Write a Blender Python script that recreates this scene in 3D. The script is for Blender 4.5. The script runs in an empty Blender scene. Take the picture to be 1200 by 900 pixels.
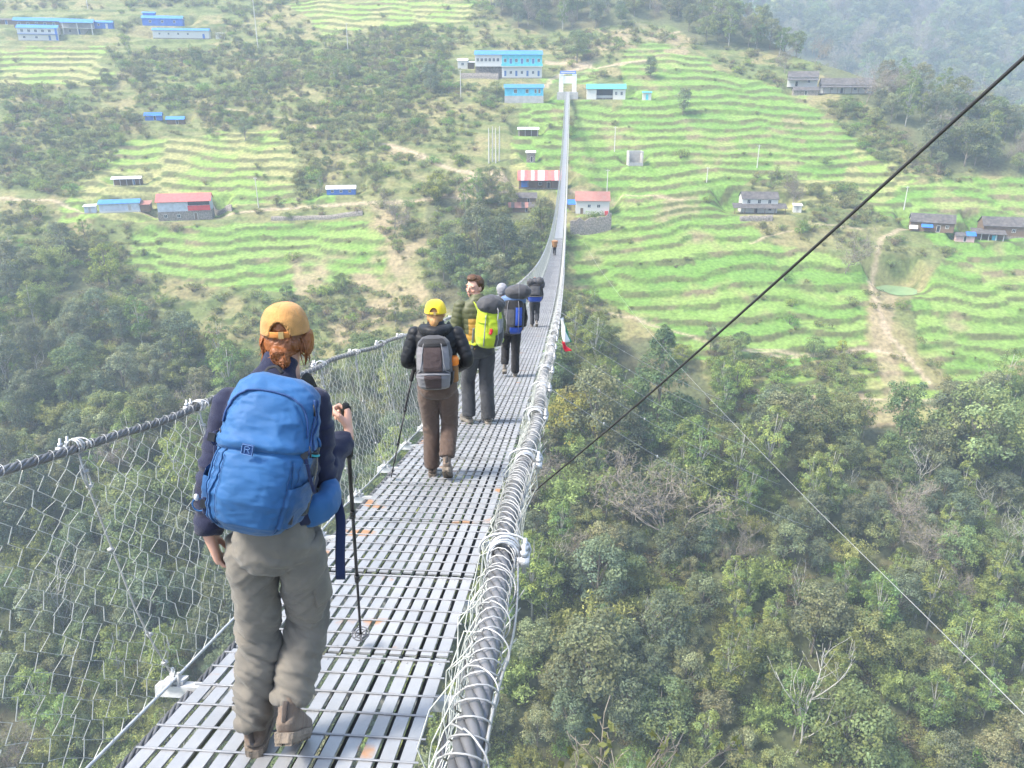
import bpy, bmesh, math, random
import numpy as np
from mathutils import Vector, Matrix, noise

random.seed(7)
RNG = np.random.default_rng(11)
C = bpy.context.scene.collection
R = math.radians

# ------------------------------------------------------------------ scene, camera, light
DENOISE = True
sc = bpy.context.scene
sc.render.engine = 'CYCLES'
sc.cycles.max_bounces = 5
sc.cycles.diffuse_bounces = 3
sc.cycles.glossy_bounces = 2
sc.cycles.transmission_bounces = 3
sc.cycles.transparent_max_bounces = 6
sc.cycles.volume_bounces = 1
sc.cycles.use_denoising = DENOISE
sc.cycles.use_adaptive_sampling = True
sc.cycles.adaptive_threshold = 0.02
sc.cycles.caustics_reflective = False
sc.cycles.caustics_refractive = False
sc.view_settings.view_transform = 'Standard'
sc.view_settings.look = 'None'
sc.view_settings.gamma = 1.0
sc.view_settings.use_curve_mapping = False
sc.view_settings.exposure = 1.6

PITCH = R(21.2)
FPX = 900.0
cp, sp = math.cos(PITCH), math.sin(PITCH)
cam_d = bpy.data.cameras.new('camera')
cam_d.sensor_width = 36.0
cam_d.lens = 27.0
cam_d.clip_start = 0.05
cam_d.clip_end = 5000
cam = bpy.data.objects.new('camera', cam_d)
C.objects.link(cam)
cam.location = (0, 0, 0)
cam.rotation_euler = (R(90) - PITCH, 0, 0)
sc.camera = cam

SUN_EL, SUN_AZ = R(54), R(-105)        # azimuth measured from +Y towards +X
world = bpy.data.worlds.new('World')
sc.world = world
world.use_nodes = True
wn = world.node_tree.nodes
sky = wn.new('ShaderNodeTexSky')
sky.sky_type = 'NISHITA'
sky.sun_disc = False
sky.sun_elevation = SUN_EL
sky.sun_rotation = SUN_AZ
sky.air_density = 1.2
sky.dust_density = 3.0
world.node_tree.links.new(sky.outputs[0], wn['Background'].inputs[0])
wn['Background'].inputs[1].default_value = 0.15
sun_d = bpy.data.lights.new('sun', 'SUN')
sun_d.energy = 2.9
sun_d.angle = R(11)
sun_d.color = (1.0, 0.95, 0.86)
sun = bpy.data.objects.new('sun', sun_d)
C.objects.link(sun)
sdir = Vector((math.sin(SUN_AZ) * math.cos(SUN_EL), math.cos(SUN_AZ) * math.cos(SUN_EL), math.sin(SUN_EL)))
sun.rotation_euler = sdir.to_track_quat('Z', 'Y').to_euler()
sun.location = (0, -20, 60)

# ------------------------------------------------------------------ helpers
def sstep(a, b, x):
    t = np.clip((np.asarray(x, float) - a) / (b - a), 0, 1)
    return t * t * (3 - 2 * t)

def tag(o, label=None, cat=None, group=None, kind=None):
    if label: o['label'] = label
    if cat: o['category'] = cat
    if group: o['group'] = group
    if kind: o['kind'] = kind
    return o

def empty(name, loc=(0, 0, 0), rz=0.0, label=None, cat=None, group=None):
    o = bpy.data.objects.new(name, None)
    o.empty_display_size = 0.3
    C.objects.link(o)
    o.location = loc
    o.rotation_euler = (0, 0, rz)
    return tag(o, label, cat, group)

def np_mesh(name, V, Q=None, T=None, mi=None, smooth=False):
    """mesh from numpy arrays: V (n,3), Q (a,4), T (b,3); mi = material index per face (quads first)"""
    me = bpy.data.meshes.new(name)
    V = np.asarray(V, np.float32)
    Q = np.zeros((0, 4), np.int32) if Q is None else np.asarray(Q, np.int32).reshape(-1, 4)
    T = np.zeros((0, 3), np.int32) if T is None else np.asarray(T, np.int32).reshape(-1, 3)
    me.vertices.add(len(V))
    me.vertices.foreach_set('co', V.ravel())
    li = np.concatenate([Q.ravel(), T.ravel()])
    me.loops.add(len(li))
    me.loops.foreach_set('vertex_index', li)
    nf = len(Q) + len(T)
    me.polygons.add(nf)
    st = np.concatenate([np.arange(len(Q)) * 4, len(Q) * 4 + np.arange(len(T)) * 3]).astype(np.int32)
    me.polygons.foreach_set('loop_start', st)
    if mi is not None:
        me.polygons.foreach_set('material_index', np.asarray(mi, np.int32))
    me.polygons.foreach_set('use_smooth', np.full(nf, bool(smooth)))
    me.update(calc_edges=True)
    me.validate(verbose=False)
    return me

def link(name, me, mats, parent=None):
    o = bpy.data.objects.new(name, me)
    C.objects.link(o)
    for m in (mats if isinstance(mats, (list, tuple)) else [mats]):
        me.materials.append(m)
    o.parent = parent
    return o

class MB:
    """collects pieces of ONE mesh"""
    def __init__(self):
        self.v, self.q, self.t, self.qm, self.tm, self.n = [], [], [], [], [], 0
    def add(self, v, q=None, t=None, m=0):
        v = np.asarray(v, float).reshape(-1, 3)
        self.v.append(v)
        if q is not None and len(q):
            q = np.asarray(q, int).reshape(-1, 4); self.q.append(q + self.n); self.qm.append(np.full(len(q), m))
        if t is not None and len(t):
            t = np.asarray(t, int).reshape(-1, 3); self.t.append(t + self.n); self.tm.append(np.full(len(t), m))
        self.n += len(v)
        return self
    def box(self, c, s, M=None, m=0):
        x, y, z = np.asarray(s, float) / 2
        v = np.array([[-x, -y, -z], [x, -y, -z], [x, y, -z], [-x, y, -z], [-x, -y, z], [x, -y, z], [x, y, z], [-x, y, z]])
        if M is not None:
            v = v @ np.array(M.to_3x3()).T
        v = v + np.asarray(c, float)
        return self.add(v, [[0, 3, 2, 1], [4, 5, 6, 7], [0, 1, 5, 4], [1, 2, 6, 5], [2, 3, 7, 6], [3, 0, 4, 7]], m=m)
    def bar(self, p, q, w, h, up=(0, 0, 1), m=0):
        p, q = Vector(p), Vector(q)
        d = (q - p)
        L = d.length
        d.normalize()
        x = d.cross(Vector(up))
        if x.length < 1e-4: x = d.cross(Vector((0, 1, 0)))
        x.normalize()
        z = x.cross(d)
        M = Matrix((x, d, z)).transposed()
        return self.box((p + q) / 2, (w, L, h), M, m)
    def tube(self, pts, r, k=6, cap=True, m=0, flat=None, up=None):
        """round tube through pts; r scalar or per point; flat = (a, b) scales the section"""
        P = np.asarray(pts, float)
        n = len(P)
        r = np.broadcast_to(np.asarray(r, float), (n,))
        T = np.gradient(P, axis=0)
        T /= np.linalg.norm(T, axis=1)[:, None] + 1e-12
        ref = np.array(up if up is not None else ([0, 0, 1] if abs(T[0][2]) < 0.9 else [0, 1, 0]), float)
        A = np.zeros_like(P)
        a = np.cross(T[0], ref); a /= np.linalg.norm(a) + 1e-12
        for i in range(n):
            a = a - T[i] * a.dot(T[i]); a /= np.linalg.norm(a) + 1e-12
            A[i] = a
        B = np.cross(T, A)
        th = np.arange(k) / k * 2 * math.pi
        fa, fb = flat if flat else (1, 1)
        V = P[:, None, :] + r[:, None, None] * (fa * np.cos(th)[None, :, None] * A[:, None, :] + fb * np.sin(th)[None, :, None] * B[:, None, :])
        V = V.reshape(-1, 3)
        i = np.arange(n - 1)[:, None] * k
        j = np.arange(k)[None, :]
        j2 = (j + 1) % k
        Q = np.stack([i + j, i + j2, i + k + j2, i + k + j], -1).reshape(-1, 4)
        Tt = []
        if cap:
            V = np.vstack([V, P[0], P[-1]])
            c0, c1 = n * k, n * k + 1
            jj = np.arange(k); j3 = (jj + 1) % k
            Tt = np.vstack([np.stack([j3, jj, np.full(k, c0)], -1), np.stack([(n - 1) * k + jj, (n - 1) * k + j3, np.full(k, c1)], -1)])
        return self.add(V, Q, Tt, m)
    def grid(self, P, closed=False, cap=False, m=0):
        """P[i, j] points; closed joins the last j to the first; cap closes first and last row"""
        P = np.asarray(P, float)
        a, b = P.shape[:2]
        V = P.reshape(-1, 3)
        i = np.arange(a - 1)[:, None] * b
        j = np.arange(b if closed else b - 1)[None, :]
        j2 = (j + 1) % b
        Q = np.stack([i + j, i + j2, i + b + j2, i + b + j], -1).reshape(-1, 4)
        T = []
        if cap:
            V = np.vstack([V, P[0].mean(0), P[-1].mean(0)])
            jj = np.arange(b); j3 = (jj + 1) % b
            T = np.vstack([np.stack([j3, jj, np.full(b, a * b)], -1), np.stack([(a - 1) * b + jj, (a - 1) * b + j3, np.full(b, a * b + 1)], -1)])
        return self.add(V, Q, T, m)
    def ball(self, c, r, n=12, k=16, M=None, m=0):
        th = np.linspace(0.06, math.pi - 0.06, n)
        ph = np.arange(k) / k * 2 * math.pi
        P = np.stack([np.sin(th)[:, None] * np.cos(ph)[None], np.sin(th)[:, None] * np.sin(ph)[None], -np.cos(th)[:, None] * np.ones(k)[None]], -1)
        P = P * np.broadcast_to(np.asarray(r, float), (3,))
        if M is not None:
            P = P @ np.array(M.to_3x3()).T
        return self.grid(P + np.asarray(c, float), True, True, m)
    def data(self):
        V = np.vstack(self.v)
        Q = np.vstack(self.q) if self.q else None
        T = np.vstack(self.t) if self.t else None
        mi = np.concatenate(self.qm + self.tm)
        return V, Q, T, mi
    def mesh(self, name, smooth=False):
        V, Q, T, mi = self.data()
        return np_mesh(name, V, Q, T, mi, smooth)
    def build(self, name, mats, parent=None, smooth=False):
        return link(name, self.mesh(name, smooth), mats, parent)

def multi_tube(mb, P, r, A, B, k=4, m=0):
    """many tubes at once: P (w, n, 3); A, B section axes"""
    P = np.asarray(P, float)
    w, n = P.shape[:2]
    th = (np.arange(k) + 0.5) / k * 2 * math.pi
    off = r * (np.cos(th)[:, None] * np.asarray(A)[None] + np.sin(th)[:, None] * np.asarray(B)[None])
    V = (P[:, :, None, :] + off[None, None]).reshape(-1, 3)
    base = (np.arange(w)[:, None, None] * n + np.arange(n - 1)[None, :, None]) * k
    j = np.arange(k)[None, None]
    j2 = (j + 1) % k
    Q = np.stack([base + j, base + j2, base + k + j2, base + k + j], -1).reshape(-1, 4)
    mb.add(V, Q, None, m)

def vcol(me, name, cols):
    a = me.color_attributes.new(name, 'FLOAT_COLOR', 'POINT')
    c = np.ones((len(me.vertices), 4), np.float32)
    c[:, :3] = cols
    a.data.foreach_set('color', c.ravel())

# pixel (of the 1200 x 900 photograph) -> viewing ray of the camera, used to read positions off the ground
def ray(px, py):
    u, v = (px - 600) / FPX, (py - 450) / FPX
    return np.array([u, cp - v * sp, -sp - v * cp])
def project(X, Y, Z):
    d = Y * cp - Z * sp
    return 600 + FPX * X / d, 450 + FPX * (-Y * sp - Z * cp) / d

# ------------------------------------------------------------------ materials
def mat(name, col, rough=0.6, metal=0.0, var=0.18, scale=8.0, bump=0.0, bscale=60.0, attr=None, spec=0.4, rnd=0.0, col2=None, coord='Object', sheen=0.0, detail=3.0):
    m = bpy.data.materials.new(name)
    m.use_nodes = True
    nt = m.node_tree
    N, L = nt.nodes, nt.links
    b = N['Principled BSDF']
    b.inputs['Roughness'].default_value = rough
    b.inputs['Metallic'].default_value = metal
    b.inputs['Specular IOR Level'].default_value = spec
    if sheen: b.inputs['Sheen Weight'].default_value = sheen
    tc = N.new('ShaderNodeTexCoord')
    nz = N.new('ShaderNodeTexNoise')
    nz.inputs['Scale'].default_value = scale
    nz.inputs['Detail'].default_value = detail
    L.new(tc.outputs[coord], nz.inputs['Vector'])
    mr = N.new('ShaderNodeMapRange')
    mr.inputs['From Min'].default_value = 0.3
    mr.inputs['From Max'].default_value = 0.7
    L.new(nz.outputs['Fac'], mr.inputs['Value'])
    if attr:
        at = N.new('ShaderNodeAttribute'); at.attribute_name = attr
        src = at.outputs['Color']
    else:
        rgb = N.new('ShaderNodeRGB'); rgb.outputs[0].default_value = (*col, 1)
        src = rgb.outputs[0]
    if col2 is not None:
        mx = N.new('ShaderNodeMix'); mx.data_type = 'RGBA'
        L.new(mr.outputs[0], mx.inputs['Factor'])
        L.new(src, mx.inputs['A'])
        mx.inputs['B'].default_value = (*col2, 1)
        src = mx.outputs['Result']
    hs = N.new('ShaderNodeHueSaturation')
    mv = N.new('ShaderNodeMapRange')
    mv.inputs['To Min'].default_value = 1 - var
    mv.inputs['To Max'].default_value = 1 + var
    L.new(mr.outputs[0], mv.inputs['Value'])
    val = mv.outputs[0]
    if rnd:
        oi = N.new('ShaderNodeObjectInfo')
        mo = N.new('ShaderNodeMapRange')
        mo.inputs['To Min'].default_value = 1 - rnd
        mo.inputs['To Max'].default_value = 1 + rnd
        L.new(oi.outputs['Random'], mo.inputs['Value'])
        mm = N.new('ShaderNodeMath'); mm.operation = 'MULTIPLY'
        L.new(val, mm.inputs[0]); L.new(mo.outputs[0], mm.inputs[1])
        val = mm.outputs[0]
    L.new(val, hs.inputs['Value'])
    L.new(src, hs.inputs['Color'])
    L.new(hs.outputs[0], b.inputs['Base Color'])
    if bump:
        n2 = N.new('ShaderNodeTexNoise')
        n2.inputs['Scale'].default_value = bscale
        n2.inputs['Detail'].default_value = 4
        L.new(tc.outputs[coord], n2.inputs['Vector'])
        bp = N.new('ShaderNodeBump')
        bp.inputs['Strength'].default_value = bump
        bp.inputs['Distance'].default_value = 0.02
        L.new(n2.outputs['Fac'], bp.inputs['Height'])
        L.new(bp.outputs[0], b.inputs['Normal'])
    return m

def leaf_mat(name, attr='Col', transl=0.3, rnd=0.22, hue=0.03):
    m = bpy.data.materials.new(name)
    m.use_nodes = True
    nt = m.node_tree
    N, L = nt.nodes, nt.links
    N.remove(N['Principled BSDF'])
    out = N['Material Output']
    at = N.new('ShaderNodeAttribute'); at.attribute_name = attr
    oi = N.new('ShaderNodeObjectInfo')
    hs = N.new('ShaderNodeHueSaturation')
    mo = N.new('ShaderNodeMapRange')
    mo.inputs['To Min'].default_value = 1 - rnd; mo.inputs['To Max'].default_value = 1 + rnd
    L.new(oi.outputs['Random'], mo.inputs['Value'])
    mu = N.new('ShaderNodeMath'); mu.operation = 'MULTIPLY_ADD'
    fr = N.new('ShaderNodeMath'); fr.operation = 'FRACT'
    m7 = N.new('ShaderNodeMath'); m7.operation = 'MULTIPLY'; m7.inputs[1].default_value = 7.31
    L.new(oi.outputs['Random'], m7.inputs[0]); L.new(m7.outputs[0], fr.inputs[0])
    L.new(fr.outputs[0], mu.inputs[0]); mu.inputs[1].default_value = 2 * hue; mu.inputs[2].default_value = 0.5 - hue
    L.new(mu.outputs[0], hs.inputs['Hue'])
    L.new(mo.outputs[0], hs.inputs['Value'])
    L.new(at.outputs['Color'], hs.inputs['Color'])
    d = N.new('ShaderNodeBsdfDiffuse'); t = N.new('ShaderNodeBsdfTranslucent')
    L.new(hs.outputs[0], d.inputs['Color']); L.new(hs.outputs[0], t.inputs['Color'])
    mx = N.new('ShaderNodeMixShader'); mx.inputs[0].default_value = transl
    L.new(d.outputs[0], mx.inputs[1]); L.new(t.outputs[0], mx.inputs[2])
    L.new(mx.outputs[0], out.inputs['Surface'])
    return m
# ------------------------------------------------------------------ terrain: one valley side facing the bridge
PY_ = np.array([-400, -60, 60, 95, 140, 188, 240, 290, 345, 400, 470, 540, 700, 3000.])
PZ_ = np.array([-128, -128, -128, -112, -85, -58, -31, -4.5, 18, 46, 80, 96, 100, 100.])

def vnoise(X, Y, s, seed=0):
    """smooth value noise, numpy"""
    X = np.asarray(X, float) / s + seed * 17.3; Y = np.asarray(Y, float) / s - seed * 9.1
    xi, yi = np.floor(X).astype(np.int64), np.floor(Y).astype(np.int64)
    fx, fy = X - xi, Y - yi
    fx = fx * fx * (3 - 2 * fx); fy = fy * fy * (3 - 2 * fy)
    def h(a, b):
        n = (a * 374761393 + b * 668265263 + seed * 974634777) & 0x7fffffff
        n = ((n ^ (n >> 13)) * 1274126177) & 0x7fffffff
        return ((n ^ (n >> 16)) & 0xffff) / 65535.0
    return (h(xi, yi) * (1 - fx) + h(xi + 1, yi) * fx) * (1 - fy) + (h(xi, yi + 1) * (1 - fx) + h(xi + 1, yi + 1) * fx) * fy
def fnoise(X, Y, s, seed=0):
    return (vnoise(X, Y, s, seed) + 0.5 * vnoise(X, Y, s / 2.1, seed + 1) + 0.25 * vnoise(X, Y, s / 4.3, seed + 2)) / 1.75

CX_ = np.array([-2000, 50, 80, 110, 140, 175, 2000.])
CY_ = np.array([900, 900, 430, 330, 298, 262, 240.])
def base_h(X, Y):
    X = np.asarray(X, float); Y = np.asarray(Y, float)
    # spurs and gullies shift the profile to and fro
    sh = 7 * np.sin(X / 38 + 0.6) + 9 * (vnoise(X, Y * 0.5, 70, 3) - 0.5) * 2
    w = sstep(60, 120, Y) * (1 - 0.75 * np.exp(-((X - 19.6) / 25) ** 2))
    Y2 = Y + sh * w * 0.6
    z = np.interp(Y2, PY_, PZ_)
    cr = np.interp(X, CX_, CY_)
    zc = np.interp(cr, PY_, PZ_)
    dy = Y - cr
    back = zc - 0.16 * np.clip(dy, 0, 250) + 0.62 * np.clip(dy - 300, 0, 1e9)
    back = np.minimum(back, 270) + 9 * (fnoise(X, Y, 90, 33) - .5) * sstep(60, 200, dy)
    tb = sstep(80, 125, X)
    z = np.where(dy > 0, np.minimum(z, back) * (1 - tb) + back * tb, z)
    z = z + 2.2 * (fnoise(X, Y, 26, 5) - 0.5) * sstep(70, 110, Y)
    return z

def inpoly(px, py, poly):
    ins = np.zeros(np.shape(px), bool)
    n = len(poly)
    for i in range(n):
        x1, y1 = poly[i]; x2, y2 = poly[(i + 1) % n]
        c = ((y1 > py) != (y2 > py)) & (px < (x2 - x1) * (py - y1) / ((y2 - y1) + 1e-9) + x1)
        ins ^= c
    return ins

GREEN = [
    [(668, 262), (716, 240), (716, 130), (735, 118), (725, 60), (760, 48), (820, 62), (880, 95), (940, 112), (1010, 168), (985, 212), (880, 208), (845, 246), (905, 278), (1018, 312), (1018, 402), (900, 442), (800, 412), (740, 372), (668, 335)],
    [(1060, 218), (1120, 206), (1215, 204), (1215, 420), (1130, 452), (1085, 412), (1062, 352), (1120, 296), (1060, 262), (1030, 248)],
    [(148, 276), (300, 262), (430, 256), (462, 290), (452, 330), (330, 342), (230, 332), (150, 312)],
    [(610, 108), (660, 112), (660, 205), (625, 200), (600, 160)],
    [(668, 118), (720, 118), (716, 235), (668, 200)],
    [(640, 85), (700, 78), (700, 92), (640, 96)],
    [(280, 222), (390, 218), (390, 238), (280, 236)],
]
PALE = [   # half dry yellowish terraces
    [(120, 165), (330, 150), (350, 220), (230, 262), (60, 262), (90, 220)],
    [(0, 55), (120, 52), (130, 105), (0, 100)],
    [(985, 160), (1080, 205), (1030, 250), (930, 240), (880, 215), (985, 212)],
    [(330, 0), (560, 0), (540, 30), (380, 40)],
    [(1000, 395), (1120, 460), (1100, 520), (880, 470), (900, 440)],
    [(600, 160), (660, 205), (668, 240), (600, 205)],
]
BROWN = [
    [(430, 235), (520, 235), (520, 330), (480, 400), (420, 360), (470, 330)],
    [(455, 170), (520, 185), (600, 200), (600, 240), (500, 230)],
    [(880, 455), (1100, 470), (1080, 540), (960, 520), (870, 500)],
    [(640, 62), (700, 68), (690, 90), (650, 90)],
    [(340, 290), (440, 330), (470, 372), (400, 400), (340, 350)],
    [(1018, 330), (1046, 335), (1058, 430), (1095, 540), (1060, 540), (1032, 430)],
    [(700, 25), (860, 30), (800, 58), (700, 55)],
]
TRAILS = [   # polylines of worn earth, as map lines read off the photograph, (half width in px)
    ([(0, 232), (60, 234), (100, 250), (150, 246), (250, 250), (380, 240), (460, 236), (540, 230), (600, 224)], 2.2),
    ([(450, 168), (485, 178), (530, 198), (580, 205), (640, 205)], 3.6),
    ([(520, 212), (560, 206), (600, 212)], 2.2),
    ([(175, 110), (230, 118), (290, 132), (345, 140), (370, 150)], 1.3),
    ([(640, 100), (650, 88), (690, 76), (640, 72)], 2.6),
    ([(660, 72), (700, 78), (760, 70)], 1.6),
    ([(668, 358), (740, 372), (850, 405), (940, 412), (1030, 408)], 1.8),
    ([(830, 404), (920, 416), (1030, 410), (1060, 420)], 2.0),
    ([(1062, 262), (1032, 280), (1020, 330), (1040, 390), (1090, 450)], 3.0),
    ([(668, 222), (720, 226), (800, 232)], 1.5),
    ([(880, 282), (960, 262), (1010, 268)], 1.2),
    ([(780, 40), (830, 30), (870, 20)], 1.4),
    ([(940, 470), (1030, 465), (1110, 470)], 1.8),
]
FOREST = [
    [(560, 420), (640, 385), (700, 405), (740, 392), (800, 398), (850, 470), (960, 520), (1040, 500), (1110, 505), (1215, 430), (1215, 1000), (560, 1000)],
    [(-30, 270), (60, 300), (110, 330), (170, 330), (200, 380), (300, 440), (380, 440), (500, 420), (560, 420), (560, 1000), (-30, 1000)],
    [(500, 235), (560, 240), (640, 250), (660, 290), (640, 400), (520, 360), (500, 330)],
]
FARWOOD = [
    [(700, 0), (1215, 0), (1215, 205), (1110, 200), (1060, 165), (1010, 120), (960, 78), (880, 60), (830, 55), (760, 25)],
    [(560, 0), (760, 0), (760, 25), (660, 40), (600, 35)],
]
SHRUB = [
    [(130, 62), (250, 55), (540, 30), (550, 90), (600, 120), (600, 200), (480, 190), (440, 240), (340, 235), (350, 150), (200, 150)],
    [(0, 100), (130, 95), (170, 150), (90, 220), (0, 225)],
    [(0, 265), (150, 275), (150, 330), (330, 350), (480, 330), (500, 420), (0, 300)],
    [(720, 390), (1030, 415), (1050, 500), (820, 500)],
    [(950, 100), (1060, 150), (1110, 205), (1040, 205), (985, 150)],
    [(880, 205), (985, 215), (1040, 260), (1020, 300), (900, 275), (850, 245)],
    [(668, 330), (740, 372), (840, 405), (700, 405), (650, 385)],
]
DENSE_TERR = GREEN + PALE

def region(polys, px, py, ex=None):
    m = np.zeros(np.shape(px), bool)
    for p in polys: m |= inpoly(px, py, p)
    return m

def seg_dist(px, py, pl):
    d = np.full(np.shape(px), 1e9)
    for (x1, y1), (x2, y2) in zip(pl[:-1], pl[1:]):
        L2 = (x2 - x1) ** 2 + (y2 - y1) ** 2
        t = np.clip(((px - x1) * (x2 - x1) + (py - y1) * (y2 - y1)) / L2, 0, 1)
        d = np.minimum(d, np.hypot(px - (x1 + t * (x2 - x1)), (py - (y1 + t * (y2 - y1))) * 1.6))
    return d

STEP = 2.5
PADS = []          # level plots cut into the slope: centre, level, half sizes, turn
def terraces(X, Y, zb):
    """phase of the terrace steps; fields are cut off against one another along jittered cell borders"""
    cellx = np.floor((X + 14 * (vnoise(X, Y, 30, 8) - 0.5) + 0.25 * Y) / 26)
    off = np.modf(np.abs(np.sin(cellx * 12.9898) * 43758.5453))[0]
    ph = zb / STEP + 2.6 * fnoise(X, Y, 46, 9) + off * 0.9 + 0.55 * vnoise(X, Y, 8, 15)
    return ph

def terrain_z(X, Y, full=False):
    X = np.asarray(X, float); Y = np.asarray(Y, float)
    zb = base_h(X, Y)
    px, py = project(X, np.maximum(Y, 30), zb)
    jx = 14 * (fnoise(X, Y, 14, 21) - 0.5) * 2; jy = 9 * (fnoise(X, Y, 12, 31) - 0.5) * 2
    qx, qy = px + jx, py + jy
    ok = Y > 80
    g = region(GREEN, qx, qy) & ok
    pl = region(PALE, qx, qy) & ok & ~g
    amt = np.where(g, 1.0, np.where(pl, 0.9, 0.55 * sstep(150, 190, Y) * (1 - sstep(330, 420, Y))))
    fw = region(FARWOOD, px, py)
    amt = np.where(fw, 0.0, amt)
    ph = terraces(X, Y, zb)
    fr = ph - np.floor(ph)
    tread = 0.66
    gfr = np.where(fr < tread, fr / tread * 0.36, 0.36 + (fr - tread) / (1 - tread) * 0.64)
    z = zb + STEP * (gfr - fr) * amt
    for (cx, cy, cz, hw, hd, c, s_) in PADS:
        dx, dy = X - cx, Y - cy
        lx, ly = np.abs(dx * c + dy * s_) / hw, np.abs(-dx * s_ + dy * c) / hd
        b = 1 - sstep(1.0, 1.7, np.maximum(lx, ly))
        z = z * (1 - b) + cz * b
    if not full: return z
    return z, fr, g, pl, qx, qy, px, py, ph

def ground_at(px, py, tmin=60.0, tmax=900.0):
    """where the viewing ray through a pixel meets the hillside"""
    d = ray(px, py)
    t = np.arange(tmin, tmax, 0.25)
    P = d[None] * t[:, None]
    z = terrain_z(P[:, 0], P[:, 1])
    h = np.where(P[:, 2] < z)[0]
    i = h[0] if len(h) else len(t) - 1
    return Vector((P[i, 0], P[i, 1], float(z[i])))
# ------------------------------------------------------------------ where the houses stand (read off the photograph, then built on level plots)
PLOTS = {}
def plot(key, px, py, wpx, dep, turn=0.0, up=0.0):
    p = ground_at(px, py)
    d = p.y * cp - p.z * sp
    m = d / FPX
    w = wpx * m
    rz = -math.atan2(p.x, p.y) * .6 + R(turn)
    c, s = math.cos(rz), math.sin(rz)
    cx, cy = p.x - s * dep / 2, p.y + c * dep / 2
    PLOTS[key] = dict(loc=(cx, cy, p.z), w=w, d=dep, rz=rz, m=m)
    return PLOTS[key]
for a in [('a1', 46, 48, 42, 6), ('a2', 49, 34, 56, 5), ('a3', 92, 41, 34, 6), ('a4', 121, 34, 21, 4), ('a0', 8, 29, 26, 4), ('b1', 191, 31, 44, 6), ('b2', 213, 46, 62, 5), ('b3', 258, 46, 9, 3),
          ('c', 180, 142, 18, 3.4), ('d', 206, 146, 19, 3.4), ('e', 149, 218, 31, 4), ('f', 147, 249, 54, 5), ('f2', 106, 250, 12, 2.4), ('g', 218, 259, 59, 7), ('h', 400, 229, 33, 4),
          ('i', 596, 92, 78, 7), ('i2', 546, 81, 19, 4), ('j', 614, 121, 45, 6), ('k', 710, 117, 45, 6), ('l', 758, 118, 10, 2.5), ('m', 619, 160, 24, 4), ('n', 745, 195, 17, 4, 8),
          ('o', 633, 223, 50, 6), ('p1', 617, 240, 23, 4), ('p2', 611, 249, 30, 4), ('q', 694, 252, 39, 7), ('q2', 673, 250, 14, 3), ('r', 890, 252, 60, 7, 6), ('r2', 934, 250, 9, 2.4),
          ('s1', 940, 102, 33, 6, -5), ('s2', 992, 110, 58, 6), ('s3', 944, 112, 28, 4), ('t', 1091, 272, 46, 6, -6), ('u1', 1176, 278, 46, 6, 5), ('u2', 1158, 282, 34, 4), ('u3', 1130, 284, 20, 3.5), ('n2', 622, 191, 10, 3)]:
    plot(*a)
_p = ground_at(1066, 349)
POND = (_p.x, _p.y + 7.0, _p.z + .2)
PADS += [(v['loc'][0], v['loc'][1], v['loc'][2], v['w'] / 2 + .8, v['d'] / 2 + .8, math.cos(v['rz']), math.sin(v['rz'])) for v in PLOTS.values()]
PADS.append((POND[0], POND[1], POND[2] - .15, 5.2, 6.0, 1.0, 0.0))
xs = np.concatenate([np.linspace(-1500, -300, 12)[:-1], np.linspace(-300, -232, 18)[:-1], np.arange(-232, 262, 1.0), np.linspace(262, 430, 60), np.linspace(436, 1000, 80), np.linspace(1030, 1800, 10)])
ys = np.concatenate([np.linspace(-1500, 60, 24)[:-1], np.arange(60, 140, 1.0), np.arange(140, 400, 0.5), np.linspace(400, 560, 130)[1:], np.linspace(565, 1150, 110), np.linspace(1180, 2100, 12)])
GX, GY = np.meshgrid(xs, ys)
GZ, FR, MG, MP, QX, QY, PX, PYY, PH = terrain_z(GX, GY, True)
n1 = fnoise(GX, GY, 9, 41); n2 = fnoise(GX, GY, 3.2, 51); n3 = fnoise(GX, GY, 40, 61); n4 = vnoise(GX, GY, 1.3, 71)
def mixc(a, b, t):
    t = np.asarray(t)[..., None]
    return a * (1 - t) + np.asarray(b) * t
col = np.ones(GX.shape + (3,)) * np.array([.125, .150, .055])
col = mixc(col, (.21, .185, .088), sstep(.42, .7, n1))
col = mixc(col, (.075, .10, .034), sstep(.5, .75, n2))
lev = np.floor(PH)
crop = np.modf(np.abs(np.sin(lev * 7.13 + np.floor(GX / 37) * 3.7) * 9301.7))[0]
tre = (FR < 0.74 + 0.05 * (n4 - .5) * 2)
# faint risers on the unfarmed slope
col = mixc(col, (.20, .19, .085), (tre & ~MG & ~MP & (GY > 150)) * 0.5 * sstep(.35, .6, n3))
gcol = mixc(np.ones(GX.shape + (3,)) * np.array([.118, .215, .046]), (.175, .250, .066), crop)
gcol = mixc(gcol, (.235, .235, .095), sstep(.60, .80, n1) * .6)
gcol = mixc(gcol, (.23, .185, .11), sstep(.66, .8, fnoise(GX, GY, 15, 45)) * .8)
gcol = mixc(gcol, (.10, .20, .03), sstep(.55, .8, n2) * .5)
ris = mixc(np.ones(GX.shape + (3,)) * np.array([.095, .108, .042]), (.17, .145, .08), sstep(.52, .75, n1))
ris = mixc(ris, (.10, .15, .04), sstep(.45, .62, n2))
gc = np.where(tre[..., None], gcol, ris)
col = np.where(MG[..., None], gc, col)
pcol = mixc(np.ones(GX.shape + (3,)) * np.array([.25, .245, .10]), (.18, .26, .062), sstep(.4, .6, n1))
pc = np.where(tre[..., None], pcol, mixc(ris, (.13, .12, .06), .4))
col = np.where(MP[..., None], pc, col)
br = region(BROWN, QX, QY) & (GY > 80)
col = mixc(col, (.26, .21, .125), br * sstep(.30, .62, n1) * .85)
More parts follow.
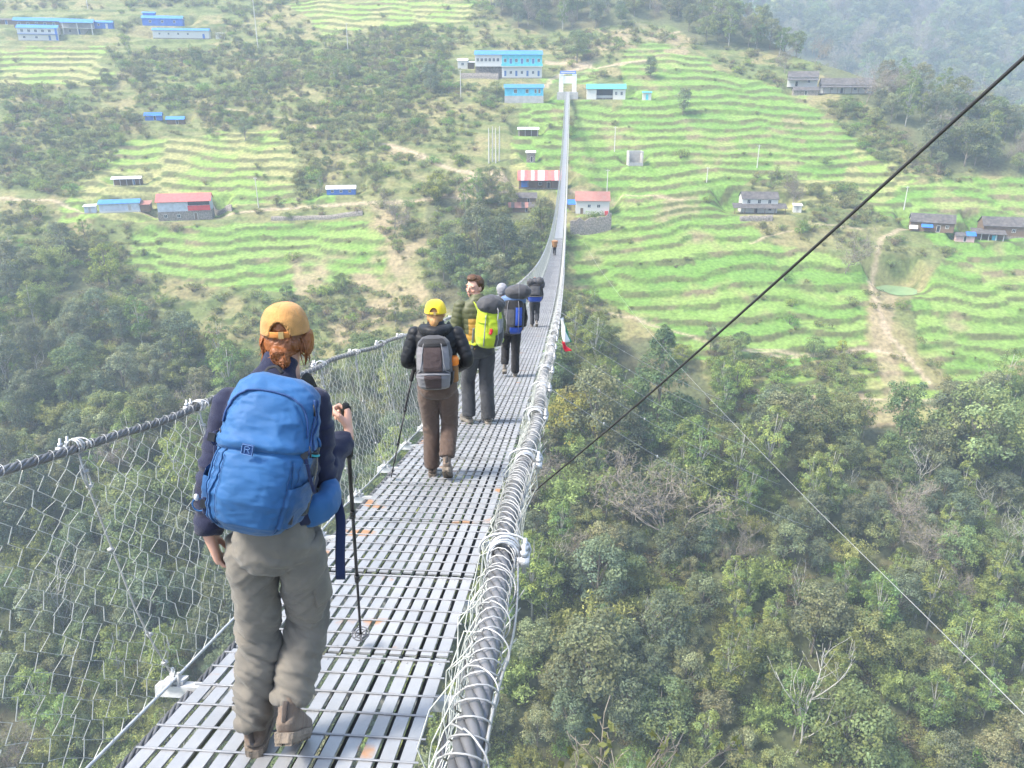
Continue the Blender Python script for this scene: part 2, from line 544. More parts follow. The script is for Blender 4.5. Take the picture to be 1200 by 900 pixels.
for pl_, hw in TRAILS:
    d = seg_dist(PX + 3 * (n2 - .5), PYY + 3 * (n1 - .5), pl_)
    col = mixc(col, (.35, .28, .19), .8 * (1 - sstep(hw * .7, hw * 1.5, d)) * (GY > 80))
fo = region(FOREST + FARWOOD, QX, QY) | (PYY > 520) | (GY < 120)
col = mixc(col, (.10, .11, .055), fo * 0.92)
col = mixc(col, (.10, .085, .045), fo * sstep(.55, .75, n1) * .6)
nr, nc = GX.shape
I = np.arange(nr - 1)[:, None] * nc; J = np.arange(nc - 1)[None]
Qt = np.stack([I + J, I + J + 1, I + nc + J + 1, I + nc + J], -1).reshape(-1, 4)
me = np_mesh('terrain', np.stack([GX, GY, GZ], -1).reshape(-1, 3), Qt, smooth=True)
vcol(me, 'Col', col.reshape(-1, 3))
M_GROUND = mat('ground_cover', (.1, .1, .05), rough=.95, attr='Col', var=.32, scale=1.1, bump=.9, bscale=1.6, spec=.1, detail=6)
terrain = link('terrain', me, M_GROUND)
tag(terrain, 'terraced green and brown valley side under the village', kind='structure')

# ------------------------------------------------------------------ the suspension footbridge
X0, KB, LB, SLOPE, H0 = -1.04, 0.0712, 290.0, 0.25, -1.80
ul = math.hypot(KB, 1.0)
UX, UY = KB / ul, 1.0 / ul
NX, NY = UY, -UX
def deck_z(s): return H0 - SLOPE * s * (1 - s / LB)
def BP(s, l=0.0, h=0.0):
    s = np.asarray(s, float); l = np.asarray(l, float); h = np.asarray(h, float)
    s, l, h = np.broadcast_arrays(s, l, h)
    return np.stack([X0 + UX * s + NX * l, UY * s + NY * l, deck_z(s) + h], -1)
NV = np.array([NX, NY, 0.0]); UV = np.array([UX, UY, 0.0])
def deck_frame(s):
    k = -SLOPE * (1 - 2 * s / LB)
    y = Vector((UX, UY, k)).normalized(); x = Vector((NX, NY, 0)); z = x.cross(y)
    M = Matrix((x, y, z)).transposed().to_4x4()
    M.translation = Vector(BP(s))
    return M

def steel(name, col, rough, metal, stain=0.0, var=.12, rnd=.06):
    m = mat(name, col, rough=rough, metal=metal, var=var, scale=3.5, bump=.12, bscale=45, rnd=rnd, spec=.5, coord='Object')
    if stain:
        nt = m.node_tree; N, L = nt.nodes, nt.links
        b = N['Principled BSDF']
        src = b.inputs['Base Color'].links[0].from_socket
        g = N.new('ShaderNodeNewGeometry')
        nz = N.new('ShaderNodeTexNoise'); nz.inputs['Scale'].default_value = 2.3; nz.inputs['Detail'].default_value = 5
        L.new(g.outputs['Position'], nz.inputs['Vector'])
        mr = N.new('ShaderNodeMapRange'); mr.inputs['From Min'].default_value = .635; mr.inputs['From Max'].default_value = .675; mr.inputs['To Max'].default_value = stain
        L.new(nz.outputs['Fac'], mr.inputs['Value'])
        mx = N.new('ShaderNodeMix'); mx.data_type = 'RGBA'
        L.new(mr.outputs[0], mx.inputs['Factor']); L.new(src, mx.inputs['A']); mx.inputs['B'].default_value = (.42, .20, .075, 1)
        L.new(mx.outputs['Result'], b.inputs['Base Color'])
        # scuffs of dust
        nz2 = N.new('ShaderNodeTexNoise'); nz2.inputs['Scale'].default_value = 7; nz2.inputs['Detail'].default_value = 6
        L.new(g.outputs['Position'], nz2.inputs['Vector'])
        m2 = N.new('ShaderNodeMapRange'); m2.inputs['From Min'].default_value = .5; m2.inputs['From Max'].default_value = .75; m2.inputs['To Max'].default_value = .35
        L.new(nz2.outputs['Fac'], m2.inputs['Value'])
        mx2 = N.new('ShaderNodeMix'); mx2.data_type = 'RGBA'
        L.new(m2.outputs[0], mx2.inputs['Factor']); L.new(mx.outputs['Result'], mx2.inputs['A']); mx2.inputs['B'].default_value = (.36, .34, .31, 1)
        L.new(mx2.outputs['Result'], b.inputs['Base Color'])
    return m
M_DECK = steel('galvanised_deck', (.315, .32, .33), .45, .2, stain=.85, rnd=.10)
M_ROD = steel('galvanised_rod', (.27, .275, .285), .45, .4)
M_GAPSHADE = steel('gap_shade_bar', (.045, .042, .04), .7, .1)  # near-black colour standing in for shade between the deck bars
M_BEAM = steel('weathered_beam', (.48, .48, .47), .55, .15, var=.25)
M_CABLE = steel('twisted_steel_cable', (.15, .15, .155), .5, .4, var=.3)
M_WIRE = steel('galvanised_wire', (.36, .36, .35), .45, .3)
M_NET = steel('netting_wire', (.50, .51, .46), .5, .0)
M_CLAMP = steel('zinc_clamp', (.46, .47, .48), .4, .4)

bridge = empty('suspension_bridge', (X0, 0, H0), 0, 'long grey steel suspension footbridge with wire mesh sides spanning the valley', 'bridge')
def bpart(mb, name, m, smooth=False):
    o = mb.build(name, m, None, smooth)
    o.parent = bridge
    o.matrix_parent_inverse = Matrix.Translation((-X0, 0, -H0))
    return o

# --- deck panels: longitudinal flat bars under thin cross rods
def panel_mesh(name, seed):
    rr = random.Random(seed)
    mb = MB()
    n = 14; pitch = 1.06 / n
    for i in range(n):
        x = -0.53 + pitch * (i + .5) + rr.uniform(-.002, .002)
        w = .054
        z = rr.uniform(-.002, .002)
        M = Matrix.Rotation(rr.uniform(-.02, .02), 3, 'Y')
        mb.box((x, .5, -.006 + z), (w, .994, .010), M)
        for yy in (.06, .5, .94):
            if rr.random() < .5: mb.ball((x, yy, z), (.006, .006, .004), 5, 6)
    for i in range(1, n):       # added dark bars that paint shade into the deck gaps
        if rr.random() < .78: mb.box((-0.53 + pitch * i + rr.uniform(-.004, .004), .5, -.040 + rr.uniform(-.004, .002)), (.034, .990, .008), m=2)
    for k in range(7):
        y = .035 + k * .155 + rr.uniform(-.006, .006)
        e = rr.uniform(-.006, .006)
        pts = [(-.54, y - e, .003), (-.2, y - e * .3, .004), (.2, y + e * .3, .004), (.54, y + e, .003)]
        mb.tube(pts, .0045, 6, m=1)
    return mb.mesh(name)
pans = [panel_mesh('deck_panel', i) for i in range(5)]
for p in pans: p.materials.append(M_DECK); p.materials.append(M_ROD); p.materials.append(M_GAPSHADE)
S0 = -2.0
for i in range(100):
    o = bpy.data.objects.new('deck_panel', pans[random.randrange(5)])
    C.objects.link(o)
    o.parent = bridge
    M = deck_frame(S0 + i)
    M.translation += Vector((0, 0, random.uniform(-.004, .004)))
    M.translation -= Vector((X0, 0, H0))
    o.matrix_basis = M
SF = S0 + 100
ss = np.linspace(SF, LB, 120)
mb = MB()
for i in range(7):
    a = -.53 + i * .1514 + .008; b = a + .137
    mb.grid(np.stack([BP(ss, a), BP(ss, b)], 1))
    mb.grid(np.stack([BP(ss, b, -.03), BP(ss, a, -.03)], 1))
tag(bpart(mb, 'deck_panel', M_DECK), kind='stuff')

# --- cross beams with ends that stick out
def beam_mesh(seed):
    rr = random.Random(seed)
    mb = MB()
    mb.box((0, 0, -.052), (1.52, .052, .006)); mb.box((0, -.023, -.078), (1.52, .006, .046))
    for sx in (-1, 1):
        mb.box((sx * .68, .018, -.040), (.085, .060, .014)); mb.box((sx * .70, -.012, -.032), (.05, .075, .010))
        mb.tube([(sx * .70, .02, -.07), (sx * .70, .02, .015)], .008, 6); mb.tube([(sx * .655, -.012, -.07), (sx * .655, -.012, .012)], .008, 6)
        mb.tube([(sx * .70, .02, -.022), (sx * .70, .02, -.006)], .014, 6)
    return mb.mesh('cross_beam')
bms = [beam_mesh(i) for i in range(2)]
for b in bms: b.materials.append(M_BEAM)
for i in range(100):
    o = bpy.data.objects.new('cross_beam', bms[i % 2])
    C.objects.link(o); o.parent = bridge
    M = deck_frame(S0 + i + .72); M.translation -= Vector((X0, 0, H0)); o.matrix_basis = M
mb = MB()
for i in range(100, int(LB - S0)):
    s = S0 + i + .72
    mb.bar(BP(s, -.76, -.06), BP(s, .76, -.06), .05, .04)
tag(bpart(mb, 'cross_beam', M_BEAM), kind='stuff')

# --- rail cables: six twisted strands each, plain further out
RL, RH = .90, 1.13
def rail_l(s): return RL + .012 * np.sin(np.asarray(s) * 2.1)
def rail_h(s): return RH + .012 * np.sin(np.asarray(s) * 3.1 + 1) - .01 * np.abs(np.sin(np.asarray(s) * math.pi))
for side, rad in ((-1, .0185), (1, .0245)):
    near = np.arange(-2.0, 34, .016)
    mb = MB()
    cen = BP(near, side * rail_l(near), rail_h(near))
    upv = np.array([0, 0, 1.0])
    for k in range(6):
        th = near / .24 * 2 * math.pi * (1 if side < 0 else .8) + k * math.pi / 3
        p = cen + rad * .62 * (np.cos(th)[:, None] * NV + np.sin(th)[:, None] * upv)
        multi_tube(mb, p[None], rad * .42, NV, upv, 6)
    far = np.concatenate([np.arange(33.9, 100, 1.0), np.linspace(100, LB, 60)])
    mb.tube(BP(far, side * rail_l(far), rail_h(far)), rad * 1.0, 6)
    bpart(mb, 'rail_cable', M_CABLE, True)
# walkway cables below the deck; the inner six added to darken the gaps
for l, r, h in ((-.60, .021, -.085), (.60, .021, -.085), (-.379, .022, -.075), (.379, .022, -.075), (-.227, .022, -.075), (.227, .022, -.075), (-.0757, .022, -.075), (.0757, .022, -.075)):
    mb = MB()
    near = np.arange(-2.0, 25, .018)
    cen = BP(near, l, h)
    for k in range(5):
        th = near / .3 * 2 * math.pi + k * math.pi * .4
        p = cen + r * .6 * (np.cos(th)[:, None] * NV + np.sin(th)[:, None] * np.array([0, 0, 1.0]))
        multi_tube(mb, p[None], r * .46, NV, np.array([0, 0, 1.0]), 5)
    far = np.linspace(24.9, LB, 120)
    mb.tube(BP(far, l, h), r, 5)
    bpart(mb, 'walkway_cable', M_CABLE, True)
# thin edge wire rope that carries the foot of the netting
for side in (-1, 1):
    s_ = np.arange(-2, 90, .25)
    mb = MB()
    mb.tube(BP(s_, side * (.665 + .008 * np.sin(s_ * 2.7)), -.015 + .006 * np.sin(s_ * 4)), .0075, 6)
    bpart(mb, 'edge_rope', M_CLAMP, True)

# --- netting
def net_pt(s, t, side):
    """t 0 at the rail cable, 1 at the deck edge"""
    l = rail_l(s) * (1 - t) + .665 * t + .035 * np.sin(math.pi * t)
    h = (rail_h(s) - .02) * (1 - t) - .02 * t
    return BP(s, side * l, h)
for side in (-1, 1):
    mb = MB()
    w, rows = .068, 25
    i = np.arange(int(-2 / w), int(46 / w))
    j = np.arange(rows)
    jit = RNG.normal(0, .0045, (len(i), rows)); jt = RNG.normal(0, .003, (len(i), rows))
    S = i[:, None] * w + (w / 2 - .004) * np.where((i[:, None] + j[None]) % 2, 1, -1) + jit + .02 * np.sin(i[:, None] * .9 + j[None] * .3)
    Tt = np.clip(j[None] / (rows - 1) + jt, 0, 1)
    P = net_pt(S, Tt + 0 * S, side)
    P += (RNG.normal(0, .004, P.shape[:2])[..., None] + .006 * np.where(j % 2, 1, -1)[None, :, None]) * NV
    multi_tube(mb, P, .0019 if side < 0 else .0022, NV, UV, 4)
    if side > 0:       # surplus netting bunched under the right rail
      for dl in (0, .02):
        i2 = np.arange(int((-1.5 + dl * 150) / .06), int(30 / .06)); j2 = np.arange(9)
        S2 = i2[:, None] * .06 + .03 * np.where((i2[:, None] + j2[None]) % 2, 1, -1) + RNG.normal(0, .014, (len(i2), 9))
        P2_ = BP(S2, .69 + dl + .20 * (1 - j2[None] / 8.0) - .05 * np.sin(j2[None] * .8 + i2[:, None] * .21) + np.clip(RNG.normal(0, .012, S2.shape), -.03, .015), .55 + .52 * (1 - j2[None] / 8.0) - .5 * (j2[None] / 8.0) ** 2 + RNG.normal(0, .02, S2.shape))
        multi_tube(mb, P2_, .0021, NV, UV, 4)
    w2 = .30
    i = np.arange(int(46 / w2), int((LB - 1) / w2)); rows2 = 9; j = np.arange(rows2)
    S = i[:, None] * w2 + (w2 / 2) * np.where((i[:, None] + j[None]) % 2, 1, -1)
    P = net_pt(S, j[None] / (rows2 - 1) + 0 * S, side)
    multi_tube(mb, P, .015, NV, UV, 4)
    bpart(mb, 'wire_netting', M_NET, True)

# --- suspenders and clamps, one pair every metre
for side in (-1, 1):
    restS, restC = MB(), MB()
    for i in range(int(LB - S0) - 1):
        s = S0 + i + .72
        top = BP(s + .01, side * RL, RH); bot = BP(s + .015, side * .70, -.03)
        near = i < 50
        a = MB() if near else restS
        t = np.linspace(0, 1, 7)[:, None]
        pts = top * (1 - t) + bot * t + NV * side * .045 * np.sin(math.pi * t) + UV * .01 * np.sin(t * 9 + i)
        a.tube(pts, .0048 if i < 60 else .008, 5)
        if near:
            for q in (.10, .16, .42, .80, .93):      # wire clips and knots on the rope
                p = top * (1 - q) + bot * q + NV * side * .045 * math.sin(math.pi * q)
                a.box(p, (.018, .022, .012)); a.tube([p - NV * .016, p + NV * .016], .0035, 5)
            # loop round the rail
            th = np.linspace(-.4, 2 * math.pi + .4, 18)
            lp = top + .031 * (np.cos(th)[:, None] * NV + np.sin(th)[:, None] * np.array([0, 0, 1.0])) + UV * np.linspace(-.02, .02, 18)[:, None]
            a.tube(lp, .0048, 5)
            th = np.linspace(0, 2 * math.pi, 14)
            lp2 = top * .88 + bot * .12 + (.055 * np.cos(th)[:, None] * (bot - top) / 1.2 + .018 * np.sin(th)[:, None] * UV) + NV * side * .02
            a.tube(lp2, .004, 5)
            bpart(a, 'suspender', M_WIRE, True)
        b = MB() if near else restC
        c = BP(s, side * RL, RH)
        fr = np.array(deck_frame(s).to_3x3())
        rr = random.Random(i * 7 + side)
        if near:
            n_l = 6 if side > 0 else 3
            for q in range(n_l):
                th = np.linspace(0, 2 * math.pi, 15)
                off = (q - n_l / 2) * .011
                rad = (.034 if side > 0 else .027) + rr.uniform(-.002, .005)
                lp = c + fr[:, 1] * (off + .01 * np.sin(th + rr.random() * 6)[:, None]) + rad * (np.cos(th)[:, None] * fr[:, 0] + np.sin(th)[:, None] * fr[:, 2])
                b.tube(lp, .0030, 5)
            # U bolt and its saddle on the outer side
            o_ = c + fr[:, 0] * side * .052 - fr[:, 2] * .012
            b.box(o_, (.026, .07, .022), Matrix(fr.tolist()))
            for q in (-1, 1):
                p = o_ + fr[:, 1] * .022 * q
                b.tube([p - fr[:, 2] * .03, p + fr[:, 2] * .045], .0055, 6); b.tube([p + fr[:, 2] * .014, p + fr[:, 2] * .026], .011, 6)
            th = np.linspace(-.3, math.pi + .3, 12)
            ub = c + fr[:, 1] * .03 + (.066 if side > 0 else .045) * (np.cos(th)[:, None] * fr[:, 0] * side + .62 * np.sin(th)[:, None] * fr[:, 2])
            b.tube(ub, .0035, 5)
            bpart(b, 'cable_clamp', M_CLAMP, True)
        else:
            restC.box(c, (.09, .12, .09), Matrix(fr.tolist()))
    tag(bpart(restS, 'suspender', M_WIRE), kind='stuff')
    tag(bpart(restC, 'cable_clamp', M_CLAMP), kind='stuff')

# --- wire lashed round the rail cables, tight on the left, loose on the right
for side in (-1, 1):
    mb = MB()
    s = np.concatenate([np.arange(-1.8, 8, .0035), np.arange(8, 40, .0075)])
    pitch = .043 if side > 0 else .085
    rad = (.0290 if side > 0 else .0235) + .007 * (side > 0) * np.interp(s, np.arange(-3, 45, .05), RNG.random(960))
    ph = s / pitch * 2 * math.pi + (4.5 if side > 0 else 1.6) * np.interp(s, np.arange(-3, 45, .11), RNG.random(len(np.arange(-3, 45, .11))))
    c = BP(s, side * rail_l(s), rail_h(s))
    p = c + rad[:, None] * (np.cos(ph)[:, None] * NV + np.sin(ph)[:, None] * np.array([0, 0, 1.0]))
    p = p + UV * (.016 * (side > 0) * np.sin(ph + 1.2 + 2 * np.sin(s * 2.3)))[:, None]
    mb.tube(p, .0017 if side > 0 else .0013, 5)
    if side > 0:
        # a second slack winding that bulges outwards
        ph = s / .155 * 2 * math.pi + 2.2 * np.interp(s, np.arange(-3, 45, .13), RNG.random(len(np.arange(-3, 45, .13))))
        rad = .033 + .014 * np.interp(s, np.arange(-3, 45, .09), RNG.random(len(np.arange(-3, 45, .09)))) * (np.cos(ph) > -.2)
        p = c + rad[:, None] * (np.cos(ph)[:, None] * NV + np.sin(ph)[:, None] * np.array([0, 0, 1.0]))
        mb.tube(p, .0018, 5)
        # straight tie wire running along the outside
        s2 = np.arange(-1.5, 40, .05)
        mb.tube(BP(s2, rail_l(s2) + .037 + .010 * np.sin(s2 * 5.3), rail_h(s2) - .01 + .018 * np.sin(s2 * 7.7)), .003, 5)
    bpart(mb, 'lashing_wire', M_WIRE, True)
# ------------------------------------------------------------------ plants
M_LEAF = leaf_mat('leaves', transl=.38)
M_BARK = mat('grey_bark', (.20, .17, .13), rough=.9, var=.35, scale=3, bump=.5, bscale=9)
M_TWIG = mat('pale_twigs', (.26, .225, .18), rough=.9, var=.25, scale=3, rnd=.15)
M_PALEBARK = mat('pale_bark', (.40, .38, .33), rough=.85, var=.25, scale=2.5, rnd=.1)

def cards(cent, nrm, size, rng, asp=.62, jit=.7):
    """leaf clumps: one slightly folded quad each; returns V, Q"""
    n = len(cent)
    nr_ = nrm + rng.normal(0, jit, (n, 3)) * .6
    nr_ /= np.linalg.norm(nr_, axis=1)[:, None] + 1e-9
    a = np.cross(nr_, rng.normal(0, 1, (n, 3))); a /= np.linalg.norm(a, axis=1)[:, None] + 1e-9
    b = np.cross(nr_, a)
    s = np.broadcast_to(size, (n,))[:, None] * rng.uniform(.6, 1.35, (n, 1)) / 2
    A = a * s; B = b * s * asp
    V = np.stack([cent - A, cent - B * .9 + A * .1 + nr_ * s * .15, cent + A, cent + B + A * .05 - nr_ * s * .12], 1).reshape(-1, 3)
    return V, np.arange(n * 4).reshape(n, 4)

def lobe_crown(name, lobes, per, size, base, rng, cvar=.25, warm=.12, asp=.62, flat=.85):
    """lobes: rows of x, y, z, r"""
    L = np.asarray(lobes, float)
    cs, ns, cols = [], [], []
    for x, y, z, r in L:
        n = int(per * (r / L[:, 3].mean()) ** 2)
        d = rng.normal(0, 1, (n, 3)); d /= np.linalg.norm(d, axis=1)[:, None]
        d[:, 2] = np.where(d[:, 2] < -.35, -d[:, 2], d[:, 2])
        rad = r * rng.uniform(.72, 1.12, (n, 1)) * (1 + .25 * np.sin(d[:, :1] * 5 + x) * np.cos(d[:, 1:2] * 4 + y))
        c = np.array([x, y, z]) + d * rad * np.array([1, 1, flat])
        cs.append(c); ns.append(d + np.array([0, 0, .35]))
        t = rng.uniform(1 - cvar, 1 + cvar); w = rng.uniform(-warm, warm)
        lc = np.array(base) * t * np.array([1 + w, 1 + w * .3, 1 - w])
        leafv = rng.uniform(.8, 1.22, (n, 1)) + (rng.random((n, 1)) < .06) * .5
        cols.append(np.clip(lc[None] * leafv, 0, 1))
    c = np.vstack(cs); nrm = np.vstack(ns); k = np.vstack(cols)
    V, Q = cards(c, nrm, size, rng, asp)
    me = np_mesh(name, V, Q)
    vcol(me, 'Col', np.repeat(k, 4, 0))
    me.materials.append(M_LEAF)
    return me

def limb_mesh(name, segs, m, k=6):
    mb = MB()
    for pts, r in segs: mb.tube(pts, r, k)
    me = mb.mesh(name, True); me.materials.append(m)
    return me

def tree_limbs(lobes, h0, rng, tr=.22, n=9):
    segs = []
    L = np.asarray(lobes, float)
    top = np.array([L[:, 0].mean() * .5, L[:, 1].mean() * .5, L[:, 2].max() - .5])
    t = np.linspace(0, 1, 7)[:, None]
    tp = np.array([0, 0, -.8]) * (1 - t) + top * t + np.sin(t * 5 + rng.random() * 5) * .25 * t * np.array([1, .6, 0])
    segs.append((tp, tr * (1 - .8 * t[:, 0])))
    for i in rng.choice(len(L), min(n, len(L)), False):
        e = L[i, :3]
        zb = max(h0 * .6, e[2] * rng.uniform(.35, .65))
        q = np.clip((zb + .8) / (top[2] + .8), 0, 1)
        s = np.array([0, 0, -.8]) * (1 - q) + top * q
        mid = (s + e) / 2 + np.array([0, 0, .5])
        tt = np.linspace(0, 1, 5)[:, None]
        p = s * (1 - tt) ** 2 + 2 * mid * tt * (1 - tt) + e * tt ** 2
        segs.append((p, tr * .42 * (1 - .75 * tt[:, 0])))
    return segs

def round_lobes(rng, n, rx, ry, z0, z1, rmin, rmax, shape=1.0):
    out = []
    for i in range(n):
        a = rng.random() * 6.283; u = rng.random()
        zz = rng.random() ** .8
        prof = math.sin(math.pi * (0.12 + .80 * zz) ** shape) ** .7
        q = math.sqrt(rng.uniform(.25, 1)) * prof
        out.append((math.cos(a) * rx * q * rng.uniform(.8, 1.15), math.sin(a) * ry * q, z0 + (z1 - z0) * zz, rng.uniform(rmin, rmax) * (1 - .25 * zz)))
    return out

def branch_tree(rng, h, spread, levels=3, nb=7, r0=.16):
    segs, tips = [], []
    def rec(p, d, L, r, lev):
        n = 5
        pts = [p]
        q = p.copy(); dd = d.copy()
        for i in range(n):
            dd = dd + rng.normal(0, .14, 3) + np.array([0, 0, .05]); dd /= np.linalg.norm(dd)
            q = q + dd * L / n; pts.append(q.copy())
        segs.append((np.array(pts), np.linspace(r, r * .45, n + 1)))
        if lev == 0: tips.append(q); return
        for k in range(nb if lev == levels else rng.integers(3, 5)):
            i = rng.integers(2, n + 1)
            nd = dd + rng.normal(0, spread, 3); nd[2] = abs(nd[2]) * .7 + .15; nd /= np.linalg.norm(nd)
            rec(pts[i].copy(), nd, L * rng.uniform(.45, .7), r * .5, lev - 1)
    rec(np.array([0, 0, -.5]), np.array([rng.normal(0, .06), rng.normal(0, .06), 1.0]), h * .62, r0, levels)
    return segs, np.array(tips)

G_DARK, G_MID, G_OLIVE, G_LIGHT, G_BLUE = (.160, .195, .085), (.205, .245, .098), (.240, .250, .125), (.26, .30, .10), (.165, .195, .115)
PROTO = {}
def proto(key, name, crown, trunk, height, rad): PROTO[key] = dict(name=name, crown=crown, trunk=trunk, h=height, r=rad)
def make_protos():
    g = np.random.default_rng(3)
    for i, (base, rx, ry, z0, z1, n, key) in enumerate([
        (G_DARK, 4.2, 4.0, 3.2, 10.2, 58, 'broad_a'), (G_MID, 4.6, 4.2, 3.4, 9.6, 60, 'broad_b'), (G_OLIVE, 3.7, 3.5, 3.5, 10.5, 54, 'broad_c'), (G_BLUE, 3.6, 3.6, 2.8, 11.5, 56, 'broad_d')]):
        lb = round_lobes(g, n, rx, ry, z0, z1, .85, 1.55)
        proto(key, 'broadleaf_tree', lobe_crown('crown', lb, 95, .34, base, g), limb_mesh('trunk', tree_limbs(lb, z0, g), M_BARK), z1 + 1.2, rx + 1)
    for key, base in (('broad_l', (.27, .31, .075)), ('broad_y', (.36, .29, .08))):
        lb = round_lobes(g, 46, 3.4, 3.2, 1.2, 7.5, .6, 1.15)
        proto(key, 'broadleaf_tree', lobe_crown('crown', lb, 80, .30, base, g), limb_mesh('trunk', tree_limbs(lb, 1.2, g), M_BARK), 8.6, 4)
    lb = round_lobes(g, 62, 2.6, 2.6, 3.0, 13, .55, 1.05)
    proto('slender', 'slender_tree', lobe_crown('crown', lb, 66, .30, (.21,.26,.085), g), limb_mesh('trunk', tree_limbs(lb, 3, g, .16, 14), M_PALEBARK), 14, 3.2)
    lb = []
    for k in range(120):
        zz = g.random() ** 1.15; a = g.random() * 6.283; q = (1 - zz) ** .75 * math.sqrt(g.uniform(.35, 1))
        lb.append((math.cos(a) * 4.4 * q, math.sin(a) * 4.4 * q, 1.2 + zz * 11.3, g.uniform(.8, 1.25) * (1 - .5 * zz)))
    proto('cone', 'conical_tree', lobe_crown('crown', lb, 90, .30, (.15,.205,.09), g), limb_mesh('trunk', tree_limbs(lb, 2, g), M_BARK), 13.4, 4.6)
    lb = [(math.cos(a) * 1.75 * q, math.sin(a) * 1.75 * q, .7 + z * 8.6, g.uniform(.6, .95) * (1 - .25 * z)) for a, q, z in zip(g.random(120) * 6.283, np.sqrt(g.random(120)), g.random(120))]
    proto('column', 'columnar_tree', lobe_crown('crown', lb, 85, .24, (.16,.21,.085), g), limb_mesh('trunk', tree_limbs(lb, 1, g, .15), M_BARK), 10.2, 2.1)
    # bamboo: arching culms hung with narrow leaves
    segs, cs, ns, kk = [], [], [], []
    for k in range(34):
        a = g.random() * 6.283; rr = g.uniform(0, .7); L = g.uniform(6.5, 10.5); out = g.uniform(1.2, 4.6)
        t = np.linspace(0, 1, 9)
        p = np.stack([math.cos(a) * (rr + out * t ** 2.2), math.sin(a) * (rr + out * t ** 2.2), -.5 + L * (t - .32 * t ** 3.2)], -1)
        segs.append((p, .05 * (1 - .8 * t)))
        n = 130
        ti = g.uniform(.3, 1, n)
        c = np.stack([np.interp(ti, t, p[:, j]) for j in range(3)], -1) + g.normal(0, .30, (n, 3)) - np.array([0, 0, .15])
        cs.append(c); ns.append(g.normal(0, 1, (n, 3)) * .7 + np.array([math.cos(a), math.sin(a), .6]))
        kk.append(np.array([.26,.30,.10]) * g.uniform(.7, 1.25) * g.uniform(.8, 1.2, (n, 1)))
    V, Q = cards(np.vstack(cs), np.vstack(ns), .46, g, .34)
    me = np_mesh('crown', V, Q); vcol(me, 'Col', np.repeat(np.vstack(kk), 4, 0)); me.materials.append(M_LEAF)
    proto('bamboo', 'bamboo_clump', me, limb_mesh('trunk', segs, mat('bamboo_culm', (.24, .27, .10), rough=.6, var=.2), 5), 8.0, 4.0)
    # nearly bare trees: fine twigs
    for i in range(2):
        segs, tips = branch_tree(g, 10.5, .62, 3, 11, .15)
        tw, cs = [], []
        for t in tips:
            for q in range(7):
                e = t + g.normal(0, .55, 3) + np.array([0, 0, .3])
                tw.append((np.array([t, (t + e) / 2 + g.normal(0, .12, 3), e]), np.array([.022, .016, .008])))
            cs.append(t + g.normal(0, .6, (5, 3)))
        c = np.vstack(cs)
        V, Q = cards(c, g.normal(0, 1, c.shape), .26, g)
        k = np.array([.23, .20, .105])[None] * g.uniform(.6, 1.25, (len(c), 1))
        me = np_mesh('crown', V, Q); vcol(me, 'Col', np.repeat(k, 4, 0)); me.materials.append(M_LEAF)
        proto('bare_%d' % i, 'bare_tree', me, limb_mesh('trunk', segs + tw, M_TWIG, 4), 10, 3.6)
    segs, tips = branch_tree(g, 13, .5, 2, 9, .13)
    c = np.vstack([t + g.normal(0, .7, (9, 3)) for t in tips]); V, Q = cards(c, g.normal(0, 1, c.shape), .3, g)
    me = np_mesh('crown', V, Q); vcol(me, 'Col', np.repeat(np.array([.18,.20,.09])[None] * g.uniform(.7, 1.2, (len(c), 1)), 4, 0)); me.materials.append(M_LEAF)
    proto('pole', 'thin_tree', me, limb_mesh('trunk', segs, M_PALEBARK, 5), 12, 2.5)
    # shrubs
    for i, (base, key, tw) in enumerate([((.205, .24, .09), 'shrub_a', 0), ((.22,.23,.09), 'shrub_b', 0), ((.185, .155, .085), 'shrub_dry', 1), ((.21,.29,.065), 'shrub_light', 0)]):
        lb = [(g.normal(0, .8), g.normal(0, .8), g.uniform(.25, 1.35), g.uniform(.4, .75)) for k in range(15)]
        segs = [(np.array([[0, 0, -.4], [x * .6, y * .6, z * .7], [x * 1.2, y * 1.2, z + .5]]), np.array([.05, .03, .012])) for x, y, z, r in lb]
        proto(key, 'shrub', lobe_crown('crown', lb, 46 if not tw else 26, .22, base, g), limb_mesh('trunk', segs, M_TWIG if tw else M_BARK, 4), 2.1, 1.5)
    lb = [(g.normal(0, .9), g.normal(0, .9), g.uniform(.1, .45), g.uniform(.3, .5)) for k in range(10)]
    proto('tuft', 'shrub', lobe_crown('crown', lb, 34, .20, (.20,.215,.085), g), None, .8, 1.4)
make_protos()

# ---- where plants stand (map positions; jittered grids over the hillside)
def sow(x0, x1, y0, y1, step, seed):
    g = np.random.default_rng(seed)
    X, Y = np.meshgrid(np.arange(x0, x1, step), np.arange(y0, y1, step))
    X = X.ravel() + g.uniform(-.5, .5, X.size) * step; Y = Y.ravel() + g.uniform(-.5, .5, Y.size) * step
    Z = terrain_z(X, Y)
    px, py = project(X, Y, Z)
    jx = 16 * (fnoise(X, Y, 16, 91) - .5) * 2
    return g, X, Y, Z, px + jx, py + jx * .4, px, py
PL = {}          # key -> list of rows x, y, z, rot, scale, px, py, region
def put(key, x, y, z, rot, s, px, py, reg): PL.setdefault(key, []).append((x, y, z, rot, s, px, py, reg))
def blocked(px, py):
    """keep houses, pond, paths and the far gate free"""
    m = np.zeros(np.shape(px), bool)
    for (a, b, c, d) in KEEP: m |= (px > a) & (px < c) & (py > b) & (py < d)
    for pl_, hw in TRAILS: m |= seg_dist(px, py, pl_) < hw * 1.6
    return m
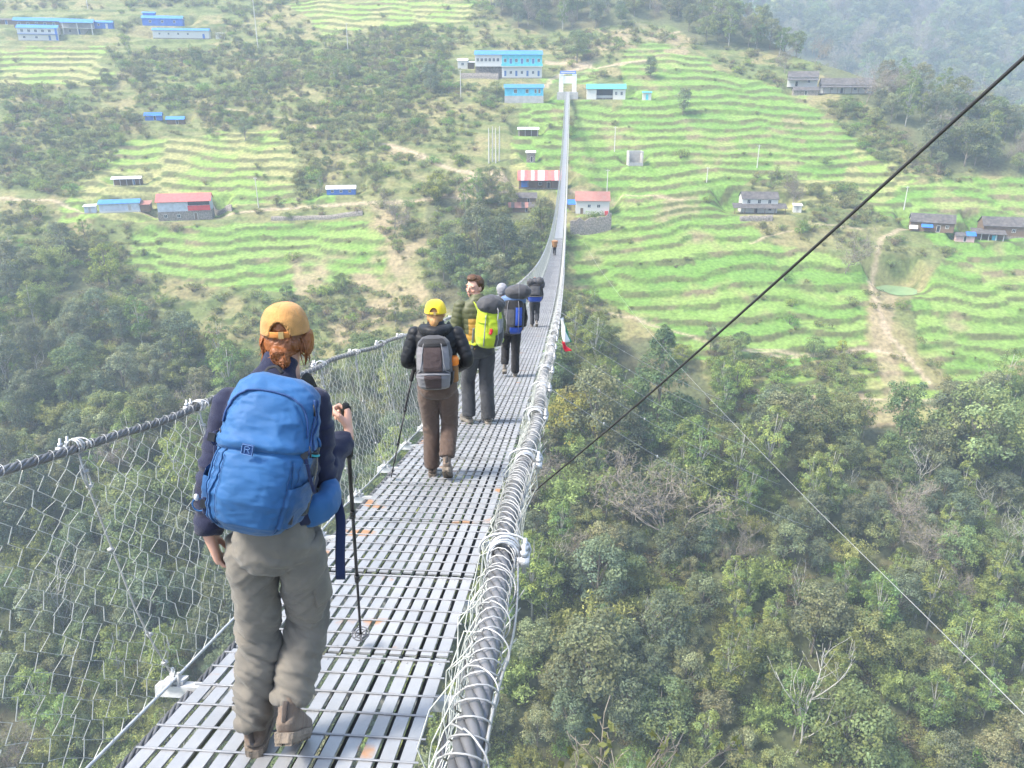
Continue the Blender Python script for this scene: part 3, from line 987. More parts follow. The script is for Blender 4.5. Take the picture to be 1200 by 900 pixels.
KEEP = [(-10, 12, 138, 60), (160, 8, 260, 60), (165, 130, 218, 150), (128, 203, 170, 222), (95, 228, 255, 266), (378, 215, 420, 234),
        (530, 58, 645, 98), (585, 94, 645, 128), (645, 92, 690, 140), (682, 94, 770, 124), (560, 145, 635, 198), (595, 198, 722, 275), (728, 172, 760, 200),
        (835, 222, 945, 266), (915, 82, 1035, 118), (1060, 250, 1205, 296), (1035, 326, 1100, 356), (1015, 262, 1035, 330), (1012, 440, 1098, 548), (715, 372, 830, 520)]

# forest
g, X, Y, Z, qx, qy, px, py = sow(-175, 185, 88, 260, 5.0, 101)
m = region(FOREST, qx, qy) | (qy > 880)
m &= ~blocked(px, py) & (np.abs(px - 600) < 760)
n_ = fnoise(X, Y, 22, 77); n2_ = vnoise(X, Y, 13, 79)
for i in np.where(m)[0]:
    u = g.random()
    side = px[i] > 600
    if n2_[i] > .83: key = ('bare_0', 'bare_1', 'broad_c')[g.integers(3)]
    elif n_[i] > .52: key = ('bamboo', 'slender', 'bamboo', 'broad_c', 'broad_b', 'slender')[g.integers(6)]
    elif n_[i] > .40: key = ('broad_b', 'broad_a', 'broad_c', 'slender', 'broad_d')[g.integers(5)]
    else: key = ('broad_a', 'broad_d', 'broad_d', 'bamboo')[g.integers(4)]
    if u < .035: key = 'pole'
    if not side and py[i] < 440:
        if g.random() < .5: continue
        key = ('broad_c', 'broad_b', 'broad_l', 'slender', 'bamboo', 'broad_d')[g.integers(6)]
    s = g.uniform(.52, 1.0) * (.9 if Y[i] > 170 else 1.0) * (1.45 if g.random() < .38 else 1.0)
    put(key, X[i], Y[i], Z[i], g.random() * 6.283, s, px[i], py[i], 'forest_right' if side else 'forest_left')
# understorey
g, X, Y, Z, qx, qy, px, py = sow(-175, 185, 88, 260, 2.6, 103)
m = (region(FOREST, qx, qy) | (qy > 880)) & (np.abs(px - 600) < 760) & ~blocked(px, py) & (g.random(len(X)) < .6)
for i in np.where(m)[0]:
    put(('shrub_a', 'shrub_a', 'shrub_b', 'shrub_dry', 'shrub_light')[g.integers(5)], X[i], Y[i], Z[i] - .1, g.random() * 6.283, g.uniform(.7, 1.7), px[i], py[i], 'under')
# far wood
g, X, Y, Z, qx, qy, px, py = sow(-60, 440, 190, 640, 6.2, 105)
m = region(FARWOOD, qx, qy) & ~blocked(px, py)
for i in np.where(m)[0]:
    key = ('broad_a', 'broad_b', 'broad_c', 'broad_d', 'slender', 'bare_0')[g.integers(6)]
    put(key, X[i], Y[i], Z[i], g.random() * 6.283, g.uniform(.55, 1.15), px[i], py[i], 'far')
g, X, Y, Z, qx, qy, px, py = sow(90, 800, 420, 1080, 11.5, 106)
m = (region(FARWOOD, qx, qy) | (py < 10)) & (px < 1230) & (py > -40)
for i in np.where(m)[0]:
    key = ('broad_a', 'broad_b', 'broad_c', 'broad_d', 'slender', 'bare_0')[g.integers(6)]
    put(key, X[i], Y[i], Z[i], g.random() * 6.283, g.uniform(1.3, 2.5), px[i], py[i], 'far')
# scrub on the open slope
g, X, Y, Z, qx, qy, px, py = sow(-240, 260, 150, 420, 2.2, 107)
sm = region(SHRUB, qx, qy); gr = region(GREEN, px, py) | region(PALE, px, py); fo = region(FOREST + FARWOOD, px, py)
dens = np.where(sm, 1.1, np.where(gr, .012, .32)); dens = np.where(fo, 0, dens)
dens *= .35 + 1.3 * sstep(.35, .62, fnoise(X, Y, 18, 83))
m = (g.random(len(X)) < dens) & ~blocked(px, py) & (px > -40) & (px < 1240) & (py > -30)
for i in np.where(m)[0]:
    u = g.random()
    if sm[i] and u < .05: key = ('broad_b', 'broad_b', 'broad_c', 'broad_l', 'bamboo', 'slender', 'broad_a')[g.integers(7)]; s = g.uniform(.28, .62)
    elif u < .30: key = 'tuft'; s = g.uniform(.7, 1.8)
    else: key = ('shrub_a', 'shrub_a', 'shrub_b', 'shrub_b', 'shrub_dry', 'shrub_light')[g.integers(6)]; s = g.uniform(.5, 1.5)
    put(key, X[i], Y[i], Z[i], g.random() * 6.283, s, px[i], py[i], 'slope')
# weeds along the risers of the terraces
g, X, Y, Z, qx, qy, px, py = sow(-240, 200, 165, 345, 1.7, 109)
ph = terraces(X, Y, base_h(X, Y)); fr = ph - np.floor(ph)
m = (region(GREEN + PALE, px, py)) & (fr > .72) & (g.random(len(X)) < .05 + .25 * sstep(.55, .75, fnoise(X, Y, 20, 87))) & ~blocked(px, py)
for i in np.where(m)[0]:
    put(('tuft', 'tuft', 'shrub_b', 'shrub_a')[g.integers(4)], X[i], Y[i], Z[i], g.random() * 6.283, g.uniform(.25, .6), px[i], py[i], 'riser')

# ---- individual trees: those that show largest, as objects of their own
TREE_LABEL = {
    'broadleaf_tree': 'leafy rounded tree', 'slender_tree': 'narrow pale-trunked tree', 'bamboo_clump': 'feathery arching bamboo clump',
    'bare_tree': 'nearly leafless grey twiggy tree', 'thin_tree': 'thin pale-stemmed sparse tree', 'conical_tree': 'dense cone-shaped green tree', 'columnar_tree': 'upright columnar leafy tree', 'shrub': 'low leafy bush'}
TONE = {'broad_a': 'dark green ', 'broad_b': 'mid green ', 'broad_c': 'olive green ', 'broad_d': 'bluish dark green '}
def plant(key, x, y, z, rot, s, label, group=None, cat='tree', sz=None, name=None):
    p = PROTO[key]
    t = empty(name or p['name'], (x, y, z), rot, label, cat, group)
    t.scale = (s, s, s * (sz or 1))
    for nm in ('crown', 'trunk'):
        if p[nm] is None: continue
        o = bpy.data.objects.new(nm, p[nm]); C.objects.link(o); o.parent = t
    return t
def where_label(px, py):
    if px > 600:
        if py < 560: return 'at the edge of the wood below the right-hand terraces'
        if px < 900: return 'in the steep wood right of the bridge'
        return 'in the steep wood far right of the bridge'
    if py < 470: return 'on the scrubby slope left of the bridge'
    return 'in the wood seen through the left netting'
cand = []
for key, rows in PL.items():
    if PROTO[key]['name'] in ('shrub', 'crop'): continue
    for j, r_ in enumerate(rows):
        x, y, z, rot, s, qx_, qy_, reg = r_
        hpx = PROTO[key]['h'] * s * FPX / (y * cp - z * sp)
        if reg != 'far' and -5 < qx_ < 1205 and 20 < qy_ < 930 and not (qx_ < 560 and qy_ > 860): cand.append((hpx, key, j))
cand.sort(reverse=True)
TAKEN = {}
for hpx, key, j in cand[:230]:
    TAKEN.setdefault(key, set()).add(j)
    x, y, z, rot, s, qx_, qy_, reg = PL[key][j]
    w = where_label(qx_, qy_)
    nm = PROTO[key]['name']
    plant(key, x, y, z, rot, s, (TONE.get(key, '') + TREE_LABEL[nm] + ' ' + w), (nm.replace('_', ' ') + 's ' + w).replace('trees', 'trees'))

# trees one can single out
def lone(key, px, py, hpx, label, sz=1.0, cat='tree', group=None, name=None):
    p = ground_at(px, py)
    d = p.y * cp - p.z * sp
    s = hpx * d / FPX / PROTO[key]['h']
    return plant(key, p.x, p.y, p.z - .2, random.random() * 6, s / (sz ** .5), label, group, cat, sz, name)
lone('cone', 770, 505, 135, 'large dense cone-shaped tree standing at the foot of the right-hand terraces')
lone('column', 1046, 548, 106, 'tall leaf-clad column of a tree standing alone below the dry slope', 1.1)
lone('broad_b', 1130, 560, 120, 'broad pale-leaved tree at the upper right corner of the wood')
lone('broad_d', 762, 92, 26, 'round dark tree standing alone beside the upper green terraces')
lone('broad_a', 676, 74, 38, 'dark bushy tree by the dirt road above the far bridge gate')
lone('broad_d', 505, 112, 38, 'dark blue-green tree on the slope below and left of the blue-roofed school')
lone('broad_a', 575, 226, 34, 'round green tree just left of the striped-roof house')
lone('broad_b', 592, 248, 36, 'rounded tree in front of the small dark-roofed sheds')
lone('broad_d', 560, 320, 78, 'tall grey-green tree rising behind the looking-back hiker', 1.2)
lone('broad_d', 590, 325, 70, 'grey-green tree next to the bridge netting behind the hikers', 1.2)
lone('broad_d', 618, 310, 48, 'small grey-green tree close to the bridge deck far along')
lone('broad_l', 128, 335, 50, 'bright yellow-green bamboo-like bush at the left end of the lower terraces', 1.2, 'bush', name='bush')
lone('broad_d', 75, 305, 48, 'blue-green tree on the slope below the small white box hut')
lone('broad_d', 10, 345, 70, 'dark blue-green tree at the left edge of the slope')
lone('broad_c', 288, 165, 28, 'small olive tree standing among the pale terraces')
lone('broad_l', 862, 462, 46, 'bright yellow-green bush on the dry bank below the terraces', .9, 'bush', name='bush')
lone('broad_l', 800, 430, 34, 'bright yellow-green bush behind the cone-shaped tree', .8, 'bush', name='bush')
lone('broad_y', 668, 530, 85, 'yellow-leaved bush right beside the bridge rail', 1.0, 'bush', name='bush')
lone('bare_0', 990, 320, 46, 'bare pinkish-grey tree on the gully edge between the two green terrace fields')
lone('bare_1', 462, 275, 40, 'bare twiggy tree on the brown earth slope left of the bridge')
lone('bare_0', 930, 245, 34, 'bare tree beside the white two-storey farmhouse')
lone('broad_d', 800, 135, 32, 'dark shrubby tree on the gully between the upper terraces')
lone('broad_d', 1090, 190, 56, 'big dark tree at the edge of the hazy wood', .9)
lone('broad_a', 1130, 195, 56, 'dark spreading tree at the right end of the hazy wood edge', .9)
lone('bare_1', 920, 86, 26, 'leafless tree above the old farmhouses')
lone('broad_c', 694, 545, 120, 'tall olive-green tree crowding the bridge rail below the dark cable', 1.15)
lone('slender', 722, 520, 100, 'tall feathery tree between the bridge and the cone-shaped tree')
lone('bamboo', 655, 610, 75, 'arching bamboo hanging beside the bridge rail in the middle distance')
lone('bamboo', 820, 600, 70, 'large arching bamboo in the wood under the crossing of the two cables')
lone('bamboo', 700, 760, 80, 'yellow-green bamboo thicket low in the wood beside the rail')
lone('pole', 930, 885, 140, 'bare pale-stemmed young tree with thin side branches low in the wood')
lone('pole', 652, 690, 66, 'thin pale trunk standing in the wood close to the bridge')
lone('pole', 1192, 680, 86, 'thin brown-white trunk at the right edge of the wood')
lone('broad_c', 690, 840, 150, 'pale olive leafy tree low beside the bridge rail')
lone('broad_b', 985, 900, 120, 'yellow-green leafy tree at the bottom of the wood')
lone('bare_0', 795, 660, 130, 'big grey-pink leafless tree in the middle of the wood', .8)

# ---- everything else as vegetation nobody could count
def scatter(name, key, rows):
    P = np.array([r[:5] for r in rows], float)
    me = bpy.data.meshes.new(name)
    me.vertices.add(len(P)); me.vertices.foreach_set('co', P[:, :3].astype(np.float32).ravel())
    for nm, c in (('turn', 3), ('size', 4)):
        a = me.attributes.new(nm, 'FLOAT', 'POINT'); a.data.foreach_set('value', P[:, c].astype(np.float32))
    o = bpy.data.objects.new(name, me); C.objects.link(o)
    tag(o, kind='stuff')
    ng = bpy.data.node_groups.new(name, 'GeometryNodeTree')
    ng.interface.new_socket('Geometry', in_out='INPUT', socket_type='NodeSocketGeometry')
    ng.interface.new_socket('Geometry', in_out='OUTPUT', socket_type='NodeSocketGeometry')
    N, L = ng.nodes, ng.links
    gi, go = N.new('NodeGroupInput'), N.new('NodeGroupOutput')
    inst = N.new('GeometryNodeInstanceOnPoints')
    j = N.new('GeometryNodeJoinGeometry')
    for nm in ('trunk', 'crown'):
        if PROTO[key][nm] is None: continue
        src = PROTO[key].get('src_' + nm)
        if src is None:
            src = next((ob for ob in C.objects if ob.data is PROTO[key][nm]), None)
            PROTO[key]['src_' + nm] = src
        oi = N.new('GeometryNodeObjectInfo'); oi.inputs['Object'].default_value = src
        L.new(oi.outputs['Geometry'], j.inputs[0])
    na = N.new('GeometryNodeInputNamedAttribute'); na.data_type = 'FLOAT'; na.inputs['Name'].default_value = 'turn'
    nb = N.new('GeometryNodeInputNamedAttribute'); nb.data_type = 'FLOAT'; nb.inputs['Name'].default_value = 'size'
    ax = N.new('FunctionNodeAxisAngleToRotation'); ax.inputs['Axis'].default_value = (0, 0, 1)
    L.new(na.outputs['Attribute'], ax.inputs['Angle'])
    L.new(gi.outputs[0], inst.inputs['Points']); L.new(j.outputs[0], inst.inputs['Instance'])
    L.new(ax.outputs[0], inst.inputs['Rotation']); L.new(nb.outputs['Attribute'], inst.inputs['Scale'])
    L.new(inst.outputs[0], go.inputs[0])
    md = o.modifiers.new('scatter', 'NODES'); md.node_group = ng
    return o
nveg = 0
# one real plant of every shrub kind, so that the scattered ones have their pattern
for key, px, py, lab in (('shrub_a', 885, 500, 'dark green bush on the dry bank'), ('shrub_b', 960, 440, 'olive bush on the dry bank below the terraces'),
                         ('shrub_dry', 985, 500, 'brown dry bush on the bare bank'), ('shrub_light', 700, 262, 'light green bush by the stone retaining wall'), ('tuft', 905, 470, 'low grassy tuft on the dry bank')):
    lone(key, px, py, 16, lab, 1.0, 'bush', name='bush')
for key, rows in PL.items():
    rest = [r for j, r in enumerate(rows) if j not in TAKEN.get(key, ())]
    if not rest: continue
    nveg += len(rest)
    if not any(ob.data is PROTO[key]['crown'] for ob in C.objects):
        r = rest.pop(0)
        if key == 'crop': plant(key, *r[:5], 'tuft of bright green young crop on a terrace', None, 'crop', None, 'crop_tuft')
        else: plant(key, *r[:5], 'leafy tree on the slope')
    scatter({'shrub': 'undergrowth', 'crop': 'terrace_crop'}.get(PROTO[key]['name'], 'woodland'), key, rest)
print('vegetation instances', nveg, {k: len(v) for k, v in PL.items()})
# ------------------------------------------------------------------ village houses
def wallmat(name, c, **k): return mat(name, c, rough=.85, var=.14, scale=1.1, bump=.15, bscale=12, spec=.2, **k)
W_WHITE = wallmat('whitewash', (.66, .65, .61), col2=(.50, .48, .43))
W_GREY = wallmat('bare_concrete', (.40, .38, .36))
W_STONE = mat('rubble_stone', (.23, .20, .17), rough=.95, var=.45, scale=2.6, bump=.6, bscale=3.0, detail=5)
W_TEAL = wallmat('turquoise_paint', (.10, .50, .55))
W_CYAN = wallmat('sky_blue_paint', (.09, .46, .62))
W_BLUE = wallmat('blue_paint', (.07, .17, .50))
W_WOOD = wallmat('brown_boards', (.17, .115, .075))
W_RED = wallmat('red_sheet', (.55, .06, .06))
W_SHEET = wallmat('grey_sheet', (.46, .50, .56))
R_BLUE = wallmat('blue_roof_sheet', (.06, .20, .48))
R_RED = wallmat('red_roof_sheet', (.46, .13, .12))
R_GREY = wallmat('grey_slate_roof', (.07, .066, .066), col2=(.12, .108, .10))
R_TIN = wallmat('pale_tin_roof', (.55, .56, .57))
R_RUST = wallmat('rusty_red_roof', (.36, .15, .12), col2=(.26, .15, .12))
R_TEAL = wallmat('teal_roof_sheet', (.09, .33, .36))
R_TARP = wallmat('blue_tarpaulin', (.035, .15, .52))
M_DARK = mat('dark_opening', (.02, .02, .022), rough=.5)
M_GLASS = mat('window_glass', (.03, .04, .05), rough=.12, spec=.6)
M_FRAME = mat('painted_frame', (.55, .55, .52), rough=.6)
M_DOOR = mat('blue_door', (.06, .14, .32), rough=.6)
M_POLE = mat('concrete_pole', (.52, .50, .47), rough=.85, var=.15)

class House:
    def __init__(s, key, name, label, cat='house', group=None):
        P = PLOTS[key]
        s.w, s.d, s.m = P['w'], P['d'], P['m']
        s.root = empty(name, P['loc'], P['rz'], label, cat, group)
    def px(s, v): return v * s.m
    def walls(s, h, m, z0=0.0, x0=-.5, x1=.5, d0=-.5, d1=.5, plinth=None, ph=0.0, name='wall'):
        """z from z0 to z0+h metres; x and d as fractions of the plot"""
        mb = MB()
        xa, xb, ya, yb = x0 * s.w, x1 * s.w, d0 * s.d, d1 * s.d
        mb.box(((xa + xb) / 2, (ya + yb) / 2, z0 + h / 2), (xb - xa, yb - ya, h))
        mb.build(name, m, s.root)
        if plinth:
            q = MB(); q.box(((xa + xb) / 2, (ya + yb) / 2, (z0 + ph - 1.6) / 2), (xb - xa + .16, yb - ya + .16, z0 + ph + 1.6)); q.build('plinth', plinth, s.root)
    def roof(s, z, rise, m, kind='gable', x0=-.5, x1=.5, d0=-.5, d1=.5, ov=.45, stripes=None, gable_m=None):
        xa, xb, ya, yb = x0 * s.w - ov * .6, x1 * s.w + ov * .6, d0 * s.d - ov, d1 * s.d + ov
        ms = [m]
        mb = MB()
        n = max(2, int((xb - xa) / .5))
        ex = np.linspace(xa, xb, n + 1)
        if stripes: ms += stripes
        ym = (ya + yb) / 2
        def slope(p, q, t=.07):
            for i in range(n):
                mi = 0
                if stripes: mi = [0, 1, 0, 2, 1, 0, 1, 1, 0, 2, 0, 1][(i // 2) % 12] % len(ms)
                z_ = (i % 2) * .018
                a, b = ex[i], ex[i + 1]
                v = [[a, p[0], p[1] + z_], [b, p[0], p[1] + z_], [b, q[0], q[1] + z_], [a, q[0], q[1] + z_]]
                v += [[x, y, zz - t] for x, y, zz in v]
                mb.add(v, [[0, 1, 2, 3], [7, 6, 5, 4], [0, 4, 5, 1], [2, 6, 7, 3], [1, 5, 6, 2], [0, 3, 7, 4]], m=mi)
        if kind == 'gable':
            slope((ya, z - .1), (ym, z + rise)); slope((yb, z - .1), (ym, z + rise))
            g = MB()
            for x in (x0 * s.w, x1 * s.w - .12):
                v = [[x, d0 * s.d, z - .05], [x, d1 * s.d, z - .05], [x, ym, z + rise - .12]]
                v += [[x + .12, b, c] for a, b, c in v]
                g.add(v, [[0, 1, 4, 3], [1, 2, 5, 4], [2, 0, 3, 5]], [[0, 2, 1], [3, 4, 5]])
            g.build('gable', gable_m or W_WHITE, s.root)
        elif kind == 'shed':
            slope((ya, z), (yb, z + rise))
        mb.build('roof', ms, s.root)
    def opening(s, kind, x, z, w, h, y=None, m=None, d0=-.5):
        """window or door on the front; x metres from the middle"""
        y = d0 * s.d if y is None else y
        mb = MB()
        t = .09
        for sx in (-1, 1): mb.box((x + sx * (w / 2 - t / 2), y - .02, z), (t, .10, h))
        for sz in (-1, 1): mb.box((x, y - .021, z + sz * (h / 2 - t / 2)), (w - 2 * t, .10, t))
        if kind == 'window':
            mb.box((x, y - .022, z), (.06, .07, h - 2 * t))
            o = mb.build('window', M_FRAME if m is None else m, s.root)
            g = MB(); g.box((x, y - .004, z), (w - .1, .03, h - .1)); g.build('pane', M_GLASS, o)
        else:
            o = mb.build('door', M_FRAME, s.root)
            g = MB(); g.box((x, y - .004, z), (w - .1, .04, h - .1)); g.build('door_leaf', m or M_DOOR, o)
    def posts(s, zs, xs, y, h, m, r=.07, name='post'):
        for x in xs:
            mb = MB(); mb.tube([(x, y, zs), (x, y, zs + h)], r, 6); mb.build(name, m, s.root)

G_H = 'village houses on the far slope'
# upper left compound
h = House('a1', 'two_storey_house', 'white two-storey house with bright blue roof in front of a longer building, upper left', group=G_H)
h.walls(4.8, W_WHITE, plinth=W_GREY, ph=.3); h.roof(4.8, 1.3, R_BLUE)
mb = MB(); mb.box((0, -h.d / 2 - .35, 2.45), (h.w + .1, .7, .14)); mb.build('balcony_slab', W_BLUE, h.root)
for x in np.linspace(-.38, .30, 5): h.opening('window', x * h.w, 3.7, 1.1, 1.1)
for x in (-.35, -.05): h.opening('window', x * h.w, 1.3, 1.0, .9)
h.opening('door', .28 * h.w, 1.15, 1.0, 2.0); mb = MB(); mb.box((.46 * h.w, -h.d / 2 - .02, 2.4), (.8, .06, 4.6)); mb.build('blue_panel', W_BLUE, h.root)
h = House('a2', 'long_house', 'long brown-walled building with a blue roof behind the white two-storey house', group=G_H)
h.walls(3.0, W_WOOD); h.roof(3.0, 1.3, R_BLUE)
for x in np.linspace(-.4, .4, 6): h.opening('window', x * h.w, 1.9, 1.0, 1.0)
h = House('a3', 'porch_house', 'house with low blue gable roof and tall white porch columns', group=G_H)
h.walls(4.6, W_GREY, d0=-.1, plinth=W_GREY, ph=.4); h.roof(4.6, 1.5, R_BLUE)
mb = MB(); mb.box((0, -.3 * h.d, 2.5), (h.w, .4 * h.d, .18)); mb.build('porch_slab', W_WHITE, h.root)
h.posts(0, [-.45 * h.w, 0, .45 * h.w], -.46 * h.d, 4.5, W_WHITE, .2, 'column')
h.opening('door', 0, 1.2, 1.2, 2.1, d0=-.1); h.opening('window', -.28 * h.w, 1.5, 1.1, 1.1, d0=-.1)
h = House('a4', 'small_blue_house', 'small bright blue house at the right end of the upper left compound', group=G_H)
h.walls(2.5, W_BLUE); h.roof(2.5, .7, R_BLUE); h.opening('window', -.2 * h.w, 1.5, .9, .9); h.opening('door', .2 * h.w, 1.0, .9, 1.9, m=W_WHITE)
h = House('a0', 'low_shed', 'low dark-roofed shed at the upper left corner of the village', 'shed', G_H)
h.walls(1.8, W_WOOD); h.roof(1.8, .7, R_GREY); h.opening('door', 0, .9, .9, 1.7)
h = House('b1', 'blue_roof_house', 'house with stepped blue roofs standing behind a long white wall', group=G_H)
h.walls(3.0, W_BLUE); h.roof(3.0, 1.2, R_BLUE); h.walls(2.2, W_BLUE, 3.0, -.5, -.2, .1, .5, name='upper_room'); h.roof(5.2, .5, R_BLUE, x0=-.5, x1=-.2, d0=.1)
for x in (-.3, 0, .3): h.opening('window', x * h.w, 1.7, 1.0, 1.0)
h = House('b2', 'long_white_house', 'long low whitewashed house with a thin blue roof edge, upper left of the slope', group=G_H)
h.walls(3.4, W_WHITE, plinth=W_STONE, ph=.4); h.roof(3.4, .9, R_BLUE)
for x in (-.38, -.22, -.05, .12): h.opening('window', x * h.w, 2.0, .8, .8)
h.opening('door', .40 * h.w, 1.1, 1.1, 2.1, m=W_BLUE)
h = House('b3', 'outhouse', 'tiny pale box outhouse right of the long white house', 'outhouse')
h.walls(2.2, W_WHITE); h.roof(2.2, .3, R_TIN, 'shed'); h.opening('door', 0, .95, .8, 1.8, m=W_GREY)
# tarpaulin huts
for key, mt, lab in (('c', R_TARP, 'bright blue tarpaulin hut on the green slope, left of its dark twin'), ('d', R_GREY, 'dark hut with bluish roof right of the blue tarpaulin hut')):
    h = House(key, 'hut', lab, 'hut')
    h.walls(1.7, W_BLUE if key == 'c' else W_WOOD); h.roof(1.7, .9, mt if key == 'c' else R_BLUE); h.opening('door', .1 * h.w, .8, .8, 1.5, m=M_DARK)
h = House('e', 'open_shed', 'small grey-roofed shed on posts above the long blue-edged shed', 'shed')
h.walls(1.6, W_WOOD, d0=.1); h.roof(2.2, .5, R_TIN); h.posts(0, np.linspace(-.45, .45, 5) * h.w, -.42 * h.d, 2.2, M_POLE, .08)
h.opening('door', .2 * h.w, .85, .8, 1.6, d0=.1)
h = House('f', 'long_shed', 'long pale sheet-metal shed with blue roof edge left of the red-roofed house', 'shed')
h.walls(2.8, W_SHEET, x1=.30, plinth=W_WHITE, ph=.5); h.roof(2.8, .8, R_BLUE, x1=.30); h.walls(2.1, W_WOOD, x0=.31, x1=.5, name='lean_to'); h.roof(2.1, .5, R_RUST, 'shed', x0=.31, x1=.5)
h.opening('door', .1 * h.w, 1.1, 1.0, 2.0, m=W_GREY)
h = House('f2', 'outhouse', 'small pale box outhouse at the left end of the long shed', 'outhouse')
h.walls(2.0, W_SHEET); h.roof(2.0, .3, R_TIN, 'shed'); h.opening('door', 0, .9, .8, 1.7, m=W_GREY)
h = House('g', 'red_roof_house', 'house with pinkish red roof, grey sheet walls and red balcony above pale stonework', group=G_H)
h.walls(2.7, W_STONE, plinth=W_STONE, ph=.2, name='stone_base'); h.walls(3.0, W_SHEET, 2.7, -.49, .49, -.48, .48); h.roof(5.7, 1.9, R_RED)
mb = MB(); mb.box((.28 * h.w, -.5 * h.d, 5.0), (.40 * h.w, .1, 1.1)); mb.build('shutter_opening', M_DARK, h.root)
mb = MB(); mb.box((.28 * h.w, -.53 * h.d, 3.6), (.42 * h.w, .12, 1.5)); mb.build('red_parapet', W_RED, h.root)
for x in (-.36, -.12): h.opening('window', x * h.w, 1.4, 1.0, 1.0, y=-.5 * h.d)
h.opening('door', .2 * h.w, 1.15, 1.0, 2.1, m=W_WOOD)
h = House('h', 'blue_stall', 'low blue-walled stall with a pale curved roof beside the trail', 'stall')
h.walls(1.9, W_BLUE); h.roof(1.9, .8, R_TIN)
for x in (-.3, .0, .3): h.opening('window', x * h.w, 1.1, .9, .8)
# school and neighbours near the bridge head
h = House('i', 'school_building', 'long two-storey blue-roofed building with turquoise upper walls above the bridge head', 'school', G_H)
zf = h.px(13)
h.walls(zf, W_WHITE, x0=-.1, x1=.5, plinth=W_STONE, ph=.3, name='lower_wall'); h.walls(zf, W_STONE, x0=-.5, x1=-.1, d0=-.2, name='bank_wall')
h.walls(zf, W_TEAL, zf, -.1, .5, name='turquoise_wall'); h.walls(zf * .98, W_WHITE, zf, -.5, -.101, -.497); h.roof(2 * zf, 1.4, R_BLUE)
mb = MB(); mb.box((.2 * h.w, -.56 * h.d, zf), (.62 * h.w, .12 * h.d, .16)); mb.build('balcony_slab', W_WHITE, h.root)
mb = MB(); mb.box((.2 * h.w, -.61 * h.d, zf + .55), (.62 * h.w, .06, .7)); mb.build('balcony_rail', W_TEAL, h.root)
for x in np.linspace(-.46, -.16, 6): h.opening('window', x * h.w, zf * 1.55, 1.0, 1.2)
for i, x in enumerate(np.linspace(-.05, .45, 7)):
    h.opening('door' if i % 2 else 'window', x * h.w, zf * (1.42 if i % 2 else 1.5), 1.0, 2.0 if i % 2 else 1.2)
    h.opening('door' if i % 2 == 0 else 'window', x * h.w, zf * (.42 if i % 2 == 0 else .5), .95, 2.0 if i % 2 == 0 else 1.1)
h = House('i2', 'side_shed', 'small white and blue shed at the left end of the long school', 'shed')
h.walls(3.0, W_WHITE, x1=.1); h.roof(3.0, .6, R_TIN, x1=.1); h.walls(2.2, W_WOOD, x0=.12, d0=-.1, name='open_porch'); h.roof(2.3, .5, R_TIN, 'shed', x0=.12); h.opening('window', -.2 * h.w, 1.7, 1.0, 1.0)
h = House('j', 'sky_blue_house', 'single-storey sky-blue house with dark blue roof on a grey base, left of bridge gate', group=G_H)
h.walls(h.px(9), W_CYAN, h.px(8), plinth=W_GREY, ph=-.004); h.roof(h.px(17), 1.1, R_BLUE)
for x in (-.22, .08, .30, .40): h.opening('window', x * h.w, h.px(13), 1.1 if x < .2 else .8, 1.3)
h = House('k', 'white_house', 'white single-storey house with teal roof and dark open veranda, right of bridge gate', group=G_H)
h.walls(3.6, W_WHITE, d0=-.2, plinth=W_STONE, ph=.5); h.walls(3.4, W_WHITE, 0, -.5, -.25, -.5, -.2, name='side_room'); h.walls(3.4, W_WHITE, 0, .18, .5, -.5, -.2, name='side_room'); h.roof(3.6, 1.5, R_TEAL)
mb = MB(); mb.box((-.035 * h.w, -.205 * h.d, 2.3), (.42 * h.w, .06, 1.9)); mb.build('veranda_opening', M_DARK, h.root)
for x in (.26, .40): h.opening('window', x * h.w, 2.0, .9, 1.2)
h = House('l', 'outhouse', 'little green-doored outhouse with teal roof, far right of the bridge gate', 'outhouse')
h.walls(2.5, W_WHITE); h.roof(2.5, .4, R_TEAL, 'shed'); h.opening('door', 0, 1.05, 1.1, 2.0, m=W_TEAL)
h = House('m', 'open_shed', 'open shed with flat whitish roof on the green terraces below the sky-blue house', 'shed')
h.walls(1.7, W_WOOD, d0=.2); h.roof(2.2, .5, R_TIN, 'shed'); h.posts(0, np.linspace(-.45, .45, 4) * h.w, -.45 * h.d, 2.2, M_POLE, .08)
h = House('n', 'ruined_house', 'roofless grey concrete frame standing on the green terraces', 'ruin')
for (a, b, c, d) in ((-.5, -.44, -.5, .5), (.44, .5, -.5, .5), (-.44, .44, .44, .5)): h.walls(4.4, W_GREY, 0, a, b, c, d)
h.walls(1.0, W_GREY, 0, -.44, .44, -.5, -.44); h.walls(.35, W_GREY, 4.0, -.44, .44, -.5, -.44, name='beam')
h = House('n2', 'stone_hut', 'small pale stone hut beside the cluster of tall poles', 'hut')
h.walls(3.0, W_STONE); h.roof(3.0, .4, R_TIN, 'shed'); h.opening('door', .1 * h.w, 1.0, .8, 1.8, m=M_DARK)
h = House('o', 'striped_roof_house', 'house with patchy red and white corrugated roof left of the bridge deck', group=G_H)
h.walls(3.0, W_WOOD, d0=-.1, plinth=W_STONE, ph=.3); h.roof(3.0, 2.5, R_RED, stripes=[wallmat('faded_pink_sheet', (.50, .40, .37)), R_RUST], ov=.7)
mb = MB(); mb.box((-.36 * h.w, -.13 * h.d, 1.7), (.17 * h.w, .1, 2.3)); mb.build('blue_door_panel', R_TARP, h.root)
h.posts(0, np.linspace(-.48, .48, 6) * h.w, -.55 * h.d, 2.6, W_WOOD, .08)
h.opening('window', 0, 1.6, 1.1, 1.0, d0=-.1); h.opening('door', .2 * h.w, 1.1, 1.0, 2.0, d0=-.1, m=M_DARK)
h = House('p1', 'dark_shed', 'dark slate-roofed shed just below the striped-roof house', 'shed')
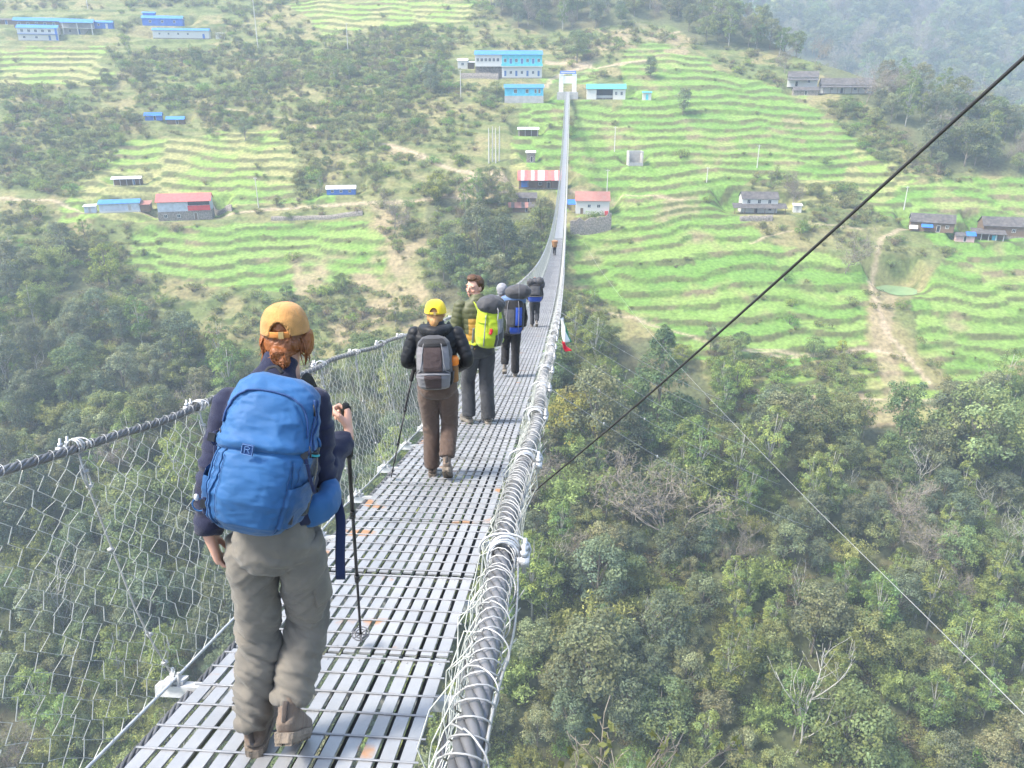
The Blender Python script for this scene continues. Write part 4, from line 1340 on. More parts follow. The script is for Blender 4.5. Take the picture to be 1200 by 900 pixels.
h.walls(2.0, W_WOOD); h.roof(2.0, 1.3, R_GREY); h.opening('door', .1 * h.w, .95, .8, 1.7, m=M_DARK)
h = House('p2', 'rusty_roof_shed', 'low shed with half rusty red, half grey tin roof below the dark shed', 'shed')
h.walls(1.5, W_WOOD); h.roof(1.5, 1.2, R_RUST, stripes=[R_GREY, R_RUST]); h.opening('door', .2 * h.w, .75, .8, 1.3, m=M_DARK)
h = House('q', 'white_stone_house', 'whitewashed house with rusty red roof right of the bridge deck on a stone terrace', group=G_H)
h.walls(4.2, W_WHITE, plinth=W_STONE, ph=.2); h.roof(4.2, 2.2, R_RUST)
h.opening('window', -.1 * h.w, 2.6, 1.0, 1.0); h.opening('window', .18 * h.w, 2.6, 1.0, 1.0); h.opening('door', -.32 * h.w, 1.1, 1.0, 2.0, m=W_WOOD); mb = MB(); mb.box((.42 * h.w, -.56 * h.d, .6), (1.0, .8, 1.2)); mb.build('red_bin', W_RED, h.root)
h = House('q2', 'tarpaulin_shelter', 'bright blue tarpaulin shelter leaning against the white stone house', 'shelter')
h.roof(2.6, .9, R_TARP, 'shed'); h.posts(0, [-.45 * h.w, .45 * h.w], -.48 * h.d, 2.6, W_WOOD, .07); h.posts(0, [-.44 * h.w, .44 * h.w], .46 * h.d, 3.3, W_WOOD, .07)
# right hand farm houses
h = House('r', 'farmhouse', 'white two-storey farmhouse with grey slate roof and dark lean-to veranda, on the right terraces', 'farmhouse', G_H)
zf = h.px(9)
h.walls(zf, W_WHITE, 0, -.33, .36, -.2, .5, plinth=W_STONE, ph=.2); h.walls(h.px(8), W_WHITE, zf, -.33, .36, -.2, .5, name='upper_wall'); h.roof(zf + h.px(8), h.px(7), R_GREY, x0=-.33, x1=.36, d0=-.2)
h.roof(zf * .8, 1.1, R_GREY, 'shed', d0=-.5, d1=-.2); h.posts(0, np.linspace(-.48, .48, 6) * h.w, -.5 * h.d, zf * .8, W_WOOD, .1)
for x in (-.20, .0, .20): h.opening('window', x * h.w, zf + h.px(4.5), 1.0, 1.2, d0=-.2)
h.opening('door', -.05 * h.w, 1.0, 1.1, 1.9, d0=-.2, m=M_DARK); h.opening('window', .22 * h.w, 1.2, 1.0, .9, d0=-.2)
h = House('r2', 'outhouse', 'small white box outhouse right of the two-storey farmhouse', 'outhouse')
h.walls(2.1, W_WHITE); h.roof(2.1, .3, R_TIN, 'shed'); h.opening('door', 0, .95, .8, 1.7, m=W_GREY)
h = House('s1', 'farmhouse', 'grey-roofed farmhouse with a white gable end, left of the long farmhouse by the wood', 'farmhouse', G_H)
h.walls(3.4, W_WHITE); h.roof(3.4, 2.0, R_GREY); h.roof(2.3, .7, R_GREY, 'shed', d0=-.85, d1=-.52); h.opening('window', .2 * h.w, 1.9, 1.0, 1.0); h.opening('door', -.2 * h.w, 1.05, 1.0, 1.9, m=M_DARK)
h = House('s2', 'long_farmhouse', 'long low slate-roofed farmhouse at the foot of the hazy wood', 'farmhouse', G_H)
h.walls(3.0, W_WHITE); h.roof(3.0, 2.2, R_GREY); h.roof(2.1, .7, R_GREY, 'shed', d0=-.9, d1=-.52); h.posts(0, np.linspace(-.46, .46, 8) * h.w, -.86 * h.d, 2.1, W_WOOD, .08)
h.opening('door', -.1 * h.w, 1.0, 1.0, 1.9, m=M_DARK)
for x in (-.3, .15, .34): h.opening('window', x * h.w, 1.6, 1.0, .9)
h = House('s3', 'dark_shed', 'small dark shed in front of the white-gabled farmhouse', 'shed')
h.walls(1.8, W_STONE); h.roof(1.8, 1.1, R_GREY); h.opening('door', 0, .85, .9, 1.5, m=M_DARK)
h = House('t', 'slate_roof_house', 'brown slate-roofed house hung with blue and white sheets, right part of the terraces', 'farmhouse', G_H)
h.walls(2.8, W_WOOD); h.roof(2.8, 2.0, R_GREY); h.opening('door', .15 * h.w, 1.0, 1.0, 1.9, m=M_DARK); h.opening('window', .34 * h.w, 1.6, .9, .9)
v = MB(); v.bar((-.12 * h.w, -.5 * h.d - .3, 2.2), (-.12 * h.w, -.5 * h.d - 2.0, 1.5), 3.0, .05); v.build('blue_awning', R_TARP, h.root)
v = MB(); v.bar((-.42 * h.w, -.5 * h.d - .3, 1.7), (-.42 * h.w, -.5 * h.d - 1.5, .8), 2.2, .05); v.build('white_sheet', W_WHITE, h.root)
h = House('u1', 'slate_roof_house', 'brown slate-roofed house at the far right end of the terraces', 'farmhouse', G_H)
h.walls(3.2, W_WOOD, plinth=W_STONE, ph=.3); h.roof(3.2, 2.2, R_GREY, gable_m=W_WOOD); h.opening('window', .2 * h.w, 1.9, 1.0, 1.0); h.opening('door', -.2 * h.w, 1.05, 1.0, 1.9, m=M_DARK)
h = House('u2', 'open_shed', 'grey-roofed open shed with pale posts in front of the far right house', 'shed')
h.walls(1.8, W_WOOD, d0=.1); h.roof(1.9, .9, R_GREY, 'shed'); h.posts(0, np.linspace(-.45, .45, 5) * h.w, -.45 * h.d, 1.9, W_WHITE, .1)
mb = MB(); mb.box((.2 * h.w, -.2 * h.d, .7), (1.2, .8, 1.3)); mb.build('blue_barrel_stack', W_CYAN, h.root)
h = House('u3', 'pink_hut', 'small pinkish hut topped with blue sheet, left of the far right house', 'hut')
h.walls(1.8, wallmat('pink_plaster', (.46, .32, .30))); h.roof(1.8, .7, R_GREY, x1=.1); h.roof(2.0, .7, R_TARP, x0=.1); h.opening('door', 0, .85, .8, 1.6, m=M_DARK)

# retaining walls
def stone_wall(px0, py0, px1, py1, hpx, label):
    a, b = ground_at(px0, py0), ground_at(px1, py1)
    m = (a.y * cp - a.z * sp) / FPX
    n = 14
    P = []
    for i in range(n + 1):
        t = i / n
        p = a.lerp(b, t)
        z = float(terrain_z(p.x, p.y)); hh = hpx * m * random.uniform(.88, 1.08)
        P.append([(p.x, p.y - .5, z - 1.2), (p.x, p.y - .35, z + hh * .5), (p.x, p.y - .1, z + hh), (p.x, p.y + .6, z + hh), (p.x, p.y + .7, z - 1.2)])
    mb = MB(); mb.grid(np.array(P))
    for pr in (P[0], P[-1]): mb.add(pr, [[0, 1, 2, 4]], [[2, 3, 4]])
    o = mb.build('stone_wall', W_STONE)
    return tag(o, label, 'wall')
stone_wall(668, 275, 716, 268, 17, 'brown stone retaining wall under the white house right of the bridge')
stone_wall(318, 258, 425, 252, 4, 'grey rubble wall above the lower left terraces')
stone_wall(867, 259, 905, 257, 5, 'pale stone terrace wall in front of the two-storey farmhouse')
stone_wall(250, 246, 272, 247, 6, 'broken pale rubble wall right of the red-roofed house')
stone_wall(540, 92, 584, 93, 6, 'low grey bank wall under the school')

# utility poles
def utility_pole(px, py, hpx, label):
    p = ground_at(px, py); m = (p.y * cp - p.z * sp) / FPX
    h_ = hpx * m
    t = empty('utility_pole', p, random.uniform(-.3, .3), label, 'pole')
    mb = MB(); mb.tube([(0, 0, -.6), (0, 0, h_ * .5), (0, 0, h_)], [.16, .13, .10], 8); mb.build('shaft', M_POLE, t)
    mb = MB(); mb.bar((-.6, 0, h_ - .35), (.6, 0, h_ - .35), .10, .10); mb.build('cross_arm', W_GREY, t)
    for x in (-.5, .5):
        mb = MB(); mb.tube([(x, 0, h_ - .30), (x, 0, h_ - .08)], [.05, .035], 6); mb.build('insulator', W_WHITE, t)
for a in [(303, 62, 62, 'tall pale pole rising past the top of the picture, upper left slope'), (303, 243, 34, 'pale pole right of the red-roofed house'), (103, 11, 12, 'short pole behind the upper left compound'), (408, 62, 32, 'pale pole on the bushy upper slope left of the school'),
          (540, 114, 30, 'pole left of the sky-blue house'), (720, 178, 28, 'pole on the terraces above the roofless ruin'), (711, 231, 31, 'pole beside the white stone house'), (828, 214, 17, 'short pole in the green terraces left of the farmhouse'),
          (887, 197, 26, 'pole above the two-storey farmhouse'), (1059, 246, 26, 'pole in the pale green terraces above the right-hand houses')]:
    utility_pole(*a)
for i, (px, py) in enumerate([(573, 191), (577, 190), (581, 191), (585, 189)]):
    p = ground_at(px, py); m = (p.y * cp - p.z * sp) / FPX
    mb = MB(); mb.tube([(0, 0, -.5), (.1 * (i % 2), 0, 5), (.15 * (i % 2), .1, 39 * m)], [.20, .17, .12], 8)
    o = mb.build('bare_pole', M_POLE); o.location = p
    tag(o, ('first', 'second', 'third', 'fourth')[i] + ' from the left in the row of four tall bare poles beside the trail', 'pole', 'row of bare poles')

# pond on its terrace
M_POND = mat('pond_water', (.22, .32, .16), rough=.12, var=.1, scale=.4, bump=.05, bscale=2)
mb = MB()
th = np.linspace(0, 2 * math.pi, 40, endpoint=False)
rr = 1 + .07 * np.sin(th * 3 + 1) + .05 * np.sin(th * 5)
mb.add(np.vstack([np.stack([POND[0] + 5.0 * rr * np.cos(th), POND[1] + 5.6 * rr * np.sin(th), np.full(40, POND[2])], -1), [[POND[0], POND[1], POND[2]]]]), None, [[i, (i + 1) % 40, 40] for i in range(40)])
tag(mb.build('pond_water', M_POND), 'pale green pond on the right terraces', kind='structure')

# gate at the far end of the bridge
g0 = Vector(BP(LB, 0, 0))
W_GATE = wallmat('fresh_white_paint', (.68, .68, .66))
gate = empty('bridge_gate', g0, -math.atan(KB), 'white concrete gateway with blue signboard at the far end of the footbridge', 'gate')
for sx in (-1, 1):
    mb = MB(); mb.box((sx * 2.3, .4, 1.4), (1.5, 1.5, 8.2)); mb.box((sx * 2.3, .4, 5.6), (1.7, 1.7, .25)); mb.box((sx * 2.3, .4, -3.4), (1.6, 2.2, 1.6)); mb.build('pillar', W_GATE, gate)
mb = MB(); mb.box((0, .4, 3.9), (3.1, 1.2, 2.4)); mb.build('lintel', W_GATE, gate)
mb = MB(); mb.box((0, .4, -3.2), (7.4, 2.6, 6.0)); mb.box((0, 3.5, -2.6), (6.4, 5.5, 5.1)); mb.build('abutment', W_GREY, gate)
mb = MB(); mb.box((0, .1, 6.3), (5.6, .12, .95)); s_ = mb.build('signboard', W_BLUE, gate)
mb = MB(); mb.box((0, .036, 6.3), (4.9, .012, .28)); mb.build('white_lettering_band', W_WHITE, s_)
# ------------------------------------------------------------------ people, packs and sticks
def vn3(P, seed=0):
    P = np.asarray(P, float) + seed * 13.7
    I = np.floor(P).astype(np.int64); F = P - I; F = F * F * (3 - 2 * F)
    def h(a, b, c):
        n = (a * 374761393 + b * 668265263 + c * 2147483647 + seed * 974634777) & 0x7fffffff
        n = ((n ^ (n >> 13)) * 1274126177) & 0x7fffffff
        return ((n ^ (n >> 16)) & 0xffff) / 65535.0
    r = 0
    for a in (0, 1):
        for b in (0, 1):
            for c in (0, 1):
                w = (F[:, 0] if a else 1 - F[:, 0]) * (F[:, 1] if b else 1 - F[:, 1]) * (F[:, 2] if c else 1 - F[:, 2])
                r = r + w * h(I[:, 0] + a, I[:, 1] + b, I[:, 2] + c)
    return r
def crease(P, sx, sy, sz, seed):
    q = P * np.array([sx, sy, sz])
    n = vn3(q, seed) + .5 * vn3(q * 2.03, seed + 1)
    return 1 - np.abs(n / 1.5 * 2 - 1) * 2      # ridged
def loft(mb, rows, k=22, axis=(1, 0, 0), p=2.0, sub=4, m=0):
    """rows of x, y, z, ra, rb: smooth tube with elliptical section; ra lies along axis"""
    A_ = np.asarray(rows, float)
    n = len(A_)
    t = np.arange(n); tt = np.linspace(0, n - 1, (n - 1) * sub + 1)
    def cr(c):
        e = np.concatenate([[2 * c[0] - c[1]], c, [2 * c[-1] - c[-2]]])
        i = np.minimum(tt.astype(int), n - 2); f = tt - i
        p0, p1, p2, p3 = e[i], e[i + 1], e[i + 2], e[i + 3]
        return .5 * (2 * p1 + (p2 - p0) * f + (2 * p0 - 5 * p1 + 4 * p2 - p3) * f ** 2 + (3 * p1 - p0 - 3 * p2 + p3) * f ** 3)
    S = np.stack([cr(A_[:, j]) for j in range(5)], -1)
    S[:, 3:] = np.maximum(S[:, 3:], .003)
    P = S[:, :3]
    T = np.gradient(P, axis=0); T /= np.linalg.norm(T, axis=1)[:, None] + 1e-9
    ax = np.asarray(axis, float)
    A = ax[None] - T * (T @ ax)[:, None]; A /= np.linalg.norm(A, axis=1)[:, None] + 1e-9
    B = np.cross(T, A)
    th = np.arange(k) / k * 2 * math.pi
    c, s = np.cos(th), np.sin(th)
    c = np.sign(c) * np.abs(c) ** (2 / p); s = np.sign(s) * np.abs(s) ** (2 / p)
    G = P[:, None] + S[:, 3, None, None] * c[None, :, None] * A[:, None] + S[:, 4, None, None] * s[None, :, None] * B[:, None]
    return mb.grid(G, True, True, m)

def remesh(mb, name, voxel, smooth=4, shrink=0.0):
    me = mb.mesh('tmp')
    o = bpy.data.objects.new('tmp', me); C.objects.link(o)
    md = o.modifiers.new('r', 'REMESH'); md.mode = 'VOXEL'; md.voxel_size = voxel; md.use_smooth_shade = True
    if smooth:
        m2 = o.modifiers.new('s', 'SMOOTH'); m2.factor = .5; m2.iterations = smooth
    dg = bpy.context.evaluated_depsgraph_get()
    dg.update()
    out = bpy.data.meshes.new_from_object(o.evaluated_get(dg))
    bpy.data.objects.remove(o); bpy.data.meshes.remove(me)
    out.name = name
    return out
def coords(me):
    a = np.zeros(len(me.vertices) * 3, np.float32); me.vertices.foreach_get('co', a); return a.reshape(-1, 3).astype(float)
def normals(me):
    a = np.zeros(len(me.vertices) * 3, np.float32); me.vertex_normals.foreach_get('vector', a); return a.reshape(-1, 3).astype(float)
def displace(me, d):
    P = coords(me) + normals(me) * np.asarray(d)[:, None]
    me.vertices.foreach_set('co', P.astype(np.float32).ravel()); me.update()
def smooth_shade(me): me.polygons.foreach_set('use_smooth', np.ones(len(me.polygons), bool)); me.update()

def cloth(name, c, rough=.85, bump=.25, bscale=350, var=.12, scale=6, sheen=.15, c2=None): return mat(name, c, rough=rough, var=var, scale=scale, bump=bump, bscale=bscale, spec=.25, sheen=sheen, col2=c2)
M_SKIN = mat('skin', (.55, .32, .23), rough=.55, attr='Col', var=.07, scale=20, bump=.06, bscale=180, spec=.35)
SKIN = np.array([.56, .32, .235])

def rotm(rx=0, ry=0, rz=0):
    return np.array((Matrix.Rotation(rz, 3, 'Z') @ Matrix.Rotation(ry, 3, 'Y') @ Matrix.Rotation(rx, 3, 'X')))
def head_pieces(mb, c, M, s=1.0):
    """head about its own middle: x right, y face, z up"""
    def T(v): return np.asarray(c) + (np.asarray(v, float) * s) @ M.T
    q = MB()
    q.ball((0, -.012, .025), (.076, .095, .092), 14, 20)
    loft(q, [(0, .060, -.118, .012, .014), (0, .052, -.108, .034, .030), (0, .034, -.085, .050, .052), (0, .018, -.05, .062, .072), (0, .006, -.01, .070, .084), (0, 0, .03, .072, .088)], 20)
    q.tube([(0, .088, .012), (0, .103, -.018), (0, .112, -.034), (0, .094, -.042)], [.009, .012, .0155, .010], 8)
    for sx in (-1, 1):
        q.ball((sx * .012, .098, -.036), (.009, .010, .008), 6, 8)
        q.ball((sx * .036, .078, .020), (.024, .014, .008), 6, 8)       # brow
        q.ball((sx * .040, .064, -.028), (.022, .018, .018), 8, 8)     # cheek
        q.ball((sx * .076, -.012, -.012), (.010, .022, .031), 8, 10)   # ear
        q.ball((sx * .032, .078, .000), (.014, .010, .011), 8, 8)      # eye
    q.ball((0, .087, -.066), (.025, .013, .0065), 6, 10); q.ball((0, .085, -.077), (.021, .013, .0075), 6, 10)
    loft(q, [(0, -.052, -.19, .054, .054), (0, -.040, -.14, .050, .052), (0, -.022, -.08, .050, .056), (0, -.015, -.03, .05, .056)], 16)
    V, Q, Tt, mi = q.data()
    mb.add(T(V), Q, Tt)
def head_colour(P, c, M, col, s=1.0, brow=(.10, .055, .03)):
    L = ((P - np.asarray(c)) @ M) / s
    f = L[:, 1] > .05
    for sx in (-1, 1):
        d = np.hypot((L[:, 0] - sx * .032) / .013, (L[:, 2] - .0005) / .0065)
        col[f & (d < 1)] = (.34, .25, .21)
        d = np.hypot((L[:, 0] - sx * .030) / .006, (L[:, 2] - .0005) / .0065)
        col[f & (d < 1)] = (.03, .022, .018)
        d = np.hypot((L[:, 0] - sx * .034) / .020, (L[:, 2] - .021 + .12 * np.abs(np.abs(L[:, 0]) - .03)) / .0048)
        col[f & (d < 1)] = brow
    d = np.hypot(L[:, 0] / .024, (L[:, 2] + .0715) / .0095)
    col[f & (d < 1)] = (.43, .205, .16)
    chk = np.exp(-(((np.abs(L[:, 0]) - .042) / .02) ** 2 + ((L[:, 2] + .03) / .022) ** 2)) * f
    col += chk[:, None] * np.array([.05, -.02, -.02])
    return col

def hand_pieces(mb, wrist, d, pn, side, curl=.35, thumb_in=.3, s=1.0):
    """d = direction of the fingers, pn = palm normal (the way the fingers curl), side +1 when the thumb lies along d x pn"""
    d = Vector(d).normalized(); pn = Vector(pn); pn = (pn - d * pn.dot(d)).normalized()
    ac = d.cross(pn) * side                      # towards the thumb
    W = Vector(wrist)
    def pt(a, b, c): return W + (d * a + ac * b + pn * c) * s
    loft(mb, [(*pt(-.035, 0, 0), .026 * s, .020 * s), (*pt(.0, 0, 0), .029 * s, .018 * s), (*pt(.035, .002, .002), .038 * s, .0165 * s), (*pt(.075, 0, .003), .041 * s, .0145 * s), (*pt(.092, 0, .004), .037 * s, .012 * s)], 14, tuple(ac), 2.4)
    for i, (b, L, r) in enumerate([(.030, .074, .0088), (.0105, .082, .0092), (-.0105, .076, .0088), (-.030, .060, .0078)]):
        p = pt(.072, b, .003); dirv = d.copy() + ac * (b * 2.2)
        dirv.normalize()
        pts, rs = [p], [r * s * 1.08]
        cc = curl * (1 + .08 * i)
        for k, f in enumerate((.46, .30, .24)):
            q = Matrix.Rotation((cc * (.75, 1.05, .8)[k]) * 1.0, 3, ac.cross(dirv).cross(dirv) if False else d.cross(pn))
            dirv = (q @ dirv).normalized()
            p = p + dirv * (L + .016 * (k == 0)) * f * s
            pts.append(p); rs.append(r * s * (1 - .1 * (k + 1)))
        mb.tube([tuple(x) for x in pts], rs, 8)
        for x, rr in zip(pts, rs): mb.ball(tuple(x), rr * 1.02, 6, 8)
    p0 = pt(.012, .022, .006); p1 = pt(.040, .046, .012 + .02 * thumb_in); p2 = pt(.066, .052 - .02 * thumb_in, .020 + .035 * thumb_in); p3 = pt(.088, .050 - .035 * thumb_in, .026 + .045 * thumb_in)
    pts = [p0, p1, p2, p3]; rs = [.0145 * s, .0118 * s, .0105 * s, .0085 * s]
    mb.tube([tuple(x) for x in pts], rs, 8)
    for x, rr in zip(pts, rs): mb.ball(tuple(x), rr, 6, 8)

def limb(mb, a, b, c, ra, rb, rc, k=18, rm=None):
    """two-bone limb a-b-c with rounded joint, radii at the joints"""
    a, b, c = Vector(a), Vector(b), Vector(c)
    m1 = a.lerp(b, .45); m2 = b.lerp(c, .4)
    r1 = (ra + rb) / 2 * 1.06; r2 = (rb + rc) / 2 * 1.10
    loft(mb, [(*a, ra, ra), (*m1, r1, r1), (*a.lerp(b, .85), rb * 1.02, rb * 1.02), (*(b * .9 + (a + c) * .05), rb, rb), (*b.lerp(c, .15), rb * 1.02, rb * 1.02), (*m2, r2, r2), (*c, rc, rc)], k, (1, .12, .05), sub=4)
    mb.ball(tuple(a), ra * .99, 10, 14)

def boot_mesh(name, mid=True):
    """a boot pointing along +y, sole at z = 0, ankle above the heel"""
    q = MB()
    secs = []
    for y, w, h, z0 in [(-.088, .018, .030, .03), (-.080, .030, .045, .028), (-.05, .037, .075, .022), (0, .038, .085, .02), (.05, .040, .070, .02), (.10, .045, .050, .02), (.14, .044, .040, .02), (.172, .032, .028, .024), (.186, .014, .016, .03)]:
        secs.append((0, y, z0 + h / 2, w, h / 2 + .006))
    loft(q, secs, 20, (1, 0, 0), 2.6)
    loft(q, [(0, -.03, .04, .036, .050), (0, -.035, .09, .036, .048), (0, -.038, .135, .040, .050), (0, -.038, .165, .044, .052)], 18)
    up = remesh(q, 'upper', .0065, 3)
    P = coords(up); displace(up, .0022 * crease(P, 40, 22, 30, 3) * (P[:, 1] > .02))
    s = MB()
    o = []
    for y, w in [(-.095, .016), (-.088, .030), (-.06, .039), (0, .039), (.05, .042), (.10, .048), (.14, .047), (.172, .034), (.188, .016)]:
        o.append((y, w))
    o = np.array(o)
    for z0, z1, g in ((.012, .032, 1.0), (0, .012, .94)):
        ring = np.concatenate([np.stack([o[:, 1] * g, o[:, 0]], -1), np.stack([-o[::-1, 1] * g, o[::-1, 0]], -1)])
        G = np.stack([np.column_stack([ring, np.full(len(ring), z)]) for z in (z0, z1)])
        s.grid(G, True, True)
    for y in np.linspace(-.08, .17, 9):       # lugs
        w = np.interp(y, o[:, 0], o[:, 1])
        s.box((w * .5, y, -.004), (w * .7, .016, .010)); s.box((-w * .5, y, -.004), (w * .7, .016, .010))
    return up, s.mesh('sole')

class Person:
    def __init__(s, D, x, label, name='person', rz=0.0):
        z = deck_z(D / UY)
        s.o = Vector((x, D, float(z) + .004))
        s.root = empty(name, s.o, rz, label, 'person')
        s.rz = rz
    def add(s, name, me, m, parent=None, sm=True):
        if sm: smooth_shade(me)
        return link(name, me, m, parent or s.root)
    def boots(s, pose, mu, ms):
        """pose: rows of ankle-floor point, pitch (heel up), yaw"""
        up, so = BOOT
        for (p, pitch, yaw, sc) in pose:
            M = Matrix.Translation(p) @ Matrix.Rotation(yaw, 4, 'Z') @ Matrix.Rotation(-pitch, 4, 'X') @ Matrix.Scale(sc, 4)
            key = mu.name
            if key not in BOOTS:
                a = up.copy(); a.materials.append(mu); b = so.copy(); b.materials.append(ms); smooth_shade(a); BOOTS[key] = (a, b)
            a, b = BOOTS[key]
            o = bpy.data.objects.new('boot', a); C.objects.link(o); o.parent = s.root; o.matrix_basis = M
            o2 = bpy.data.objects.new('sole', b); C.objects.link(o2); o2.parent = o
            o3 = bpy.data.objects.new('boot_trim', BOOT_TRIM); C.objects.link(o3); o3.parent = o
BOOT = boot_mesh('boot')
q = MB()
th = np.linspace(0, 2 * math.pi, 26)
q.tube([(0, -.090, .13), (0, -.096, .11), (0, -.096, .09), (0, -.097, .06)], .006, 6, flat=(1.6, .5))
BOOT_TRIM = q.mesh('boot_trim', True); BOOT_TRIM.materials.append(cloth('dark_boot_trim', (.055, .045, .040), .85))
BOOTS = {}

def trousers(P, hipc, waist, legs, m, voxel=.008, slack=1.0, seed=0, fold=.010, name='trousers', seat=1.0):
    """legs: rows of hip, knee, hem points"""
    mb = MB()
    hx, hy, hz = hipc; wx, wy, wz = waist
    loft(mb, [(hx, hy, hz - .055, .120 * slack, .090), (hx, hy - .01, hz - .03, .168 * slack, .125 * seat), (hx, hy - .012, hz + .04, .170 * slack, .126 * seat), (wx, wy, wz, .145 * slack, .110), (wx, wy, wz + .05, .140 * slack, .105)], 26)
    kk = min(1.0, slack * 1.10)
    for sx in (-1, 1): mb.ball((hx + sx * .072 * kk, hy - .052 * seat * kk, hz - .015), (.082 * kk, .078 * seat * kk, .088), 12, 16)
    for (h, k, e, rk, re) in legs:
        h, k, e = Vector(h), Vector(k), Vector(e)
        rt = .098 * min(1.0, slack * 1.10)
        loft(mb, [(*(h + Vector((0, 0, .04))), rt * .9, rt), (*h.lerp(k, .18), rt, rt * 1.05), (*h.lerp(k, .55), rt * .86, rt * .90), (*h.lerp(k, .9), rk, rk * 1.02), (*(k * .92 + (h + e) * .04), rk, rk), (*k.lerp(e, .12), rk * .99, rk),
                  (*k.lerp(e, .42), rk * .95, rk * 1.03), (*k.lerp(e, .75), (rk * .35 + re * .65), (rk * .35 + re * .65)), (*k.lerp(e, .97), re, re * 1.05), (*e, re * 1.03, re * 1.10)], 22, sub=5)
    me = remesh(mb, name, voxel, 3)
    V = coords(me)
    d = np.zeros(len(V))
    for (h, k, e, rk, re) in legs:
        k, e, h = np.array(k), np.array(e), np.array(h)
        wk = np.exp(-np.sum(((V - k) / np.array([.12, .15, .13])) ** 2, 1))
        we = np.exp(-np.sum(((V - e - np.array([0, 0, .07])) / np.array([.13, .15, .12])) ** 2, 1))
        wm = np.exp(-np.sum(((V - (k + e) / 2) / np.array([.13, .15, .22])) ** 2, 1))
        sk = V + np.stack([0 * V[:, 0], 0 * V[:, 0], (V[:, 0] - k[0]) * 1.1 + .05 * np.sin(V[:, 1] * 20)], -1)
        d += fold * (1.0 * wk * crease(sk, 9, 9, 19, seed + 2) + .85 * we * crease(sk, 10, 10, 21, seed + 4) + .75 * wm * crease(sk, 11, 11, 11, seed + 6))
        wt = np.exp(-np.sum(((V - (h * .6 + k * .4)) / np.array([.14, .16, .2])) ** 2, 1))
        sk2 = V + np.stack([0 * V[:, 0], 0 * V[:, 0], -(V[:, 0] - hx) * .9], -1)
        d += fold * .55 * wt * crease(sk2, 6, 6, 15, seed + 8)
    sk3 = V + np.stack([0 * V[:, 0], 0 * V[:, 0], np.abs(V[:, 0] - hx) * .8], -1)
    d += fold * .5 * np.exp(-((V[:, 2] - hz + .05) / .09) ** 2) * crease(sk3, 7, 7, 17, seed + 10)
    d += .0016 * (vn3(V * 45, seed) - .5) + .0022 * crease(V + .6 * V[:, [1, 2, 0]], 26, 26, 34, seed + 12) * (V[:, 2] < hz)
    displace(me, d)
    return P.add(name, me, m)

def jacket(P, rows, arms, m, voxel=.009, seed=0, fold=.007, puff=0.0, name='jacket', colour=None, hood=None):
    mb = MB()
    def pf(r):
        return r
    loft(mb, rows, 28, p=2.25)
    for (a, b, c, ra, rb, rc) in arms: limb(mb, a, b, c, ra, rb, rc)
    if hood is not None: hood(mb)
    me = remesh(mb, name, voxel, 3)
    V = coords(me)
    d = .0013 * (vn3(V * 50, seed) - .5)
    if puff:
        best = np.full(len(V), 1e9); along = V[:, 2].copy()
        tz = V[:, 2]
        for (a, b, c, ra, rb, rc) in arms:
            off = 0.0
            for (p, q, r) in ((a, b, (ra + rb) / 2), (b, c, (rb + rc) / 2)):
                p, q = np.array(p), np.array(q); L = np.linalg.norm(q - p)
                t = np.clip(((V - p) @ (q - p)) / L ** 2, 0, 1)
                dist = np.linalg.norm(V - (p + t[:, None] * (q - p)), axis=1)
                k = (dist < r * 1.35) & (dist < best) & (t > (.22 if off == 0 else -1))
                along = np.where(k, 1.37 - off - t * L, along); best = np.where(k, dist, best); off += L
        ph = np.abs(np.sin(math.pi * along / .062 + .25 * vn3(V * 7, seed)))
        d = d + puff * (ph ** .6 - .6) + .003 * crease(V, 22, 22, 22, seed + 1)
    else:
        for (a, b, c, ra, rb, rc) in arms:
            w = np.exp(-np.sum(((V - np.array(b)) / .11) ** 2, 1)) + .7 * np.exp(-np.sum(((V - np.array(c)) / .11) ** 2, 1)) + .6 * np.exp(-np.sum(((V - np.array(a)) / .13) ** 2, 1))
            d = d + fold * w * crease(V, 9, 9, 24, seed + 3)
        d = d + fold * .6 * crease(V + V[:, [2, 0, 1]] * .4, 7, 7, 14, seed + 5) * (V[:, 2] < 1.25)
    displace(me, d)
    if colour is not None: vcol(me, 'Col', colour(coords(me)))
    return P.add(name, me, m)

def body(P, head_c, Mh, torso, arms, hands, legs, voxel=.0075, s=1.0, brow=(.10, .055, .03)):
    mb = MB()
    head_pieces(mb, head_c, Mh, s)
    loft(mb, torso, 22)
    for (a, b, c, ra, rb, rc) in arms: limb(mb, a, b, c, ra * .7, rb * .72, .028, 12)
    for hd in hands: hand_pieces(mb, *hd)
    for (h, k, e, rk, re) in legs: limb(mb, h, k, e, .075, .045, .032, 12)
    me = remesh(mb, 'body', voxel, 1)
    V = coords(me)
    col = np.ones((len(V), 3)) * SKIN * (1 + .10 * (vn3(V * 30, 2) - .5))[:, None]
    vcol(me, 'Col', np.clip(head_colour(V, head_c, Mh, col, s, brow), .01, 1))
    return P.add('body', me, M_SKIN)

